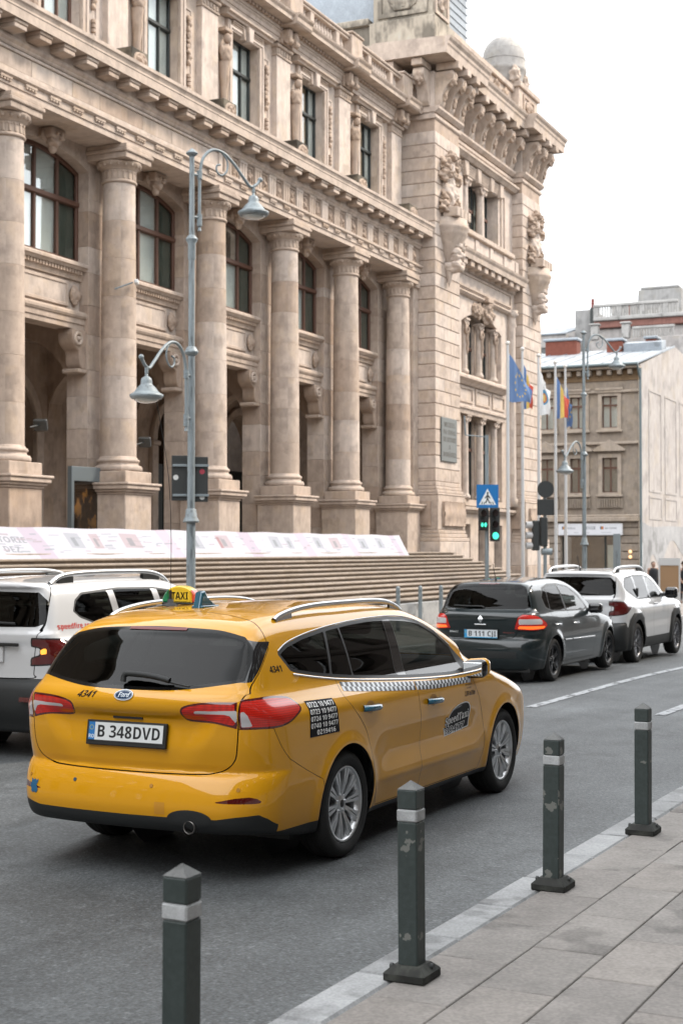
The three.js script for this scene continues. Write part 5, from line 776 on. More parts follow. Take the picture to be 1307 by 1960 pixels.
      put('bracket_leaf', [lump(new THREE.SphereGeometry(0.2, 24, 20).scale(0.9, 1.3, 0.8), 0.03, 22, i).translate(x, 18.36, z + 0.54), lump(new THREE.SphereGeometry(0.13, 20, 16).scale(0.8, 2.2, 0.7), 0.02, 26, i).translate(x, 17.86, z + 0.26), new THREE.CylinderGeometry(0.11, 0.11, 0.44, 12).rotateZ(Math.PI / 2).translate(x, 18.42, z + 0.5)], STONE[2], topc);
      put('mutule', CB(x - 0.2, x + 0.2, 18.68, 18.93, z, z + 0.84, 0.015), STONE[i % 2], topc);
    }
    const ov = z === zF ? 0.86 : 0; put('cornice', moldX([[-1, 18.94], [z + 0.72, 18.94], [z + 0.74, 18.92], [z + 0.78, 18.92], [z + 0.80, 19.18], [z + 0.84, 19.24], [z + 0.85, 19.34], [z + 0.92, 19.42], [z + 0.95, 19.50], [-1, 19.60]], a - ov, b + ov), STONE[4], topc);
  }
  // return of the cornice along the left flank, with two brackets
  put('side_frieze', BX(PL + 0.03, PL + 0.6, 17.0, 18.9, -3.2, -0.9), STONE[2], topc); put('side_cornice', moldX([[-0.9, 18.92], [-0.03, 18.92], [0.80, 18.93], [0.84, 19.2], [0.95, 19.48], [0, 19.58], [-0.9, 19.58]], -3.2, -0.98).rotateY(-Math.PI / 2).translate(0, 0, 0).applyMatrix4(new THREE.Matrix4().set(-1, 0, 0, 0, 0, 1, 0, 0, 0, 0, 1, 0, 0, 0, 0, 1)).translate(0, 0, 0), STONE[4], topc);
  topc.children[topc.children.length - 1].geometry = uvS(BX(PL - 0.86, PL + 0.6, 18.93, 19.56, -3.2, -1.003)); 
  for (const zc of [0.62, -0.45]) { put('bracket', slabZ(curveOutline([[0.1, 18.62, 1], [-0.62, 18.62, 1], [-0.66, 18.42], [-0.54, 18.24], [-0.36, 18.06], [-0.24, 17.80], [-0.20, 17.56], [-0.12, 17.42, 1], [0.1, 17.42, 1]], 5).reverse().map(([x, y]) => [PL + x, y]), zc - 0.2, zc + 0.2), STONE[4], topc); put('mutule', CB(PL - 0.8, PL + 0.1, 18.68, 18.92, zc - 0.2, zc + 0.2, 0.015), STONE[0], topc); put('bracket_leaf', lump(new THREE.SphereGeometry(0.2, 24, 20).scale(0.8, 1.3, 0.9), 0.03, 22).translate(PL - 0.52, 18.34, zc), STONE[2], topc); }
  // attic: carved corner block, parapet, second block, small dome, metal roofs
  const at = grp('attic'), mDome = M([0.50, 0.48, 0.45], 0.8, { map: rep(tStone, 0.25) });
  put('attic_block', [CB(PL + 0.2, 50.7, 19.5, 20.75, -1.6, 0.92, 0.02), CB(PL + 0.35, 50.55, 20.75, 22.6, -1.5, 0.8, 0.02)], WSTONE, at);
  put('attic_base', CB(PL + 0.1, 50.8, 19.55, 19.8, -1.7, 1.0, 0.02), WSTONE, at);
  put('carved_panel', [slabZ(box(49.0, 50.3, 20.9, 22.3), 0.8, 0.86, [box(49.12, 50.18, 21.02, 22.18)]), lump(new THREE.SphereGeometry(0.4, 28, 20).scale(1, 1.1, 0.25), 0.05, 14).translate(49.65, 21.6, 0.82)], STONE[4], at);
  put('carved_panel', [slabX([[-1.3, 20.9], [0.6, 20.9], [0.6, 22.3], [-1.3, 22.3]], PL + 0.28, PL + 0.35, [[[-1.15, 21.05], [0.45, 21.05], [0.45, 22.15], [-1.15, 22.15]]]), lump(new THREE.SphereGeometry(0.5, 28, 20).scale(0.2, 0.9, 1.2), 0.05, 14).translate(PL + 0.33, 21.55, -0.35)], WSTONE, at);
  put('weathered_wall', [CB(PL + 0.3, 49.2, 19.0, 20.7, -9, -1.6, 0.02), CB(PL + 0.15, 49.3, 20.7, 20.95, -9, -1.62, 0.02)], WSTONE, at);
  put('parapet', [CB(50.72, 58.3, 19.5, 20.7, 0.2, 0.62, 0.02), CB(50.7, 58.3, 20.7, 20.95, 0.1, 0.75, 0.03)], STONE[4], at);
  for (let q = 0; q < 6; q++) put('parapet_relief', lump(new THREE.SphereGeometry(0.3, 24, 20).scale(1, 1.2, 0.4), 0.05, 16, q).translate(51.6 + q * 1.15, 20.25, 0.66), STONE[2], at);
  put('attic_block', [CB(58.35, 60.95, 19.5, 20.9, -1.0, 0.92, 0.02), CB(58.25, 61.05, 20.9, 21.15, -1.1, 1.02, 0.03)], STONE[4], at);
  put('carved_panel', [slabZ(box(58.9, 60.4, 19.85, 20.75), 0.92, 0.97, [box(59.02, 60.28, 19.97, 20.63)]), lump(new THREE.SphereGeometry(0.34, 24, 20).scale(1.3, 0.8, 0.25), 0.05, 15).translate(59.65, 20.3, 0.95)], STONE[2], at);
  put('small_dome', lathe([[0.0, 23.36], [0.2, 23.34], [0.4, 23.27], [0.6, 23.13], [0.76, 22.93], [0.86, 22.68], [0.9, 22.4], [0.9, 22.0], [0.95, 21.95], [0.95, 21.8], [0.86, 21.72], [0.8, 21.4], [0.8, 20.9], [0.0, 20.9]], 36).translate(59.2, 0, 0.0), mDome, at);
  for (let q = 0; q < 4; q++) put('dome_ring', new THREE.TorusGeometry([0.905, 0.905, 0.84, 0.6][q], 0.014, 5, 28).rotateX(Math.PI / 2).translate(59.2, [21.95, 22.3, 22.72, 23.08][q], 0), mDome, at);
  for (const [dx, dz] of [[0.7, 0.75], [-0.5, 0.75]]) put('acroterion', lump(new THREE.SphereGeometry(0.28, 24, 20).scale(0.9, 1.3, 0.9), 0.06, 14).translate(58.9 + dx, 21.4, dz), STONE[4], at);
  put('metal_roof', [CB(50.6, 55.6, 19.8, 26.5, -6, -0.35, 0.05)], mZinc, at); for (let q = 0; q < 18; q++) put('roof_batten', BX(50.55, 55.65, 21 + q * 0.3, 21.05 + q * 0.3, -0.352, -0.32), mZinc, at);
  put('main_roof', slabX([[-3.2, 20.2], [-9, 22.8], [-14, 22.8], [-14, 17.3], [-3.2, 17.3]], 20, PL + 0.25), mZinc, at);
  // mural crowns and trophies on the piers
  for (const [x, y0] of [[50.0, 0], [60.3, 0]]) {
    const c = grp('trophy'), putT = (n, g, m, pr) => put(n, (Array.isArray(g) ? merge(g) : g).translate(-x, 0, -zF), m, pr); c.position.set(x - 0.25, 0, zF); c.scale.set(1.3, 1, 1.45);
    putT('crown_basket', [lathe([[0.01, 11.9], [0.16, 12.0], [0.34, 12.5], [0.58, 13.0], [0.62, 13.1], [0.62, 13.2], [0.66, 13.25], [0.66, 13.35], [0.6, 13.38], [0.6, 13.6], [0.01, 13.6]], 20).scale(1, 1, 0.75).translate(x, 0, zF + 0.02), ...[-0.42, -0.14, 0.14, 0.42].map((d) => CB(x + d - 0.11, x + d + 0.11, 13.6, 13.95, zF + 0.05, zF + 0.44, 0.02))], STONE[4], c);
    putT('drapery', [0, 1, 2].map((q) => lump(new THREE.SphereGeometry(0.3, 24, 20).scale(1.3 - q * 0.3, 0.8, 0.9), 0.06, 12, q).translate(x + 0.1 - q * 0.06, 12.75 - q * 0.4, zF + 0.16)), STONE[3], c);
    putT('shield', [lump(new THREE.SphereGeometry(0.42, 28, 24).scale(0.9, 1.35, 0.45), 0.04, 14).translate(x - 0.1, 14.55, zF + 0.05), CB(x - 0.17, x + 0.02, 14.3, 15.6, zF, zF + 0.2, 0.04)], STONE[3], c);
    putT('trophy_carving', [[-0.4, 15.5, 0.22], [0.22, 15.6, 0.26], [0.02, 15.85, 0.2], [-0.5, 15.1, 0.2], [0.36, 15.15, 0.22], [-0.52, 14.0, 0.2], [-0.42, 14.35, 0.18], [0.3, 14.3, 0.2], [-0.05, 15.2, 0.22]].map(([dx, y, r], q) => lump(new THREE.SphereGeometry(r, 24, 20).scale(1, 1.2, 0.7), 0.05, 20, q).translate(x + dx, y, zF + 0.08)), STONE[2], c);
    putT('pendant', [lump(new THREE.ConeGeometry(0.16, 0.9, 8, 4), 0.015, 20).rotateX(Math.PI).translate(x - 0.08, 11.65, zF + 0.06)], STONE[4], c);
  }
}
// steps in front of the palace: twelve treads on a low plain wall
const stairs = thing('staircase', 'broad flight of worn stone steps in front of the palace columns', 'steps', [0, 0, -19.5]);
{
  const n = 12, y0 = 0.50, y1 = LAND, zT = 1.2, zBt = 5.3, dz = (zBt - zT) / n, dy = (y1 - y0) / n, X0 = 16, X1 = 48.9;
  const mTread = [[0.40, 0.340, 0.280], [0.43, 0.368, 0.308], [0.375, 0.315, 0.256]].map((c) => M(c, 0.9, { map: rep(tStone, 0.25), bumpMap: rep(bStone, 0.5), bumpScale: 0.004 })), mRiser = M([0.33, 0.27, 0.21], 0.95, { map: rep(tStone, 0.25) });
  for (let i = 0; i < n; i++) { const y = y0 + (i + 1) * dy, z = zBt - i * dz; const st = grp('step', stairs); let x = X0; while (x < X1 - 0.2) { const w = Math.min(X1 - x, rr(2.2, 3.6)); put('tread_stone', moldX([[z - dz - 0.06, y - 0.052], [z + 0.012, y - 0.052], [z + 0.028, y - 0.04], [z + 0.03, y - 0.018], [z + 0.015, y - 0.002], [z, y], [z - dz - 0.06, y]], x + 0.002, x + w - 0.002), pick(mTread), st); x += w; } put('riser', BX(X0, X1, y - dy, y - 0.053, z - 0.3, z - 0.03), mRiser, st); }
  put('landing', BX(X0, 48.4, LAND - 0.15, LAND, -1.2, 1.2 - dz), mTread[1], stairs);
  put('stair_core', moldX([[0, -0.3], [zBt - 0.32, -0.3], [zBt - 0.32, y0], [1.0, LAND - 0.2], [0, LAND - 0.2]], X0, X1 - 0.02), mRiser, stairs);
  const mWall = M([0.52, 0.53, 0.53], 0.85, { map: rep(tSlab, 0.3) }); for (let x = X0; x < X1 - 0.1; x += 2.4) put('wall_slab', CB(x + 0.004, Math.min(X1, x + 2.396), -1, y0, zBt - 0.02, zBt + 0.2, 0.012), mWall, stairs);
}
// printed banner leaning along the top of the steps
{
  const tex = canvasTex(2048, 96, (c, w, h) => {
    c.fillStyle = '#e9eaf2'; c.fillRect(0, 0, w, h); const pk = ['#e6d4e4', '#ddd3e2', '#e9dbe8'];
    for (const [x, ww] of [[90, 30], [505, 44], [905, 40], [1210, 46], [1460, 44], [1700, 40], [1975, 34]]) { c.fillStyle = pk[x % 3]; c.beginPath(); c.moveTo(x, 0); c.lineTo(x + ww, 0); c.lineTo(x + ww + 16, h); c.lineTo(x + 16, h); c.fill(); }
    c.fillStyle = '#aab0b8'; c.font = 'bold 24px sans-serif'; for (const [t, x, y] of [['ISTORIE', 420, 46], ['DEZ', 440, 74]]) c.fillText(t, x, y);
    let q = 5; const r2 = () => { q = (q * 16807) % 2147483647; return q / 2147483647; };
    for (let i = 0; i < 150; i++) { const x = r2() * w, y = 14 + r2() * 60; c.fillStyle = ['#b9bfc6', '#c7c9d2', '#a9b2ba', '#c3b4bc'][i % 4]; c.globalAlpha = 0.75; c.fillRect(x, y, 6 + r2() * 26, 2 + r2() * 3); }
    for (const [x, ww] of [[620, 40], [690, 26], [780, 54], [1010, 40], [1110, 50], [1330, 44], [1400, 30], [1540, 36], [1620, 50], [1780, 44], [1880, 40]]) { c.globalAlpha = 0.6; c.fillStyle = x % 3 ? '#b6bcc4' : '#c9b0b4'; c.fillRect(x, 16 + (x % 5) * 3, ww, 46); c.fillStyle = '#8f979f'; c.fillRect(x + ww * 0.3, 30, ww * 0.3, 26); } c.globalAlpha = 1;
    c.fillStyle = '#b06a6a'; c.globalAlpha = 0.5; c.fillRect(1112, 22, 10, 40); c.globalAlpha = 1;
  });
  const b = thing('printed_banner', 'long white exhibition banner with pale pink stripes along the top step', 'banner', [0, 0, -19.5]);
  const N = 120, P = [], U = [], I = []; const x0 = 18, xt = 45.15, xb = 44.35;
  for (let j = 0; j <= 4; j++) for (let i = 0; i <= N; i++) { const u = i / N, v = j / 4, x = mix(x0, mix(xb, xt, v), u), wr = 0.005 * Math.sin(u * 160) + 0.012 * Math.sin(u * 47 + v * 2); P.push(x, mix(1.655, 2.32, v) + 0.01 * Math.sin(u * 70), mix(1.68, 1.0, v) + wr * (1 - Math.abs(v - 0.5))); U.push(u, v); if (i < N && j < 4) { const k = j * (N + 1) + i; I.push(k, k + 1, k + N + 2, k, k + N + 2, k + N + 1); } }
  const g = new THREE.BufferGeometry(); g.setAttribute('position', new THREE.Float32BufferAttribute(P, 3)); g.setAttribute('uv', new THREE.Float32BufferAttribute(U, 2)); g.setIndex(I); g.computeVertexNormals(); mesh('cloth', g, M([0.56, 0.56, 0.585], 0.75, { map: tex }), b);
  for (let x = 19; x < 45.2; x += 2.9) mesh('stay', [bar([x, 1.7, 0.9], [x, 2.3, 0.96], 0.02), bar([x, 2.3, 0.96], [x, 1.78, 0.2], 0.02)], mAlu, b);
}
// ---------- the other cars ----------
const lineF = (x0, y0, x1, y1) => { const l = Math.hypot(x1 - x0, y1 - y0), nx = (y1 - y0) / l, ny = -(x1 - x0) / l; return (x, y) => (x - x0) * nx + (y - y0) * ny; };
// dark hatchback with a bustle tail
const HATCH = (() => {
  const wp = spl([[-0.9, 0.77], [-0.6, 0.835], [-0.2, 0.872], [0.4, 0.886], [1.6, 0.888], [2.6, 0.876], [3.0, 0.83], [3.3, 0.74], [3.5, 0.6]]);
  const sec = spl([[0.1, -0.1], [0.2, -0.06], [0.3, -0.025], [0.45, -0.006], [0.6, 0], [0.75, -0.006], [0.86, -0.02], [0.92, -0.045], [0.98, -0.085], [1.1, -0.13], [1.25, -0.185], [1.36, -0.25], [1.5, -0.36]]);
  const top = spl([[-1, 1.36], [-0.42, 1.405], [0, 1.437], [0.6, 1.457], [1.0, 1.45], [1.3, 1.405], [1.6, 1.29], [1.9, 1.14], [2.15, 1.01], [2.4, 0.95], [2.9, 0.87], [3.2, 0.77], [3.45, 0.6]]);
  const rear = spl([[0.1, -0.60], [0.22, -0.70], [0.32, -0.765], [0.45, -0.79], [0.55, -0.78], [0.60, -0.755], [0.63, -0.72], [0.70, -0.715], [0.80, -0.735], [0.90, -0.745], [0.955, -0.735], [0.985, -0.70], [1.005, -0.63], [1.03, -0.585], [1.10, -0.56], [1.2, -0.53], [1.3, -0.485], [1.38, -0.43], [1.45, -0.36]]);
  return (x, y, z) => { const a = Math.abs(z); let W = wp(x) + sec(y); if (y < 0.8) for (const ax of [0, 2.625]) { const d = Math.hypot(x - ax, y - 0.31); if (d < 0.5) W += 0.02 * Math.exp(-(((d - 0.36) / 0.06) ** 2)); } if (x > 1.8 && y > 0.9) W -= 0.1 * sst(1.8, 2.3, x) * sst(0.9, 1.05, y); const R = rear(y) + 0.12 * z * z + 0.22 * a ** 6; const f = smax(smax(a - W, R - x, y > 1.0 ? 0.10 : 0.20), (y - (top(x) - 0.10 * z * z)) * 0.9, 0.1); return smax(smax(f, x - (3.42 - 0.25 * z * z - 0.1 * (y - 0.5)), 0.2), 0.19 - y, 0.03); };
})();
const mDarkPaint = MP([0.008, 0.016, 0.018], 0.4, { specularIntensity: 0.4, clearcoat: 1, clearcoatRoughness: 0.04 });
{
  const HZ = 0.95; const net = surfaceNet(HATCH, [-0.9, 3.55], [0.15, 1.5], 0.95, 0.0215), F = HATCH, G = net.grad;
  const dlo = poly([[-0.10, 1.03], [-0.16, 1.20], [0.02, 1.325], [0.35, 1.372], [0.75, 1.372], [1.1, 1.325], [1.45, 1.18], [1.72, 0.985], [1.5, 0.955], [0.8, 0.965], [0.1, 0.985]]), dg = (x, y) => dlo(x, y) + 0.02, b1 = lineF(0.72, 0.95, 0.66, 1.40), q1 = lineF(0.04, 0.97, 0.12, 1.36);
  const light = poly([[-0.9, 0.93], [-0.66, 0.965], [-0.52, 0.95], [-0.30, 0.845], [-0.27, 0.80], [-0.40, 0.755], [-0.70, 0.735], [-0.9, 0.74]]), lightR = poly([[0.50, 0.755], [0.56, 0.93], [0.62, 0.965], [0.95, 0.95], [0.95, 0.73]]);
  const rg = poly([[-0.3, 1.02], [0.6, 1.03], [0.68, 1.06], [0.64, 1.20], [0.58, 1.33], [0.48, 1.375], [-0.3, 1.395]]), hatch = poly(curveOutline([[-0.5, 0.625, 1], [0.36, 0.63], [0.50, 0.66], [0.545, 0.75], [0.60, 0.94], [0.68, 1.0], [0.70, 1.07], [0.66, 1.22], [0.6, 1.36], [0.55, 1.42], [0.55, 1.6, 1], [-0.5, 1.6, 1]], 5));
  const fd = poly([[0.72, 0.97], [0.735, 0.75], [0.78, 0.26], [1.80, 0.26], [1.86, 0.5], [1.84, 0.8], [1.72, 0.98]]), rd = poly([[0.0, 1.0], [0.05, 0.85], [0.32, 0.62], [0.40, 0.26], [0.78, 0.26], [0.735, 0.75], [0.72, 0.98]]), ws = poly([[-0.3, 1.0], [0.66, 1.0], [0.56, 1.33], [-0.3, 1.40]]);
  const soups = cutPanels(net, [
    { name: null, g: (x, y, z) => Math.max(Math.min(Math.hypot(x, y - 0.315) - 0.345, Math.hypot(x - 2.625, y - 0.315) - 0.345), 0.5 - z), box: [-0.5, 3.1, 0, 0.75] },
    { name: 'quarter', g: (x, y) => Math.max(dg(x, y), q1(x, y) + 0.01), box: [-0.4, 2, 0.9, 1.45] }, { name: 'rglass', g: (x, y) => Math.max(dg(x, y), 0.01 - q1(x, y), b1(x, y) + 0.03), box: [-0.4, 2, 0.9, 1.45] }, { name: 'fglass', g: (x, y) => Math.max(dg(x, y), 0.03 - b1(x, y), x - 1.62), box: [-0.4, 2, 0.9, 1.45] }, { name: 'trim', g: (x, y) => dlo(x, y), box: [-0.4, 2, 0.9, 1.45] },
    { name: 'lit', g: (x, y, z) => Math.max(light(x, y) + 0.015, 0.56 - z, lightR(z, y) + 0.015, y - 0.80, x + 0.35), box: [-1, -0.2, 0.7, 1] }, { name: 'lens', g: (x, y, z) => Math.max(light(x, y) + 0.02, 0.57 - z, lightR(z, y) + 0.02, y - 0.90, 0.825 - y, x + 0.42), box: [-1, -0.2, 0.7, 1] }, { name: 'light', g: (x, y, z) => Math.max(light(x, y), lightR(z, y)), gap: 0.003, box: [-1, -0.2, 0.7, 1] },
    { name: 'rear_glass', g: (x, y, z) => Math.max(rg(z, y), x + 0.25), box: [-0.8, -0.1, 0.95, 1.45] }, { name: 'tailgate', g: (x, y, z) => Math.max(hatch(z, y), x + 0.22), gap: 0.004, box: [-1, 0, 0.55, 1.6] },
    { name: 'bumper', g: (x, y) => Math.max(y - 0.735, x + 0.30), gap: 0.003, box: [-1, -0.2, 0, 0.8] }, { name: 'sill', g: (x, y) => Math.max(y - 0.25, 0.32 - x, x - 2.3), box: [0.2, 2.4, 0, 0.3] }, { name: 'rdoor', g: (x, y) => rd(x, y), gap: 0.003, box: [-0.1, 0.85, 0.2, 1.05] }, { name: 'fdoor', g: (x, y) => fd(x, y), gap: 0.003, box: [0.65, 1.95, 0.2, 1.05] }, { name: 'windscreen', g: (x, y, z) => Math.max(ws(z, y), 1.25 - x), box: [1.2, 2.3, 0.95, 1.45] }]);
  const p = roadPoint(20.2, -7.66, dip(21)), t = thing('hatchback_car', 'dark grey-green hatchback with lit tail lights ahead of the taxi', 'car', [p.x, p.y, p.z], RT + 0.0); t.scale.z = HZ;
  assemble(t, F, net, soups, { body: ['body_shell', mDarkPaint], tailgate: ['tailgate', mDarkPaint], bumper: ['rear_bumper', mDarkPaint], rdoor: ['door', mDarkPaint], fdoor: ['door', mDarkPaint], quarter: ['window_pane', mGlassTint], rglass: ['window_pane', mGlassTint], fglass: ['window_pane', mGlass], trim: ['window_trim', mTrim], light: ['tail_light', mRed], lit: ['brake_light', mLit], lens: ['reversing_lens', mLens], rear_glass: ['rear_window', mGlassTint], sill: ['sill_cover', mDarkPaint], windscreen: ['windscreen', mGlass] }, ['body', 'tailgate', 'bumper', 'rear_glass', 'windscreen'], ['quarter', 'rglass', 'fglass', 'rear_glass', 'windscreen']);
  const wh = wheelParts(0.305, 0.215, 0.20, 'five'); for (const x of [0, 2.625]) for (const z of [0.875, -0.875]) { addWheel(t, wh, x, 0.305, z, x + 0.2, mDarkAlu); mesh('wheel_well', [new THREE.CylinderGeometry(0.36, 0.36, 0.42, 24, 1, true, -Math.PI / 2, Math.PI).rotateX(-Math.PI / 2).translate(x, 0.315, Math.sign(z) * 0.65), new THREE.CircleGeometry(0.36, 24).translate(x, 0.315, Math.sign(z) * 0.45)], mBlack, t); }
  mesh('underbody', BX(-0.6, 3.0, 0.16, 0.22, -0.7, 0.7), mBlack, t); cabin(t, { x0: -0.5, x1: 2.0, floor: 0.28, seatRows: [[0.25, [0], 0.58], [1.0, [-0.35, 0.35], 0.6]], dash: 1.85, wheelX: 1.5, halfW: 0.58 });
  mesh('plate_holder', [new RoundedBoxGeometry(0.02, 0.13, 0.54, 2, 0.005).translate(-0.735, 0.69, 0)], mBlack, t); mesh('number_plate', [new THREE.PlaneGeometry(0.52, 0.112).rotateY(-Math.PI / 2).translate(-0.7465, 0.692, 0)], MP([1, 1, 1], 0.4, { map: plateTex('B 111 CJI', false, '#dfe6ea', '#3aa0d8') }), t);
  const gm = mesh('plate_edge', [CB(-0.748, -0.745, 0.632, 0.645, -0.26, 0.26, 0.001)], M([0.05, 0.35, 0.6], 0.5), t);
  mesh('badge', [new THREE.OctahedronGeometry(0.055).scale(0.3, 1, 0.75).translate(-0.757, 0.895, 0)], mChrome, t); mesh('badge_bar', [CB(-0.765, -0.745, 0.812, 0.826, -0.09, 0.09, 0.003)], mChrome, t);
  const st = (txt, c) => mSticker(canvasTex(256, 64, (x, w, h) => { x.clearRect(0, 0, w, h); x.fillStyle = c; x.font = 'bold 54px sans-serif'; const m = x.measureText(txt).width; x.save(); x.translate(4, 52); x.scale(248 / m, 1); x.fillText(txt, 0, 0); x.restore(); })); mesh('lettering', [sticker(F, G, 'rear', rect(-0.52, -0.37, 0.69, 0.735), 6, 3, 0.003)], st('RENAULT', '#c8cccc'), t); mesh('lettering', [sticker(F, G, 'rear', rect(0.33, 0.5, 0.70, 0.725), 6, 3, 0.003)], st('Megane', '#8a4a44'), t);
  const onR = (z, y, o) => { const q = onSkin(F, [-1.4, y, z], [1, 0, 0]), g = G(...q); return [q[0] + g[0] * o, q[1] + g[1] * o, q[2] + g[2] * o]; }; mesh('rear_wiper', [tube([onR(0.0, 1.02, 0.03), onR(-0.02, 1.05, 0.03), onR(-0.25, 1.06, 0.02), onR(-0.5, 1.07, 0.01)], 0.011, 20, 6)], mBlack, t); mesh('high_brake_light', [sticker(F, G, 'rear', rect(-0.16, 0.16, 1.372, 1.388), 8, 2, 0.004)], mRedDark, t); mesh('aerial', [bar([-0.2, 1.425, 0.02], [-0.32, 1.66, 0.02], 0.005), cyl(0.02, 0.012, 1.42, 1.46, 8).translate(-0.2, 0, 0.02)], mBlack, t); mesh('fog_recess', [new THREE.SphereGeometry(0.055, 12, 8).translate(-0.74, 0.44, 0.05)], mBlack, t); mesh('bumper_grille', [sticker(F, G, 'rear', rect(-0.55, 0.55, 0.355, 0.455), 12, 3, 0.002)], mPlastic, t);
  for (const s of [1, -1]) { for (const [x, y] of [[0.14, 0.80], [0.93, 0.79]]) mesh('door_handle', [tube([-0.1, -0.05, 0.05, 0.1].map((d, i) => { const q = onSkin(F, [x + d, y, 1.4], [0, 0, -1]); return [q[0], q[1], (q[2] + [0, 0.03, 0.03, 0][i]) * s]; }), 0.014, 14, 6)], mChrome, t); mesh('side_strip', [skinTube(F, G, [[0.42, 0.57], [0.72, 0.565]], 0.011, 0.004, 10, s)], mAlu, t); mesh('side_strip', [skinTube(F, G, [[0.77, 0.565], [1.82, 0.55]], 0.011, 0.004, 20, s)], mAlu, t); const mi = mesh('wing_mirror', [new RoundedBoxGeometry(0.14, 0.15, 0.22, 4, 0.05).translate(1.66, 0.98, 0.96 * s)], mGloss, t); mesh('mirror_arm', [bar([1.68, 0.95, 0.8 * s], [1.68, 0.96, 0.9 * s], 0.03)], mBlack, mi); }
}
// white sport utility cars: one shape, two of them
const SUV = (() => {
  const wp = spl([[-1, 0.82], [-0.7, 0.875], [-0.3, 0.895], [0.4, 0.90], [2.4, 0.90], [2.9, 0.88], [3.2, 0.83], [3.5, 0.7]]);
  const sec = spl([[0.1, -0.1], [0.25, -0.04], [0.35, -0.012], [0.5, -0.004], [0.7, -0.006], [0.85, 0], [0.96, -0.004], [1.02, -0.03], [1.08, -0.07], [1.16, -0.10], [1.3, -0.14], [1.45, -0.19], [1.55, -0.25], [1.7, -0.36]]);
  const top = spl([[-1.1, 1.55], [-0.7, 1.575], [-0.3, 1.595], [0.3, 1.613], [1.0, 1.612], [1.35, 1.575], [1.6, 1.49], [1.95, 1.29], [2.2, 1.15], [2.4, 1.10], [2.9, 1.06], [3.25, 0.98], [3.45, 0.8]]);
  const rear = spl([[0.1, -0.72], [0.3, -0.80], [0.42, -0.855], [0.52, -0.87], [0.62, -0.865], [0.68, -0.84], [0.71, -0.805], [0.80, -0.80], [0.92, -0.80], [1.0, -0.795], [1.06, -0.80], [1.10, -0.80], [1.14, -0.775], [1.2, -0.755], [1.35, -0.715], [1.46, -0.69], [1.50, -0.70], [1.53, -0.735], [1.56, -0.74], [1.62, -0.70], [1.7, -0.6]]);
  return (x, y, z) => { const a = Math.abs(z); let W = wp(x) + sec(y); if (y < 0.95) for (const ax of [0, 2.657]) { const d = Math.hypot(x - ax, (y - 0.36) * 0.92); if (d < 0.6) W += 0.032 * sst(0.52, 0.44, d); } if (x > 2.0 && y > 1.0) W -= 0.08 * sst(2.0, 2.5, x) * sst(1.0, 1.2, y); const R = rear(y) + 0.08 * z * z + 0.16 * a ** 6; const f = smax(smax(a - W, R - x, 0.12), (y - (top(x) - 0.07 * z * z)) * 0.92, 0.09); return smax(smax(f, x - (3.42 - 0.2 * z * z), 0.2), 0.24 - y, 0.03); };
})();
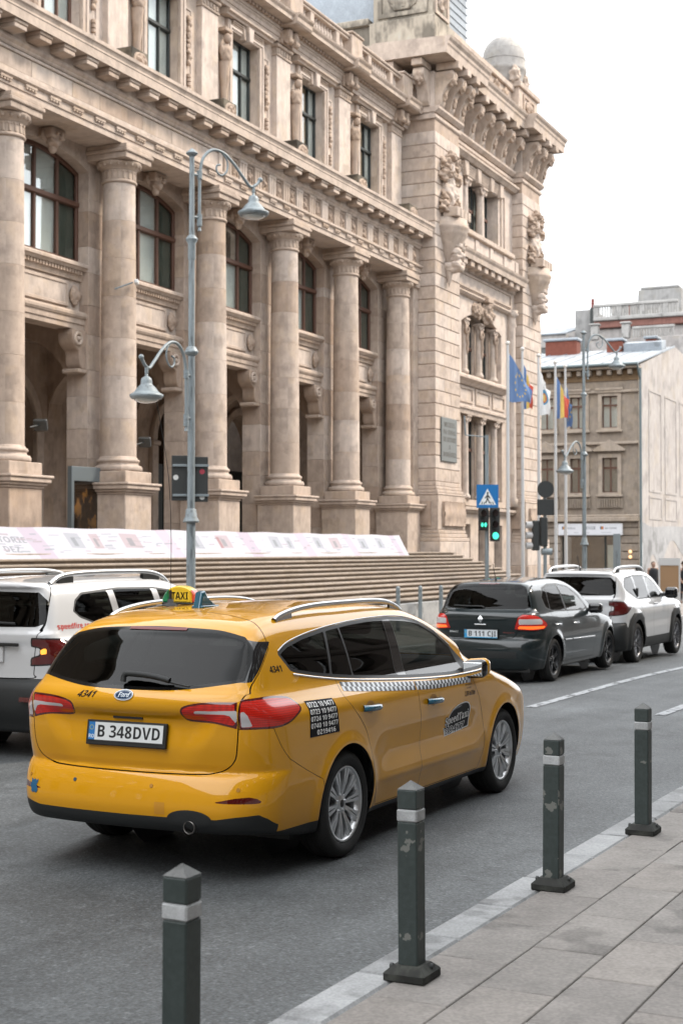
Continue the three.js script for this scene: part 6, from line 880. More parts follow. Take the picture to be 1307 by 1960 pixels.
{
  const net = surfaceNet(SUV, [-1.0, 3.55], [0.2, 1.66], 1.0, 0.021), F = SUV, G = net.grad;
  const dlo = poly([[-0.36, 1.30], [-0.30, 1.40], [-0.18, 1.465], [0.4, 1.50], [1.0, 1.492], [1.28, 1.46], [1.62, 1.32], [1.92, 1.12], [1.7, 1.085], [0.9, 1.085], [0.32, 1.085], [0.18, 1.10], [-0.28, 1.24]]), dg = (x, y) => dlo(x, y) + 0.018, d1 = lineF(0.26, 1.08, 0.22, 1.5), d2 = lineF(0.36, 1.08, 0.32, 1.5), b1 = lineF(1.0, 1.08, 0.95, 1.5), b2 = lineF(1.10, 1.08, 1.05, 1.5);
  const clad = poly([[-1.1, 0.0], [-1.1, 0.70], [-0.62, 0.72], [-0.56, 0.62], [-0.44, 0.76], [-0.24, 0.86], [0.24, 0.86], [0.42, 0.76], [0.52, 0.45], [0.60, 0.42], [2.1, 0.42], [2.2, 0.62], [2.26, 0.76], [2.42, 0.86], [2.88, 0.86], [3.06, 0.76], [3.14, 0.55], [3.6, 0.55], [3.6, 0]]);
  const xh = spl([[1.05, -0.745], [1.13, -0.725], [1.2, -0.69], [1.35, -0.635], [1.45, -0.59], [1.52, -0.545], [1.58, -0.50], [1.7, -0.48]]);
  // tail light: a sideways V round the corner
  const vIn = poly([[0.60, 1.075], [0.66, 1.085], [1.0, 1.075], [1.0, 0.835], [0.66, 0.815], [0.60, 0.82], [0.60, 0.90], [0.685, 0.925], [0.685, 0.985], [0.60, 1.0]]), vSide = poly([[-1.1, 1.09], [-0.62, 1.07], [-0.36, 0.99], [-0.36, 0.955], [-0.62, 0.86], [-0.80, 0.82], [-1.1, 0.80]]);
  const amber = poly([[0.690, 0.93], [0.745, 0.935], [0.745, 0.985], [0.690, 0.98]]);
  const rg = poly([[-0.3, 1.16], [0.62, 1.17], [0.70, 1.20], [0.68, 1.40], [0.60, 1.475], [-0.3, 1.49]]), hatch = poly(curveOutline([[-0.5, 0.715, 1], [0.58, 0.72], [0.63, 0.76], [0.64, 0.95], [0.66, 1.1], [0.73, 1.19], [0.72, 1.40], [0.66, 1.50], [0.62, 1.56], [0.62, 1.8, 1], [-0.5, 1.8, 1]], 5)), fd = poly([[1.02, 1.13], [1.05, 0.36], [1.95, 0.36], [2.02, 0.6], [2.0, 1.05], [1.9, 1.13]]), rd = poly([[0.22, 1.13], [0.20, 1.0], [0.40, 0.84], [0.52, 0.55], [0.55, 0.36], [1.05, 0.36], [1.02, 1.13]]), ws = poly([[-0.3, 1.14], [0.72, 1.14], [0.62, 1.46], [-0.3, 1.52]]), side = [-0.6, 2.1, 1.0, 1.6];
  const soups = cutPanels(net, [
    { name: null, g: (x, y, z) => Math.max(Math.min(Math.hypot(x, y - 0.36) - 0.39, Math.hypot(x - 2.657, y - 0.36) - 0.39), 0.5 - z), box: [-0.5, 3.2, 0, 0.8] },
    { name: 'quarter', g: (x, y) => Math.max(dg(x, y), d1(x, y)), box: side }, { name: 'pillar', g: (x, y) => Math.max(dg(x, y), d2(x, y)), box: side }, { name: 'rglass', g: (x, y) => Math.max(dg(x, y), b1(x, y)), box: side }, { name: 'pillar', g: (x, y) => Math.max(dg(x, y), b2(x, y)), box: side }, { name: 'fglass', g: (x, y) => Math.max(dg(x, y), x - 1.8), box: side }, { name: 'trim', g: (x, y) => dlo(x, y), box: side },
    { name: 'amber', g: (x, y, z) => Math.max(amber(z, y), x + 0.6), box: [-1, -0.5, 0.75, 1.15] }, { name: 'light', g: (x, y, z) => Math.max(vIn(z, y) + 0.01, vSide(x, y) + 0.012), box: [-1.1, -0.2, 0.75, 1.15] }, { name: 'light_border', g: (x, y, z) => Math.max(vIn(z, y), vSide(x, y)), gap: 0.002, box: [-1.1, -0.2, 0.75, 1.15] },
    { name: 'rear_glass', g: (x, y, z) => Math.max(rg(z, y), x + 0.4), box: [-0.95, -0.3, 1.1, 1.55] }, { name: 'tailgate', g: (x, y, z) => Math.max(y > 1.13 ? (x - xh(y)) * 0.8 : hatch(z, y), x + 0.48), gap: 0.004, box: [-1.1, -0.2, 0.6, 1.7] },
    { name: 'cladding', g: (x, y) => clad(x, y), gap: 0.002, box: [-1.2, 3.7, 0, 0.95] }, { name: 'rdoor', g: (x, y) => rd(x, y), gap: 0.003, box: [0.1, 1.15, 0.3, 1.2] }, { name: 'fdoor', g: (x, y) => fd(x, y), gap: 0.003, box: [0.95, 2.1, 0.3, 1.2] }, { name: 'windscreen', g: (x, y, z) => Math.max(ws(z, y), 1.42 - x), box: [1.35, 2.5, 1.1, 1.6] }]);
  const white = MP([0.62, 0.63, 0.64], 0.35, { clearcoat: 1, clearcoatRoughness: 0.04 });
  const p = roadPoint(25.05, -7.84, dip(26)), t = thing('suv_car', 'white sport utility car at the right, ahead of the dark hatchback', 'car', [p.x, p.y, p.z], RT + 0.0, 'white sport utility cars');
  const parts = assemble(t, F, net, soups, { body: ['body_shell', white], tailgate: ['tailgate', white], rdoor: ['door', white], fdoor: ['door', white], cladding: ['lower_cladding', mPlastic], quarter: ['window_pane', mGlassTint], rglass: ['window_pane', mGlassTint], fglass: ['window_pane', mGlass], pillar: ['pillar_cover', mAlu], trim: ['window_trim', mTrim], light: ['tail_light', mRedDark], light_border: ['light_border', mGloss], amber: ['indicator_light', mRedDark], rear_glass: ['rear_window', mGlassTint], windscreen: ['windscreen', mGlass] }, ['body', 'tailgate', 'rear_glass', 'windscreen', 'cladding'], ['quarter', 'rglass', 'fglass', 'rear_glass', 'windscreen']);
  const wh = wheelParts(0.345, 0.232, 0.21, 'star'); for (const x of [0, 2.657]) for (const z of [0.90, -0.90]) { addWheel(t, wh, x, 0.345, z, x + 0.5, M([0.20, 0.20, 0.21], 0.35, { metalness: 0.9 })); mesh('wheel_well', [new THREE.CylinderGeometry(0.41, 0.41, 0.42, 24, 1, true, -Math.PI / 2, Math.PI).rotateX(-Math.PI / 2).translate(x, 0.36, Math.sign(z) * 0.66), new THREE.CircleGeometry(0.41, 24).translate(x, 0.36, Math.sign(z) * 0.46)], mBlack, t); }
  mesh('underbody', BX(-0.65, 3.0, 0.22, 0.28, -0.72, 0.72), mBlack, t); cabin(t, { x0: -0.6, x1: 2.1, floor: 0.38, seatRows: [[0.42, [0], 0.62], [1.2, [-0.36, 0.36], 0.66]], dash: 2.0, wheelX: 1.66, halfW: 0.6 });
  for (const s of [1, -1]) {
    const on = (x) => onSkin(F, [x, 2, 0.60], [0, -1, 0])[1]; mesh('roof_rail', [tube([[-0.50, on(-0.5) - 0.005, 0.60 * s], [-0.38, on(-0.38) + 0.05, 0.60 * s], [-0.2, on(-0.2) + 0.07, 0.60 * s], [0.5, on(0.5) + 0.075, 0.60 * s], [1.1, on(1.1) + 0.062, 0.60 * s], [1.3, on(1.3) + 0.035, 0.595 * s], [1.42, on(1.42) - 0.01, 0.59 * s]], 0.024, 60, 8)], mAlu, t);
    mesh('rail_foot', [CB(-0.40, -0.16, on(-0.3) - 0.02, on(-0.3) + 0.06, 0.583 * s - 0.012, 0.583 * s + 0.03, 0.01)], mBlack, t); mesh('rail_foot', [CB(0.95, 1.25, on(1.1) - 0.02, on(1.1) + 0.05, 0.583 * s - 0.012, 0.583 * s + 0.03, 0.01)], mBlack, t);
    mesh('door_handle', [tube([-0.09, -0.05, 0.05, 0.09].map((d, i) => { const q = onSkin(F, [1.17 + d, 0.99, 1.4], [0, 0, -1]); return [q[0], q[1], (q[2] + [0, 0.03, 0.03, 0][i]) * s]; }), 0.014, 14, 6)], white, t); mesh('pillar_handle', [CB(0.255, 0.315, 1.12, 1.28, 0.80 * s - 0.02, 0.80 * s + 0.02, 0.01)], mBlack, t);
    const mi = mesh('wing_mirror', [new RoundedBoxGeometry(0.15, 0.2, 0.24, 4, 0.06).translate(1.88, 1.16, 1.0 * s)], mGloss, t); mesh('mirror_arm', [bar([1.9, 1.12, 0.8 * s], [1.9, 1.13, 0.95 * s], 0.035)], mBlack, mi); mesh('rear_reflector', [CB(-0.88, -0.862, 0.52, 0.56, 0.62 * s - 0.06, 0.62 * s + 0.06, 0.004)], mRedDark, t);
  }
  mesh('roof_aerial', [bar([-0.52, 1.58, 0.0], [-0.68, 1.84, 0.0], 0.008), cyl(0.03, 0.015, 1.57, 1.62, 10).translate(-0.52, 0, 0)], mBlack, t);
  const onR = (z, y, o) => { const q = onSkin(F, [-1.5, y, z], [1, 0, 0]), g = G(...q); return [q[0] + g[0] * o, q[1] + g[1] * o, q[2] + g[2] * o]; }; mesh('rear_wiper', [tube([onR(0, 1.165, 0.03), onR(0.02, 1.20, 0.035), onR(0.2, 1.20, 0.02), onR(0.42, 1.195, 0.012)], 0.012, 20, 6)], mBlack, t);
  mesh('plate_recess', [BX(-0.815, -0.79, 0.86, 1.0, -0.33, 0.33)], white, t); const plate = mesh('number_plate', [new THREE.PlaneGeometry(0.52, 0.11).rotateY(-Math.PI / 2).translate(-0.824, 0.925, 0)], MP([1, 1, 1], 0.4, { map: plateTex('B 35 VRS', false) }), t); mesh('plate_trim', [CB(-0.835, -0.8, 1.0, 1.03, -0.5, 0.5, 0.005)], mBlack, t);
  // the second one, left of the taxi
  const c = t.clone(); c.name = numbered('suv_car'); c.userData = { ...t.userData, label: 'white sport utility car with red lettering, left of the taxi and partly hidden' }; const p2 = roadPoint(11.3, -9.0, 0); c.position.set(p2.x, p2.y, p2.z); c.rotation.y = RT; scene.add(c);
  t.scale.z = 0.95;
  for (const o of c.children) if (o.name === 'indicator_light') o.material = mAmber;
  const tx = canvasTex(512, 96, (x, w, h) => { x.clearRect(0, 0, w, h); x.fillStyle = '#b5372c'; x.font = 'bold 84px sans-serif'; const m = x.measureText('speedfire.ro').width; x.save(); x.translate(4, 66); x.scale(504 / m, 1); x.fillText('speedfire.ro', 0, 0); x.restore(); });
  mesh('web_address', [sticker(F, G, 'right', rect(-0.62, -0.16, 1.125, 1.20), 16, 4, 0.003)], mSticker(tx), c);
}
// ---------- buildings beyond the side street ----------
{
  // old three-storey house: front faces the side street (towards -x), blank flank along the main street
  const X = 78, Z = -18.3, EV = 11.75, h = thing('corner_house', 'old brown three-storey house with metal roof and blank pale flank wall', 'building', [X, 0, Z]);
  const mF = M([0.34, 0.29, 0.235], 0.95, { map: rep(tStone, 0.25) }), mF2 = M([0.44, 0.375, 0.305], 0.95, { map: rep(tStone, 0.25) }), mFl = M([0.50, 0.465, 0.435], 0.95, { map: rep(tStone, 0.12) }), mPatch = M([0.50, 0.50, 0.505], 0.95, { map: rep(tSlab, 0.1) }), mGut = M([0.16, 0.20, 0.21], 0.5, { metalness: 0.5 });
  const q = (n, g, m, p = h) => put(n, g, m, p), W = 14; // front runs from z = 0 to z = -W in local coordinates
  const rows = [[4.9, 6.75], [8.35, 10.05]], wz = [-1.55, -3.3, -5.05, -6.8, -8.55, -10.3];
  const holes = []; for (const z of wz) for (const [a, b] of rows) holes.push([[z - 0.42, a], [z + 0.42, a], [z + 0.42, b], [z - 0.42, b]]);
  holes.push([[-4.2, -0.5], [-1.0, -0.5], [-1.0, 2.55], [-4.2, 2.55]]);
  q('front_wall', slabX([[-W, -1], [0, -1], [0, EV - 0.9], [-W, EV - 0.9]], 0, 0.5, holes), mF);
  for (const z of wz) for (const [a, b] of rows) {
    const w = grp('window', h), hs = []; for (const [c, d] of [[z - 0.37, z - 0.04], [z + 0.04, z + 0.37]]) for (const [e, f] of [[a + 0.05, a + (b - a) * 0.68], [a + (b - a) * 0.74, b - 0.05]]) hs.push([[c, e], [d, e], [d, f], [c, f]]);
    q('frame', slabX([[z - 0.42, a], [z + 0.42, a], [z + 0.42, b], [z - 0.42, b]], 0.16, 0.22, hs), mWood, w); for (const g of hs) mesh('pane', boxUV(slabX(g, 0.185, 0.19)), mPane, w); q('curtain', BX(0.3, 0.31, a, b, z - 0.42, z + 0.42), a > 8 ? mBlind : mCurtain, w);
    const s = grp('window_surround', h); q('surround', slabX([[z - 0.62, a - 0.12], [z + 0.62, a - 0.12], [z + 0.62, b + 0.2], [z - 0.62, b + 0.2]], -0.07, 0, [[[z - 0.42, a], [z + 0.42, a], [z + 0.42, b], [z - 0.42, b]]]), mF2, s); q('sill', CB(-0.2, 0, a - 0.24, a - 0.12, z - 0.7, z + 0.7, 0.02), mF2, s);
    if (a < 8) { q('pediment', slabX([[z - 0.85, b + 0.35], [z + 0.85, b + 0.35], [z + 0.85, b + 0.45], [z, b + 0.95], [z - 0.85, b + 0.45]], -0.26, 0), mF2, s); q('balustrade_panel', [CB(-0.1, 0, a - 0.85, a - 0.3, z - 0.7, z + 0.7, 0.02), ...[-4, -3, -2, -1, 0, 1, 2, 3, 4].map((k) => BX(-0.17, -0.1, a - 0.8, a - 0.35, z + k * 0.13 - 0.03, z + k * 0.13 + 0.03))], mF, s); } else q('hood', CB(-0.18, 0, b + 0.28, b + 0.42, z - 0.75, z + 0.75, 0.03), mF2, s);
  }
  for (const [y0, y1, d] of [[3.35, 3.6, 0.32], [3.6, 3.72, 0.2], [7.45, 7.6, 0.16], [EV - 1.55, EV - 1.4, 0.14]]) q('string_course', CB(-d, 0, y0, y1, -W, 0.02, 0.03), mF2);
  q('frieze', BX(-0.06, 0.5, EV - 0.9, EV - 0.3, -W, 0), M([0.22, 0.15, 0.085], 0.95, { map: rep(tStone, 0.5) })); for (let z = -0.4; z > -W; z -= 0.55) q('frieze_bracket', CB(-0.35, -0.06, EV - 0.62, EV - 0.3, z - 0.12, z + 0.12, 0.04), mF);
  q('eaves', CB(-0.5, 0.5, EV - 0.3, EV - 0.16, -W, 0.06, 0.03), mF2); q('gutter', bar([-0.56, EV - 0.1, -W], [-0.56, EV - 0.1, 0.1], 0.09), mGut);
  for (let y = 0.1, k = 0; y < 3.2; y += 0.42, k++) for (const [a, b] of y < 2.5 ? [[-W, -4.25], [-0.95, 0]] : [[-W, 0]]) q('stone_course', CB(-0.07, 0, y, y + 0.36, a, b, 0.02), mF);
  // shop front
  q('shop_sign', CB(-0.22, -0.08, 2.62, 3.25, -4.35, -0.85, 0.02), MP([0.85, 0.86, 0.88], 0.5)); const stex = canvasTex(1024, 180, (c, w, hh) => { c.fillStyle = '#dfe2e8'; c.fillRect(0, 0, w, hh); for (const x of [70, 700]) { c.fillStyle = '#c9962e'; c.fillRect(x, 40, 18, 50); c.fillStyle = '#28437f'; c.fillRect(x - 18, 40, 18, 50); c.fillStyle = '#b23a34'; c.fillRect(x + 18, 40, 18, 50); } c.fillStyle = '#6a7078'; c.font = 'bold 40px sans-serif'; c.fillText('MUZEUL', 120, 84); c.fillText('NAȚIONAL', 755, 84); c.font = 'bold 70px serif'; c.fillText('MNIR', 410, 92); c.font = '26px sans-serif'; c.fillText('muzeu', 70, 150); c.fillText('istorie', 250, 150); c.fillText('bilete', 440, 150); c.fillText('muzeu istorie', 700, 150); });
  { const g = new THREE.PlaneGeometry(3.4, 0.58).rotateY(-Math.PI / 2).translate(-0.226, 2.935, -2.6); mesh('sign_print', g, M([1, 1, 1], 0.6, { map: stex }), h); }
  q('shop_room', [BX(2.2, 2.25, -0.5, 2.6, -4.3, -0.9), BX(0.5, 2.2, -0.55, -0.5, -4.3, -0.9)], M([0.10, 0.085, 0.07], 0.9)); for (const z of [-4.15, -2.9, -1.85, -1.05]) q('shop_post', CB(0.1, 0.2, -0.5, 2.55, z - 0.05, z + 0.05, 0.01), mDarkFrame); for (const [a, b] of [[-4.1, -2.95], [-2.85, -1.9], [-1.8, -1.1]]) mesh('shop_pane', boxUV(BX(0.14, 0.15, -0.5, 2.55, a, b)), mPane, h); q('poster', BX(0.17, 0.18, 0.7, 2.1, -1.75, -1.15), M([0.55, 0.53, 0.48], 0.8));
  // flank wall with shallow panels and a patched foot
  q('flank_wall', slabZ([[0.5, -2], [30, -2], [30, 12], [9.2, 13.75], [0.5, EV - 0.05]], -0.5, 0), mFl); for (const x of [2.3, 6.3, 10.3]) q('flank_panel', slabZ([[x, 5.0], [x + 3.1, 5.0], [x + 3.1, 10.6], [x, 10.6]], 0, 0.03, [[[x + 0.12, 5.12], [x + 2.98, 5.12], [x + 2.98, 10.48], [x + 0.12, 10.48]]]), mFl); for (const x of [2.3, 6.3]) q('flank_panel', slabZ([[x, 3.5], [x + 3.1, 3.5], [x + 3.1, 4.8], [x, 4.8]], 0, 0.03, [[[x + 0.12, 3.62], [x + 2.98, 3.62], [x + 2.98, 4.68], [x + 0.12, 4.68]]]), mFl);
  q('render_patch', slabZ(curveOutline([[0.3, 0.4], [0.25, 2.2], [0.4, 3.3], [3, 3.1], [8, 3.2], [18, 3.1], [18, 2.0], [12, 1.4], [8, 2.4], [5, 1.0], [3, 1.6], [1.5, 0.3]], 6), 0.001, 0.012), mPatch); q('drain_pipe', [bar([-0.1, EV - 0.3, 0.12], [-0.1, -0.6, 0.12], 0.07), bar([-0.5, EV - 0.15, 0.05], [-0.1, EV - 0.9, 0.12], 0.06)], mGut); q('wall_pipe', tube([[0.35, 2.2, 0.06], [0.35, 0.4, 0.06], [0.6, 0.1, 0.06], [8, 0.1, 0.06], [20, 0.1, 0.06]], 0.05, 60, 6), mBlind);
  // roof sheets, ridge, chimneys
  const roof = grp('roof', h); for (let k = 0; k < 14; k++) q('roof_sheet', new THREE.BoxGeometry(9.85, 0.06, 0.985).rotateZ(0.21).translate(4.3, EV + 0.93, -0.5 - k), M([0.56, 0.60, 0.64].map((v, i2, a2) => v * (0.96 + 0.06 * ((k * 7) % 3) / 2)), 0.45, { metalness: 0.2, map: rep(tSlab, 0.2) }), roof); for (let k = 0; k < 15; k++) q('roof_seam', new THREE.BoxGeometry(9.85, 0.1, 0.04).rotateZ(0.21).translate(4.3, EV + 0.96, -k), mZinc, roof);
  const mBrick = M([0.22, 0.07, 0.045], 0.95, { map: rep(tStone, 1) }); for (const [x, z, w, d, hh] of [[7.4, -7.3, 0.9, 1.9, 1.6], [7.6, -9.4, 0.8, 1.0, 1.7], [7.4, -3.6, 0.8, 0.9, 1.3], [8.2, -1.5, 0.9, 0.6, 1.5]]) { const c = grp('chimney', h); q('stack', CB(x, x + w, EV + 1.0, EV + 1.5 + hh * 0.6, z, z + d, 0.03), mBrick, c); q('stack_cap', CB(x - 0.12, x + w + 0.12, EV + 1.5 + hh * 0.6, EV + 1.66 + hh * 0.6, z - 0.12, z + d + 0.12, 0.06), mZinc, c); }
  q('roof_hatch', [new THREE.BoxGeometry(1.2, 0.5, 2.2).rotateZ(0.2).translate(7.6, EV + 1.9, -1.4)], mZinc);
  for (let k = 0; k < 2; k++) mesh('wall_lamp', new THREE.SphereGeometry(0.09, 10, 8).translate(-0.12, 1.75 - k * 0.28, -0.45), M([0.9, 0.6, 0.35], 0.4, { emissive: new THREE.Color(1, 0.55, 0.25), emissiveIntensity: 0.45 }), h);
}
{
  // tall apartment house behind: terraces with balustrades, red bands, grey blocks
  const h = thing('terraced_building', 'distant grey apartment block with white balustraded terrace and red bands', 'building', [112, 0, -30]), q = (n, g, m) => put(n, g, m, h);
  const g1 = M([0.36, 0.36, 0.35], 0.95, { map: rep(tStone, 0.15) }), g2 = M([0.45, 0.43, 0.41], 0.95, { map: rep(tStone, 0.15) }), red = M([0.27, 0.13, 0.105], 0.9, { map: rep(tStone, 0.3) }), wh = M([0.55, 0.54, 0.52], 0.9, { map: rep(tSlab, 0.3) });
  q('left_block', CB(2, 14, -2, 20.7, -1.75, -0.35, 0.05), g1); q('rear_block', CB(6, 16, -2, 20.0, -7, -1.8, 0.05), g2); q('low_block', CB(0, 8, -2, 18.6, -7, -1.9, 0.05), g2); q('lean_roof', new THREE.BoxGeometry(4.4, 0.1, 5.2).rotateZ(0.22).translate(2, 19.1, -4.5), mZinc);
  for (const z of [-2.5, -3.6]) { q('window', slabX([[z - 0.35, 16.4], [z + 0.35, 16.4], [z + 0.35, 17.6], [z - 0.35, 17.6]], -0.05, 0.02, [[[z - 0.28, 16.5], [z + 0.28, 16.5], [z + 0.28, 17.5], [z - 0.28, 17.5]]]), mDarkFrame); q('pane', BX(-0.03, -0.01, 16.5, 17.5, z - 0.28, z + 0.28), mGloss); }
  q('flue', CB(1.2, 1.6, 14, 20.7, -0.34, 0.02, 0.03), mDarkFrame); q('flue_top', cyl(0.13, 0.13, 20.7, 21.4, 12).translate(1.4, 0, -0.16), M([0.2, 0.05, 0.04], 0.8));
  q('main_block', CB(1.2, 20, -2, 19.0, 0.1, 9, 0.1), g2); q('red_band', CB(0.9, 20, 19.0, 19.55, 0.05, 9, 0.05), red); q('terrace_slab', CB(0.7, 20, 19.55, 19.85, 0.05, 8.4, 0.05), wh);
  q('terrace_rail', CB(0.7, 1.0, 20.62, 20.85, 0.05, 6.6, 0.04), wh); for (let z = 0.15, k = 0; z < 6.6; z += 0.2, k++) { const p = k % 9; q(p < 2 ? 'terrace_pier' : 'baluster', p < 2 ? CB(0.75, 0.97, 19.85, 20.62, z - 0.1, z + 0.1, 0.02) : BX(0.8, 0.92, 19.85, 20.62, z - 0.045, z + 0.045), wh); }
  q('top_house', lump(new THREE.BoxGeometry(6, 2.4, 3.3, 8, 4, 6), 0.05, 1.6).translate(6, 20.9, 4.7), g1); q('top_roof', CB(3, 9, 22.1, 22.35, 3.2, 6.2, 0.1), g1); q('back_row', lump(new THREE.BoxGeometry(4, 1.6, 3.2, 6, 4, 9), 0.06, 1.5).translate(9, 20.9, 1.5), g1);
  for (const [y, z] of [[21.6, 1.6], [21.9, 2.6]]) q('roof_pot', cyl(0.16, 0.15, y - 1.0, y, 12).translate(6, 0, z), red);
  q('lower_terrace', CB(-0.6, 3, -2, 17.9, 0.0, 8, 0.05), g2); q('lower_balustrade', CB(-0.65, -0.45, 18.55, 18.75, 3.4, 6.6, 0.03), wh); for (let z = 3.5; z < 6.6; z += 0.2) q('baluster', BX(-0.6, -0.5, 17.9, 18.55, z - 0.045, z + 0.045), wh); for (const z of [0.5, 2.9]) { q('terrace_post', CB(-0.7, -0.2, 17.9, 19.0, z - 0.3, z + 0.3, 0.05), wh); q('post_cap', CB(-0.8, -0.1, 19.0, 19.15, z - 0.4, z + 0.4, 0.05), wh); }
}
{
  // row of houses on the near side, behind the camera; the cars mirror it
  const h = thing('street_row', 'beige town houses along the near pavement, behind the viewer', 'building', [0, 0, 0]); h.rotation.y = RT; const q = (n, g, m) => put(n, g, m, h);
  const mW = M([0.15, 0.125, 0.105], 0.95, { map: rep(tStone, 0.25) });
  const x0 = -34, x1 = 62, hs = []; for (let x = x0 + 2; x < x1 - 2; x += 3.4) { for (const [a, b] of [[4.6, 7.0], [8.4, 10.6], [12, 13.8]]) hs.push([[x, a], [x + 1.5, a], [x + 1.5, b], [x, b]]); hs.push([[x - 0.4, 0.6], [x + 1.9, 0.6], [x + 1.9, 3.3], [x - 0.4, 3.3]]); }
  q('front_wall', slabZ([[x0, -1], [x1, -1], [x1, 14.8], [x0, 14.8]], 4.6, 5.2, hs), mW); q('room_back', BX(x0, x1, -1, 14.8, 5.6, 5.7), mVoid);
  for (const o of hs) { mesh('pane', boxUV(slabZ(o, 4.9, 4.91)), mPane, h); }
  for (const [y, d] of [[3.8, 0.35], [7.6, 0.2], [11.2, 0.2], [14.8, 0.7]]) q('cornice', moldX([[4.6 - d, y + 0.25], [4.6 - d, y + 0.4], [4.6, y + 0.45], [4.6, y], [4.6 - d * 0.5, y]], x0, x1), mW);
}
{
  // the street goes on behind the viewer: plain fronts on the palace side and across its end
  const mW = M([0.30, 0.26, 0.21], 0.95, { map: rep(tStone, 0.25) });
  const front = (name, label, pos, turn, len, H) => { const h = thing(name, label, 'building', pos, turn); const hs = []; for (let x = 2; x < len - 2; x += 3.6) for (const [a, b] of [[1, 3.6], [5, 7.4], [9, 11.2], [13, 15]]) if (b < H - 1) hs.push([[x, a], [x + 1.6, a], [x + 1.6, b], [x, b]]); put('front_wall', slabZ([[0, -1], [len, -1], [len, H], [0, H]], -0.6, 0, hs), mW, h); put('room_back', BX(0, len, -1, H, -1.2, -1.1), mVoid, h); for (const o of hs) mesh('pane', boxUV(slabZ(o, -0.3, -0.29)), mPane, h); for (const y of [4.2, 8.2, H - 0.4]) put('cornice', moldX([[0, y], [0.3, y + 0.2], [0.35, y + 0.4], [0, y + 0.45]], 0, len), mW, h); };
  front('side_row', 'town houses left of the palace, outside the view', [-62, 0, -17], 0, 76, 16); front('end_house', 'house closing the street far behind the viewer', [-62, 0, 12], Math.PI / 2, 40, 18);
}
// ---------- street furniture ----------
const mPole = M([0.34, 0.40, 0.43], 0.5, { metalness: 0.2, map: rep(tSlab, 1.2) }), mPoleD = M([0.03, 0.034, 0.034], 0.55), mGreenPost = M([0.028, 0.043, 0.040], 0.55);
// painted steel posts along the kerb, chipped
const tChip = dataTex(512, (u, v) => { const n = fbm(u, v, 9, 5, 171), s = sst(0.685, 0.70, n), d = fbm(u, v, 40, 3, 172); return [mix(0.215 + 0.07 * (d - 0.5), 0.46, s), mix(0.255 + 0.07 * (d - 0.5), 0.47, s), mix(0.248 + 0.07 * (d - 0.5), 0.45, s)]; });
const mChip = M([1, 1, 1], 0.55, { map: rep(tChip, 1.6) }), mBand = M([0.62, 0.64, 0.65], 0.6, { map: rep(tSlab, 1) }), mCapGrey = M([0.20, 0.205, 0.20], 0.7, { map: rep(tSlab, 1.5) }), mFoot = M([0.055, 0.06, 0.055], 0.8, { map: rep(WEATHER.map, 2) });
function bollard(rx, rz, label, turn = 0.0) {
  const p = roadPoint(rx, rz, PAVE), b = thing('bollard', label, 'bollard', [p.x, p.y + 0.0, p.z], RT + turn, 'green posts along the near kerb'), w = 0.0435, ou = rnd() * 3, ov = rnd() * 3;
  const m = (n, g, mt) => mesh(n, boxUV(g, ou, ov), mt, b);
  m('post', CB(-w, w, 0.05, 0.635, -w, w, 0.006), mChip); m('white_band', CB(-w - 0.0015, w + 0.0015, 0.635, 0.685, -w - 0.0015, w + 0.0015, 0.006), mBand); m('post_top', CB(-w, w, 0.685, 0.765, -w, w, 0.006), mChip);
  m('cap', flipIfInside((() => { const g = new THREE.ConeGeometry(w * 1.38, 0.034, 4).rotateY(Math.PI / 4).toNonIndexed(); g.computeVertexNormals(); return g.translate(0, 0.782, 0); })()), mCapGrey);
  const pts = [[0.13, 0], [0.13, 0.05], [0.062, 0.085], [0.055, 0.085]]; const base = new THREE.CylinderGeometry(0.058 * 1.414, 0.084 * 1.414, 0.024, 4).rotateY(Math.PI / 4).toNonIndexed(); base.computeVertexNormals();
  m('foot', merge([CB(-0.09, 0.09, 0, 0.038, -0.09, 0.09, 0.006), base.translate(0, 0.05, 0)]), mFoot); for (const s of [-1, 1]) m('bolt', cyl(0.012, 0.012, 0, 0.012, 6).rotateX(s * Math.PI / 2).translate(0.03 * s, 0.05, s * 0.07), mPoleD);
  b.rotation.z = rr(-0.014, 0.014); b.rotation.x = rr(-0.014, 0.014); return b;
}
bollard(3.80, -2.46, 'green post with white band, nearest the camera and cut by the frame'); bollard(5.56, -2.49, 'chipped green post standing beside the taxi rear wheel, second nearest'); bollard(7.35, -2.50, 'chipped green post third along the kerb, between two others'); bollard(9.02, -2.49, 'green post farthest along the near kerb, at the right edge');
// thin grey posts by the steps
for (const [i, x] of [[0, 31.9], [1, 33.3], [2, 34.7]].values()) { const b = thing('steel_post', ['thin grey steel post by the steps, nearest the taxi roof', 'thin grey steel post by the steps, middle of three', 'thin grey steel post by the steps, next to the dark hatchback'][i], 'post', [x, PAVE + dip(x), -13.1], 0, 'thin posts in front of the steps'); mesh('tube', cyl(0.05, 0.05, 0, 1.0, 14), mPole, b); mesh('top', new THREE.SphereGeometry(0.05, 12, 6, 0, 7, 0, 1.57).translate(0, 1.0, 0), mPole, b); }
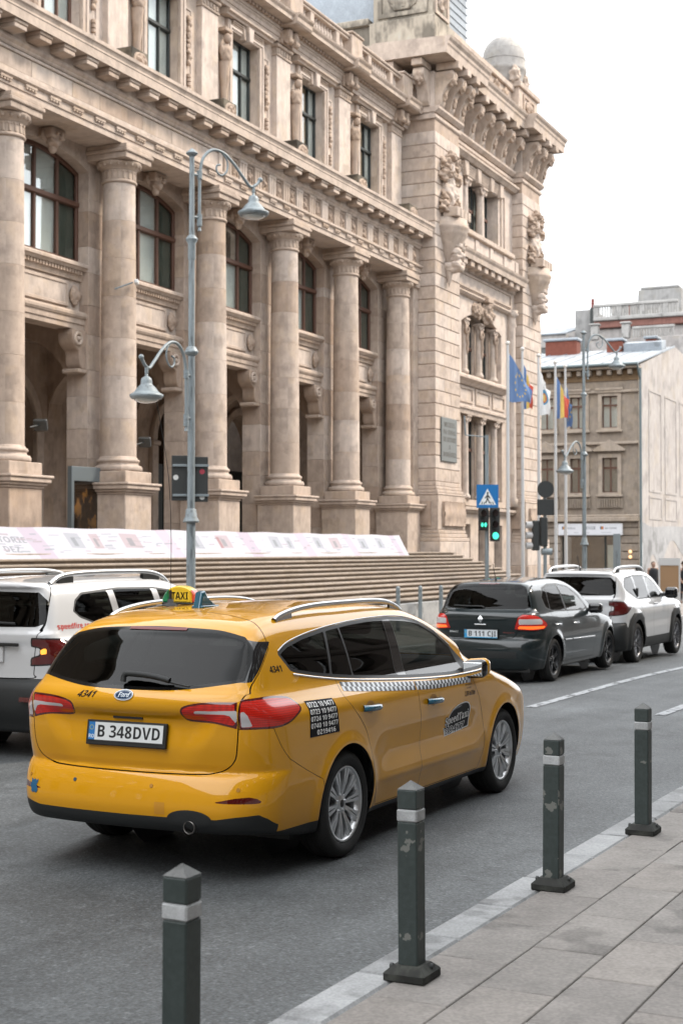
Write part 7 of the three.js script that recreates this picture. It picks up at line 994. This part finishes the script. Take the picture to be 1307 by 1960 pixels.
// lamp standards with bell lamps on scrolled arms
const bell = () => lathe([[0.0, 0.40], [0.025, 0.40], [0.032, 0.33], [0.06, 0.315], [0.10, 0.29], [0.115, 0.235], [0.115, 0.19], [0.135, 0.165], [0.19, 0.12], [0.235, 0.06], [0.27, 0.03], [0.335, 0.0], [0.335, -0.035], [0.30, -0.075], [0.24, -0.085], [0, -0.07]], 32);
function lampArm(parent, y, dir, R = 1.32) { // dir: direction of the arm on the ground plane
  const a = grp('lamp_arm', parent); a.rotation.y = dir; a.position.y = y;
  mesh('arm_tube', [tube([[0.16, -0.85, 0], [0.16, -0.3, 0], [0.17, 0.0, 0], [0.24, 0.26, 0], [0.42, 0.42, 0], [0.64, 0.42, 0], [0.88, 0.27, 0], [1.10, 0.06, 0], [R - 0.06, -0.07, 0], [R + 0.06, -0.02, 0], [R + 0.14, 0.07, 0]], 0.027, 70, 8), new THREE.SphereGeometry(0.045, 10, 8).translate(R + 0.15, 0.085, 0)], mPole, a);
  mesh('scroll', [tube([[0.62, 0.42, 0], [0.74, 0.30, 0], [0.74, 0.12, 0], [0.62, 0.02, 0], [0.52, 0.08, 0], [0.53, 0.18, 0], [0.60, 0.2, 0]], 0.017, 40, 6)], mPole, a);
  mesh('clamp', [cyl(0.045, 0.045, -0.12, 0.02, 12).translate(0.16, 0, 0), bar([0, -0.06, 0], [0.16, -0.06, 0], 0.025)], mPole, a); mesh('clamp', [cyl(0.045, 0.045, -0.92, -0.72, 12).translate(0.16, 0, 0), cyl(0.036, 0.02, -1.0, -0.92, 10).translate(0.16, 0, 0), bar([0, -0.78, 0], [0.16, -0.78, 0], 0.025)], mPole, a);
  const l = bell().scale(0.8, 0.9, 0.8); mesh('bell_shade', [l.translate(R, -0.50, 0), cyl(0.03, 0.03, -0.16, -0.04, 10).translate(R, 0, 0)], mPole, a); mesh('lens', [new THREE.SphereGeometry(0.20, 20, 8, 0, 7, Math.PI / 2, Math.PI / 2).scale(1, 0.35, 1).translate(R, -0.57, 0)], MP([0.4, 0.43, 0.42], 0.15, { clearcoat: 1 }), a);
}
function lampPost(name, label, x, z, H, arms) {
  const b = thing(name, label, 'street lamp', [x, PAVE + dip(x), z], 0, 'bell lamps along the far pavement');
  mesh('shaft', [cyl(0.08, 0.076, 0, 2.25, 20), cyl(0.066, 0.060, 2.25, 5.1, 18), cyl(0.056, 0.052, 5.1, 7.0, 16), cyl(0.048, 0.042, 7.0, H, 16)], mPole, b);
  for (const c of [[[0.05, 2.20], [0.135, 2.20], [0.135, 2.23], [0.10, 2.30], [0.085, 2.42], [0.05, 2.44]], [[0.04, 5.0], [0.075, 5.0], [0.115, 5.04], [0.115, 5.07], [0.075, 5.14], [0.04, 5.16]], [[0.04, 6.60], [0.065, 6.62], [0.065, 6.88], [0.10, 6.94], [0.10, 6.97], [0.06, 7.02], [0.04, 7.03]]]) mesh('collar', lathe(c, 20), mPole, b);
  mesh('finial', [lathe([[0.0, H + 0.10], [0.04, H + 0.07], [0.10, H + 0.02], [0.10, H], [0.05, H - 0.04], [0.04, H - 0.06]], 16)], mPole, b); for (const [y, d] of arms) lampArm(b, y, d); return b;
}
const L1 = lampPost('street_lamp', 'pale grey lamp post in front of the palace columns with two bell lamps', 21.6, -12.6, 8.4, [[8.12, -0.41], [4.72, 3.1]]);
const L2 = lampPost('street_lamp', 'pale grey lamp post far down the street before the old house', 45.86, -12.5, 8.9, [[8.45, -0.65], [5.0, 2.95]]);
{ // signs seen from behind on the near lamp
  const s = thing('sign_back', 'dark backs of two sign panels fixed to the near lamp post', 'sign', [21.6, 0, -12.6], 0); s.rotation.y = -(Math.PI / 2 - PHI) + 0.15 + Math.PI;
  mesh('panel', [CB(-0.29, 0.0, 2.66, 3.42, 0.13, 0.15, 0.006)], mPoleD, s); mesh('panel', [CB(0.02, 0.32, 2.68, 3.44, 0.13, 0.15, 0.006)], mPoleD, s); mesh('bracket', [CB(-0.3, 0.3, 2.75, 2.79, 0.09, 0.13, 0.004), CB(-0.3, 0.3, 3.25, 3.29, 0.09, 0.13, 0.004)], mPole, s);
  for (const [x, y, c] of [[-0.19, 3.17, 0xb04050], [-0.19, 2.74, 0xd8dad8], [0.25, 3.07, 0xdfe0de]]) mesh('small_sticker', [new THREE.CircleGeometry(0.045, 12).rotateY(Math.PI).translate(x, y, 0.128)], M(c, 0.7), s);
}
// pedestrian crossing sign and two signals on one post
{
  const t = thing('traffic_signal', 'signal post with blue crossing sign and two green lights before the pavilion', 'traffic light', [36.45, PAVE + dip(36.45), -12.5], 0); t.rotation.y = -(Math.PI / 2 - PHI) + 0.1 + Math.PI; // faces -z of its own: the viewer is on +z after turn
  const face = (o) => { o.rotation.y = 0; return o; };
  mesh('post', [cyl(0.055, 0.05, 0, 4.9, 16), bar([0, 4.85, 0], [0.55, 4.9, 0], 0.015), bar([0.55, 4.9, 0], [0.58, 5.4, 0], 0.02)], mPole, t);
  const tex = canvasTex(256, 256, (c, w) => { c.fillStyle = '#1173b8'; c.fillRect(0, 0, w, w); c.fillStyle = '#eef2f2'; c.beginPath(); c.moveTo(128, 44); c.lineTo(228, 222); c.lineTo(28, 222); c.fill(); c.fillStyle = '#15181b'; c.beginPath(); c.arc(130, 92, 11, 0, 7); c.fill(); c.lineWidth = 13; c.strokeStyle = '#15181b'; c.lineCap = 'round'; const ln = (...p) => { c.beginPath(); c.moveTo(p[0], p[1]); for (let i = 2; i < p.length; i += 2) c.lineTo(p[i], p[i + 1]); c.stroke(); }; ln(130, 108, 128, 150); ln(128, 150, 108, 200); ln(128, 150, 150, 200); ln(130, 115, 104, 146); ln(130, 115, 154, 146); c.lineWidth = 9; for (const x of [60, 86, 170, 196]) ln(x, 214, x + (x < 128 ? 8 : -8), 192); });
  mesh('sign_plate', [CB(-0.285, 0.285, 3.02, 3.62, -0.10, -0.08, 0.004)], mPole, t); mesh('sign_face', [new THREE.PlaneGeometry(0.57, 0.60).rotateY(Math.PI).translate(0, 3.32, -0.103)], M([1, 1, 1], 0.5, { map: tex }), t);
  const mG = M([0.05, 0.6, 0.4], 0.3, { emissive: new THREE.Color(0.08, 1.0, 0.62), emissiveIntensity: 0.5 }), mOff = MP([0.03, 0.02, 0.02], 0.15, { clearcoat: 1 });
  const head = (x, yb, n, lit, arrow) => { const hd = grp('signal_head', t); mesh('case', [CB(x - 0.12, x + 0.12, yb, yb + n * 0.29, -0.12, 0.05, 0.02)], mPoleD, hd); for (let k = 0; k < n; k++) { const y = yb + 0.145 + k * 0.29; mesh('signal_lens', [new THREE.CircleGeometry(0.088, 24).rotateY(Math.PI).translate(x, y, -0.123)], k === lit ? (arrow ? mOff : mG) : mOff, hd); mesh('visor', [new THREE.CylinderGeometry(0.108, 0.108, 0.16, 18, 1, true, 0, Math.PI * 1.1).rotateX(Math.PI / 2).rotateZ(-0.15).translate(x, y, -0.2)], mPoleD, hd); if (k === lit && arrow) for (const e of [-1, 1]) mesh('lit_arrow', [new THREE.CircleGeometry(0.045, 5).scale(0.8, 1.4, 1).rotateY(Math.PI).translate(x + e * 0.042, y, -0.126)], mG, hd); } };
  head(0.10, 2.44, 2, 0, true); head(-0.20, 2.16, 3, 0, false); mesh('arm', [bar([0, 2.8, 0], [-0.24, 2.8, -0.02], 0.02)], mPoleD, t);
}
{ // signal and signs seen from behind
  const t = thing('traffic_signal', 'signal post with dark sign backs, its lamps facing right', 'traffic light', [41.6, PAVE + dip(41.6), -12.5], 0); t.rotation.y = -(Math.PI / 2 - PHI) + 0.1;
  mesh('post', [cyl(0.055, 0.05, 0, 3.9, 14)], mPole, t); mesh('round_sign', [new THREE.CylinderGeometry(0.245, 0.245, 0.02, 28).rotateX(Math.PI / 2).translate(0, 3.75, 0.1)], mPoleD, t); mesh('square_sign', [CB(-0.25, 0.25, 3.0, 3.46, 0.09, 0.11, 0.005)], mPoleD, t); for (const y of [3.85, 3.2]) mesh('small_sticker', [CB(-0.17, -0.1, y, y + 0.07, 0.075, 0.088, 0.002)], M([0.7, 0.3, 0.05], 0.7), t);
  const hd = grp('signal_head', t); mesh('case', [CB(-0.15, 0.06, 2.1, 2.95, -0.1, 0.12, 0.03)], mPoleD, hd); mesh('case', [CB(-0.38, -0.18, 1.98, 2.85, -0.1, 0.12, 0.03)], mPoleD, hd); for (let k = 0; k < 3; k++) mesh('visor', [new THREE.CylinderGeometry(0.1, 0.1, 0.2, 16, 1, true).rotateZ(Math.PI / 2).translate(-0.46, 2.12 + k * 0.3, 0)], M([0.5, 0.5, 0.5], 0.4), hd); mesh('lower_lamp', [new THREE.CylinderGeometry(0.1, 0.1, 0.3, 14).rotateZ(Math.PI / 2).translate(0.05, 1.95, 0)], mPole, hd);
}
{ const s = thing('direction_sign', 'narrow grey sign panel beyond the white car, on its own post', 'sign', [52, PAVE + dip(52), -13.0], 0); mesh('post', [cyl(0.04, 0.04, 0, 2.1, 10)], mPole, s); mesh('panel', [CB(-0.02, 0.02, 1.3, 2.7, -0.13, 0.13, 0.01)], mPole, s); }
// flag poles and flags
const FP = [[41.26, 'first'], [42.66, 'second'], [44.3, 'third'], [46.12, 'fourth'], [47.27, 'fifth']];
FP.forEach(([x, n]) => { const d = dip(x), p = thing('flag_pole', n + ' white flag pole from the left beside the pavilion', 'flag pole', [x, PAVE + d, -13.5], 0, 'white flag poles'); mesh('pole', [cyl(0.062, 0.036, 0, 7.68 - d, 14)], M([0.62, 0.63, 0.64], 0.4), p); mesh('ball', [new THREE.SphereGeometry(0.065, 14, 10).translate(0, 7.74 - d, 0)], M([0.75, 0.74, 0.7], 0.3), p); mesh('pole_foot', [cyl(0.12, 0.10, 0, 0.25, 14)], mPole, p); });
function flag(x, label, w, h, y, tex, dir, fold, drop) {
  const f = thing('flag', label, 'flag', [x, y, -13.5], dir, 'flags hanging from the poles'); const NU = 30, NV = 16, P = [], U = [], I = [];
  for (let j = 0; j <= NV; j++) for (let i = 0; i <= NU; i++) { const u = i / NU, v = j / NV; P.push(0.05 + w * u, -h * v - drop * h * Math.pow(u, 1.25) * (1 - 0.92 * v) - 0.04 * Math.sin(u * 5 + v), 0.09 * Math.sin(u * 7 + v * 3) * u + fold * 0.12 * Math.sin(u * 13 - v * 4) * u); U.push(u, 1 - v); if (i < NU && j < NV) { const k = j * (NU + 1) + i; I.push(k, k + 1, k + NU + 2, k, k + NU + 2, k + NU + 1); } }
  const g = new THREE.BufferGeometry(); g.setAttribute('position', new THREE.Float32BufferAttribute(P, 3)); g.setAttribute('uv', new THREE.Float32BufferAttribute(U, 2)); g.setIndex(I); g.computeVertexNormals(); mesh('cloth', g, MP([1, 1, 1], 0.9, { map: tex, transmission: 0.25, thickness: 0, side: THREE.DoubleSide }), f); mesh('hoist', [bar([0.04, 0.02, 0], [0.04, -h - 0.02, 0], 0.012)], mBlind, f);
}
const tEU = canvasTex(256, 170, (c, w, h) => { c.fillStyle = '#5f7ca8'; c.fillRect(0, 0, w, h); c.fillStyle = '#d8b54a'; for (let k = 0; k < 12; k++) { const a = k / 12 * Math.PI * 2, x = w / 2 + Math.sin(a) * 58, y = h / 2 + Math.cos(a) * 58; c.beginPath(); for (let q = 0; q < 10; q++) { const b = q / 10 * Math.PI * 2 - Math.PI / 2, r = q % 2 ? 4 : 10; c.lineTo(x + Math.cos(b) * r, y + Math.sin(b) * r); } c.fill(); } });
const tRO = canvasTex(256, 170, (c, w, h) => { ['#5a78a8', '#d9bd6a', '#c65a48'].forEach((k, i) => { c.fillStyle = k; c.fillRect(i * w / 3, 0, w / 3 + 1, h); }); });
const tCity = canvasTex(256, 170, (c, w, h) => { c.fillStyle = '#dfe1e2'; c.fillRect(0, 0, w, h); c.fillStyle = '#4f8fb4'; c.beginPath(); c.arc(150, 80, 40, 0, 7); c.fill(); c.fillStyle = '#c9743c'; c.beginPath(); c.arc(150, 84, 26, 0, 7); c.fill(); c.fillStyle = '#d9c27a'; c.fillRect(136, 66, 26, 34); });
flag(41.26, 'blue flag with a ring of yellow stars on the first pole', 0.72, 1.36, 7.55, tEU, -0.75, 0.35, 0.80); flag(42.66, 'blue yellow red flag hanging limp on the second pole', 0.28, 1.3, 7.4, tRO, -0.7, 0.6, 0.55); flag(44.3, 'white flag with a small coat of arms on the third pole', 0.36, 1.35, 7.4, tCity, -0.6, 0.7, 0.5); flag(46.12, 'blue yellow red flag, fuller, on the fourth pole', 0.42, 1.3, 7.4, tRO, -0.7, 0.5, 0.6); flag(47.27, 'dark blue flag hanging limp on the fifth pole', 0.16, 1.3, 7.2, tEU, -0.6, 0.8, 0.5);
// plaque on the pavilion pier
{ const p = thing('wall_plaque', 'grey metal plaque with raised lettering on the pavilion pier', 'plaque', [49.74, 5.75, -18.5], 0); mesh('plate', [CB(-0.78, 0.78, -0.78, 0.78, 0.003, 0.06, 0.02)], M([0.23, 0.245, 0.235], 0.6, { metalness: 0.2, map: rep(tSlab, 0.8) }), p); const tx = canvasTex(512, 512, (c, w, h) => { c.clearRect(0, 0, w, h); c.fillStyle = '#4a4238'; c.textAlign = 'center'; c.font = 'bold 76px serif'; ['MUZEUL', 'NAȚIONAL', 'DE ISTORIE', 'A', 'ROMÂNIEI'].forEach((s, i) => { c.save(); c.translate(256, 100 + i * 90); const m = c.measureText(s).width; c.scale(Math.min(1.15, 440 / m), 1); c.fillText(s, 0, 0); c.restore(); }); }); mesh('lettering', [new THREE.PlaneGeometry(1.5, 1.5).translate(0, 0, 0.063)], M([1, 1, 1], 0.7, { map: tx, transparent: true }), p); }
// poster case in the first bay, lanterns, cameras and floodlights on the columns
{ const p = thing('poster_case', 'grey framed poster of a golden relief between the two nearest columns', 'poster', [29.05, LAND, -19.75], -0.15); mesh('case', [slabZ([[-0.55, 0], [0.55, 0], [0.55, 2.0], [-0.55, 2.0]], -0.08, 0.06, [[[-0.46, 0.08], [0.46, 0.08], [0.46, 1.66], [-0.46, 1.66]]], 0.01)], M([0.22, 0.26, 0.28], 0.4, { metalness: 0.4 }), p); const tx = dataTex(256, (u, v) => { const n = fbm(u, v, 5, 5, 191), s = sst(0.42, 0.7, n); return [mix(0.16, 0.52, s), mix(0.11, 0.37, s), mix(0.07, 0.20, s)]; }); mesh('print', [new THREE.PlaneGeometry(0.93, 1.6).translate(0, 0.87, 0.0)], MP([0.8, 0.8, 0.8], 0.2, { map: tx, clearcoat: 0.7 }), p); }
for (const [i, c] of BAYX.slice(2, 5).entries()) { const l = thing('hanging_lantern', ['dark lantern in the second archway', 'dark lantern in the third archway', 'dark lantern in the fourth archway'][i], 'lantern', [c + 0.8, 5.0, -22.3], 0, 'lanterns hanging in the porch'); mesh('cage', [lathe([[0.02, 0.42], [0.2, 0.3], [0.22, 0.28], [0.22, -0.2], [0.16, -0.3], [0.02, -0.36]], 6)], mPoleD, l); mesh('chain', [bar([0, 0.4, 0], [0, 2.5, 0], 0.015)], mPoleD, l); mesh('lamp_glass', [cyl(0.1, 0.1, -0.15, 0.2, 8)], mBlind, l); }
for (const [x, y, k] of [[26.5, 4.55, 0], [30.7, 4.45, 1]]) { const f = thing('floodlight', ['black floodlight on the nearest column base', 'black floodlight on the second column base'][k], 'floodlight', [x, y, -19.2], 0.4, 'floodlights on the columns'); mesh('body', [new RoundedBoxGeometry(0.1, 0.26, 0.3, 2, 0.03).rotateZ(0.5)], mPoleD, f); mesh('arm', [bar([0, 0, 0], [-0.35, -0.08, -0.15], 0.02)], mPoleD, f); }
{ const c = thing('security_camera', 'small white camera on an arm beside the second column', 'camera', [29.75, 8.15, -18.95], 0); mesh('arm', [bar([-0.3, -0.18, -0.3], [0, 0, 0], 0.02)], mPole, c); mesh('housing', [new RoundedBoxGeometry(0.3, 0.1, 0.1, 2, 0.03).rotateY(0.5).translate(0.1, 0.02, 0.04)], mBlind, c); }
// people far down the pavement
function bodyGeo(joints, bones, h = 0.03) { const F = (x, y, z) => { let d = 9; for (const [a, b, ra, rb] of bones) { const A = joints[a], B = joints[b], ex = B[0] - A[0], ey = B[1] - A[1], ez = B[2] - A[2], t = cl(((x - A[0]) * ex + (y - A[1]) * ey + (z - A[2]) * ez) / (ex * ex + ey * ey + ez * ez || 1)), q = Math.hypot(x - A[0] - ex * t, y - A[1] - ey * t, z - A[2] - ez * t) - mix(ra, rb, t); const k = 0.05, hh = Math.max(k - Math.abs(d - q), 0) / k; d = Math.min(d, q) - hh * hh * k * 0.25; } return d; }; const net = surfaceNet(F, [-0.45, 0.45], [-0.04, 1.85], 1.0, h, -0.5); const P = []; for (const i of net.I) P.push(net.P[3 * i], net.P[3 * i + 1], net.P[3 * i + 2]); return soupGeo(P, net.grad); }
{
  const J = { head: [0.02, 1.63, 0], crown: [0.02, 1.68, 0], neck: [0, 1.47, 0], chest: [0, 1.30, 0], hip: [0, 0.95, 0], sl: [0, 1.40, -0.2], sr: [0, 1.40, 0.2], el: [-0.03, 1.12, -0.26], er: [-0.02, 1.12, 0.26], wl: [0.1, 0.92, -0.25], wr: [0.12, 0.92, 0.24], fl: [0.14, 0.86, -0.24], fr: [0.16, 0.86, 0.23], hl: [0, 0.92, -0.1], hr: [0, 0.92, 0.1], kl: [0.08, 0.50, -0.11], kr: [-0.03, 0.50, 0.11], al: [0.10, 0.09, -0.12], ar: [-0.14, 0.10, 0.12], tl: [0.24, 0.04, -0.13], tr: [0.0, 0.04, 0.13] };
  const bones = [['head', 'crown', 0.095, 0.1], ['head', 'neck', 0.06, 0.055], ['neck', 'chest', 0.07, 0.16], ['chest', 'hip', 0.17, 0.15], ['sl', 'sr', 0.085, 0.085], ['sl', 'el', 0.075, 0.06], ['sr', 'er', 0.075, 0.06], ['el', 'wl', 0.058, 0.042], ['er', 'wr', 0.058, 0.042], ['wl', 'fl', 0.04, 0.03], ['wr', 'fr', 0.04, 0.03], ['hl', 'kl', 0.1, 0.07], ['hr', 'kr', 0.1, 0.07], ['kl', 'al', 0.068, 0.045], ['kr', 'ar', 0.068, 0.045], ['al', 'tl', 0.05, 0.04], ['ar', 'tr', 0.05, 0.04]];
  const g = bodyGeo(J, bones), skin = M([0.36, 0.22, 0.16], 0.7), dark = M([0.016, 0.018, 0.022], 0.9), hairM = M([0.03, 0.02, 0.015], 0.8);
  const coat = lump(lathe([[0.08, 1.50], [0.17, 1.46], [0.235, 1.36], [0.24, 1.15], [0.225, 0.98], [0.25, 0.72], [0.24, 0.71], [0.05, 0.73]], 20).scale(0.8, 1, 1.05), 0.008, 9), trou = [['kl', 'al', 'hl'], ['kr', 'ar', 'hr']].map(([k, a, h]) => merge([bar(J[h], J[k], 0.098), bar(J[k], J[a], 0.075)]));
  [[71.5, -16.1, 'person in a black coat with hands in front, walking by the pale flank wall', -2.6], [63.5, -13.0, 'person in dark clothes at the right edge beside the stand', -2.2]].forEach(([x, z, label, turn]) => { const p = thing('person', label, 'person', [x, dip(x) + PAVE, z], turn, 'people far down the pavement'); mesh('body', g, skin, p); mesh('coat', coat, dark, p); mesh('trousers', trou.map((q) => q.clone()), M([0.03, 0.032, 0.04], 0.9), p); mesh('hair', [new THREE.SphereGeometry(0.112, 14, 10, 0, 7, 0, 1.9).rotateZ(0.35).translate(-0.005, 1.69, 0)], hairM, p); });
}
{ const x = 62.5, s = thing('info_stand', 'small metal-framed stand with a brown panel at the right edge', 'stand', [x, dip(x) + PAVE, -13.4], 0.2); mesh('frame', [slabX([[-0.45, 0], [0.45, 0], [0.45, 1.9], [-0.45, 1.9]], -0.05, 0.05, [[[-0.38, 0.5], [0.38, 0.5], [0.38, 1.6], [-0.38, 1.6]]])], mAlu, s); mesh('panel', [BX(-0.02, 0.02, 0.5, 1.6, -0.38, 0.38)], M([0.35, 0.22, 0.12], 0.8), s); }
scene.traverse((o) => { if (o.isMesh) o.castShadow = o.receiveShadow = true; });
renderer.render(scene, camera);
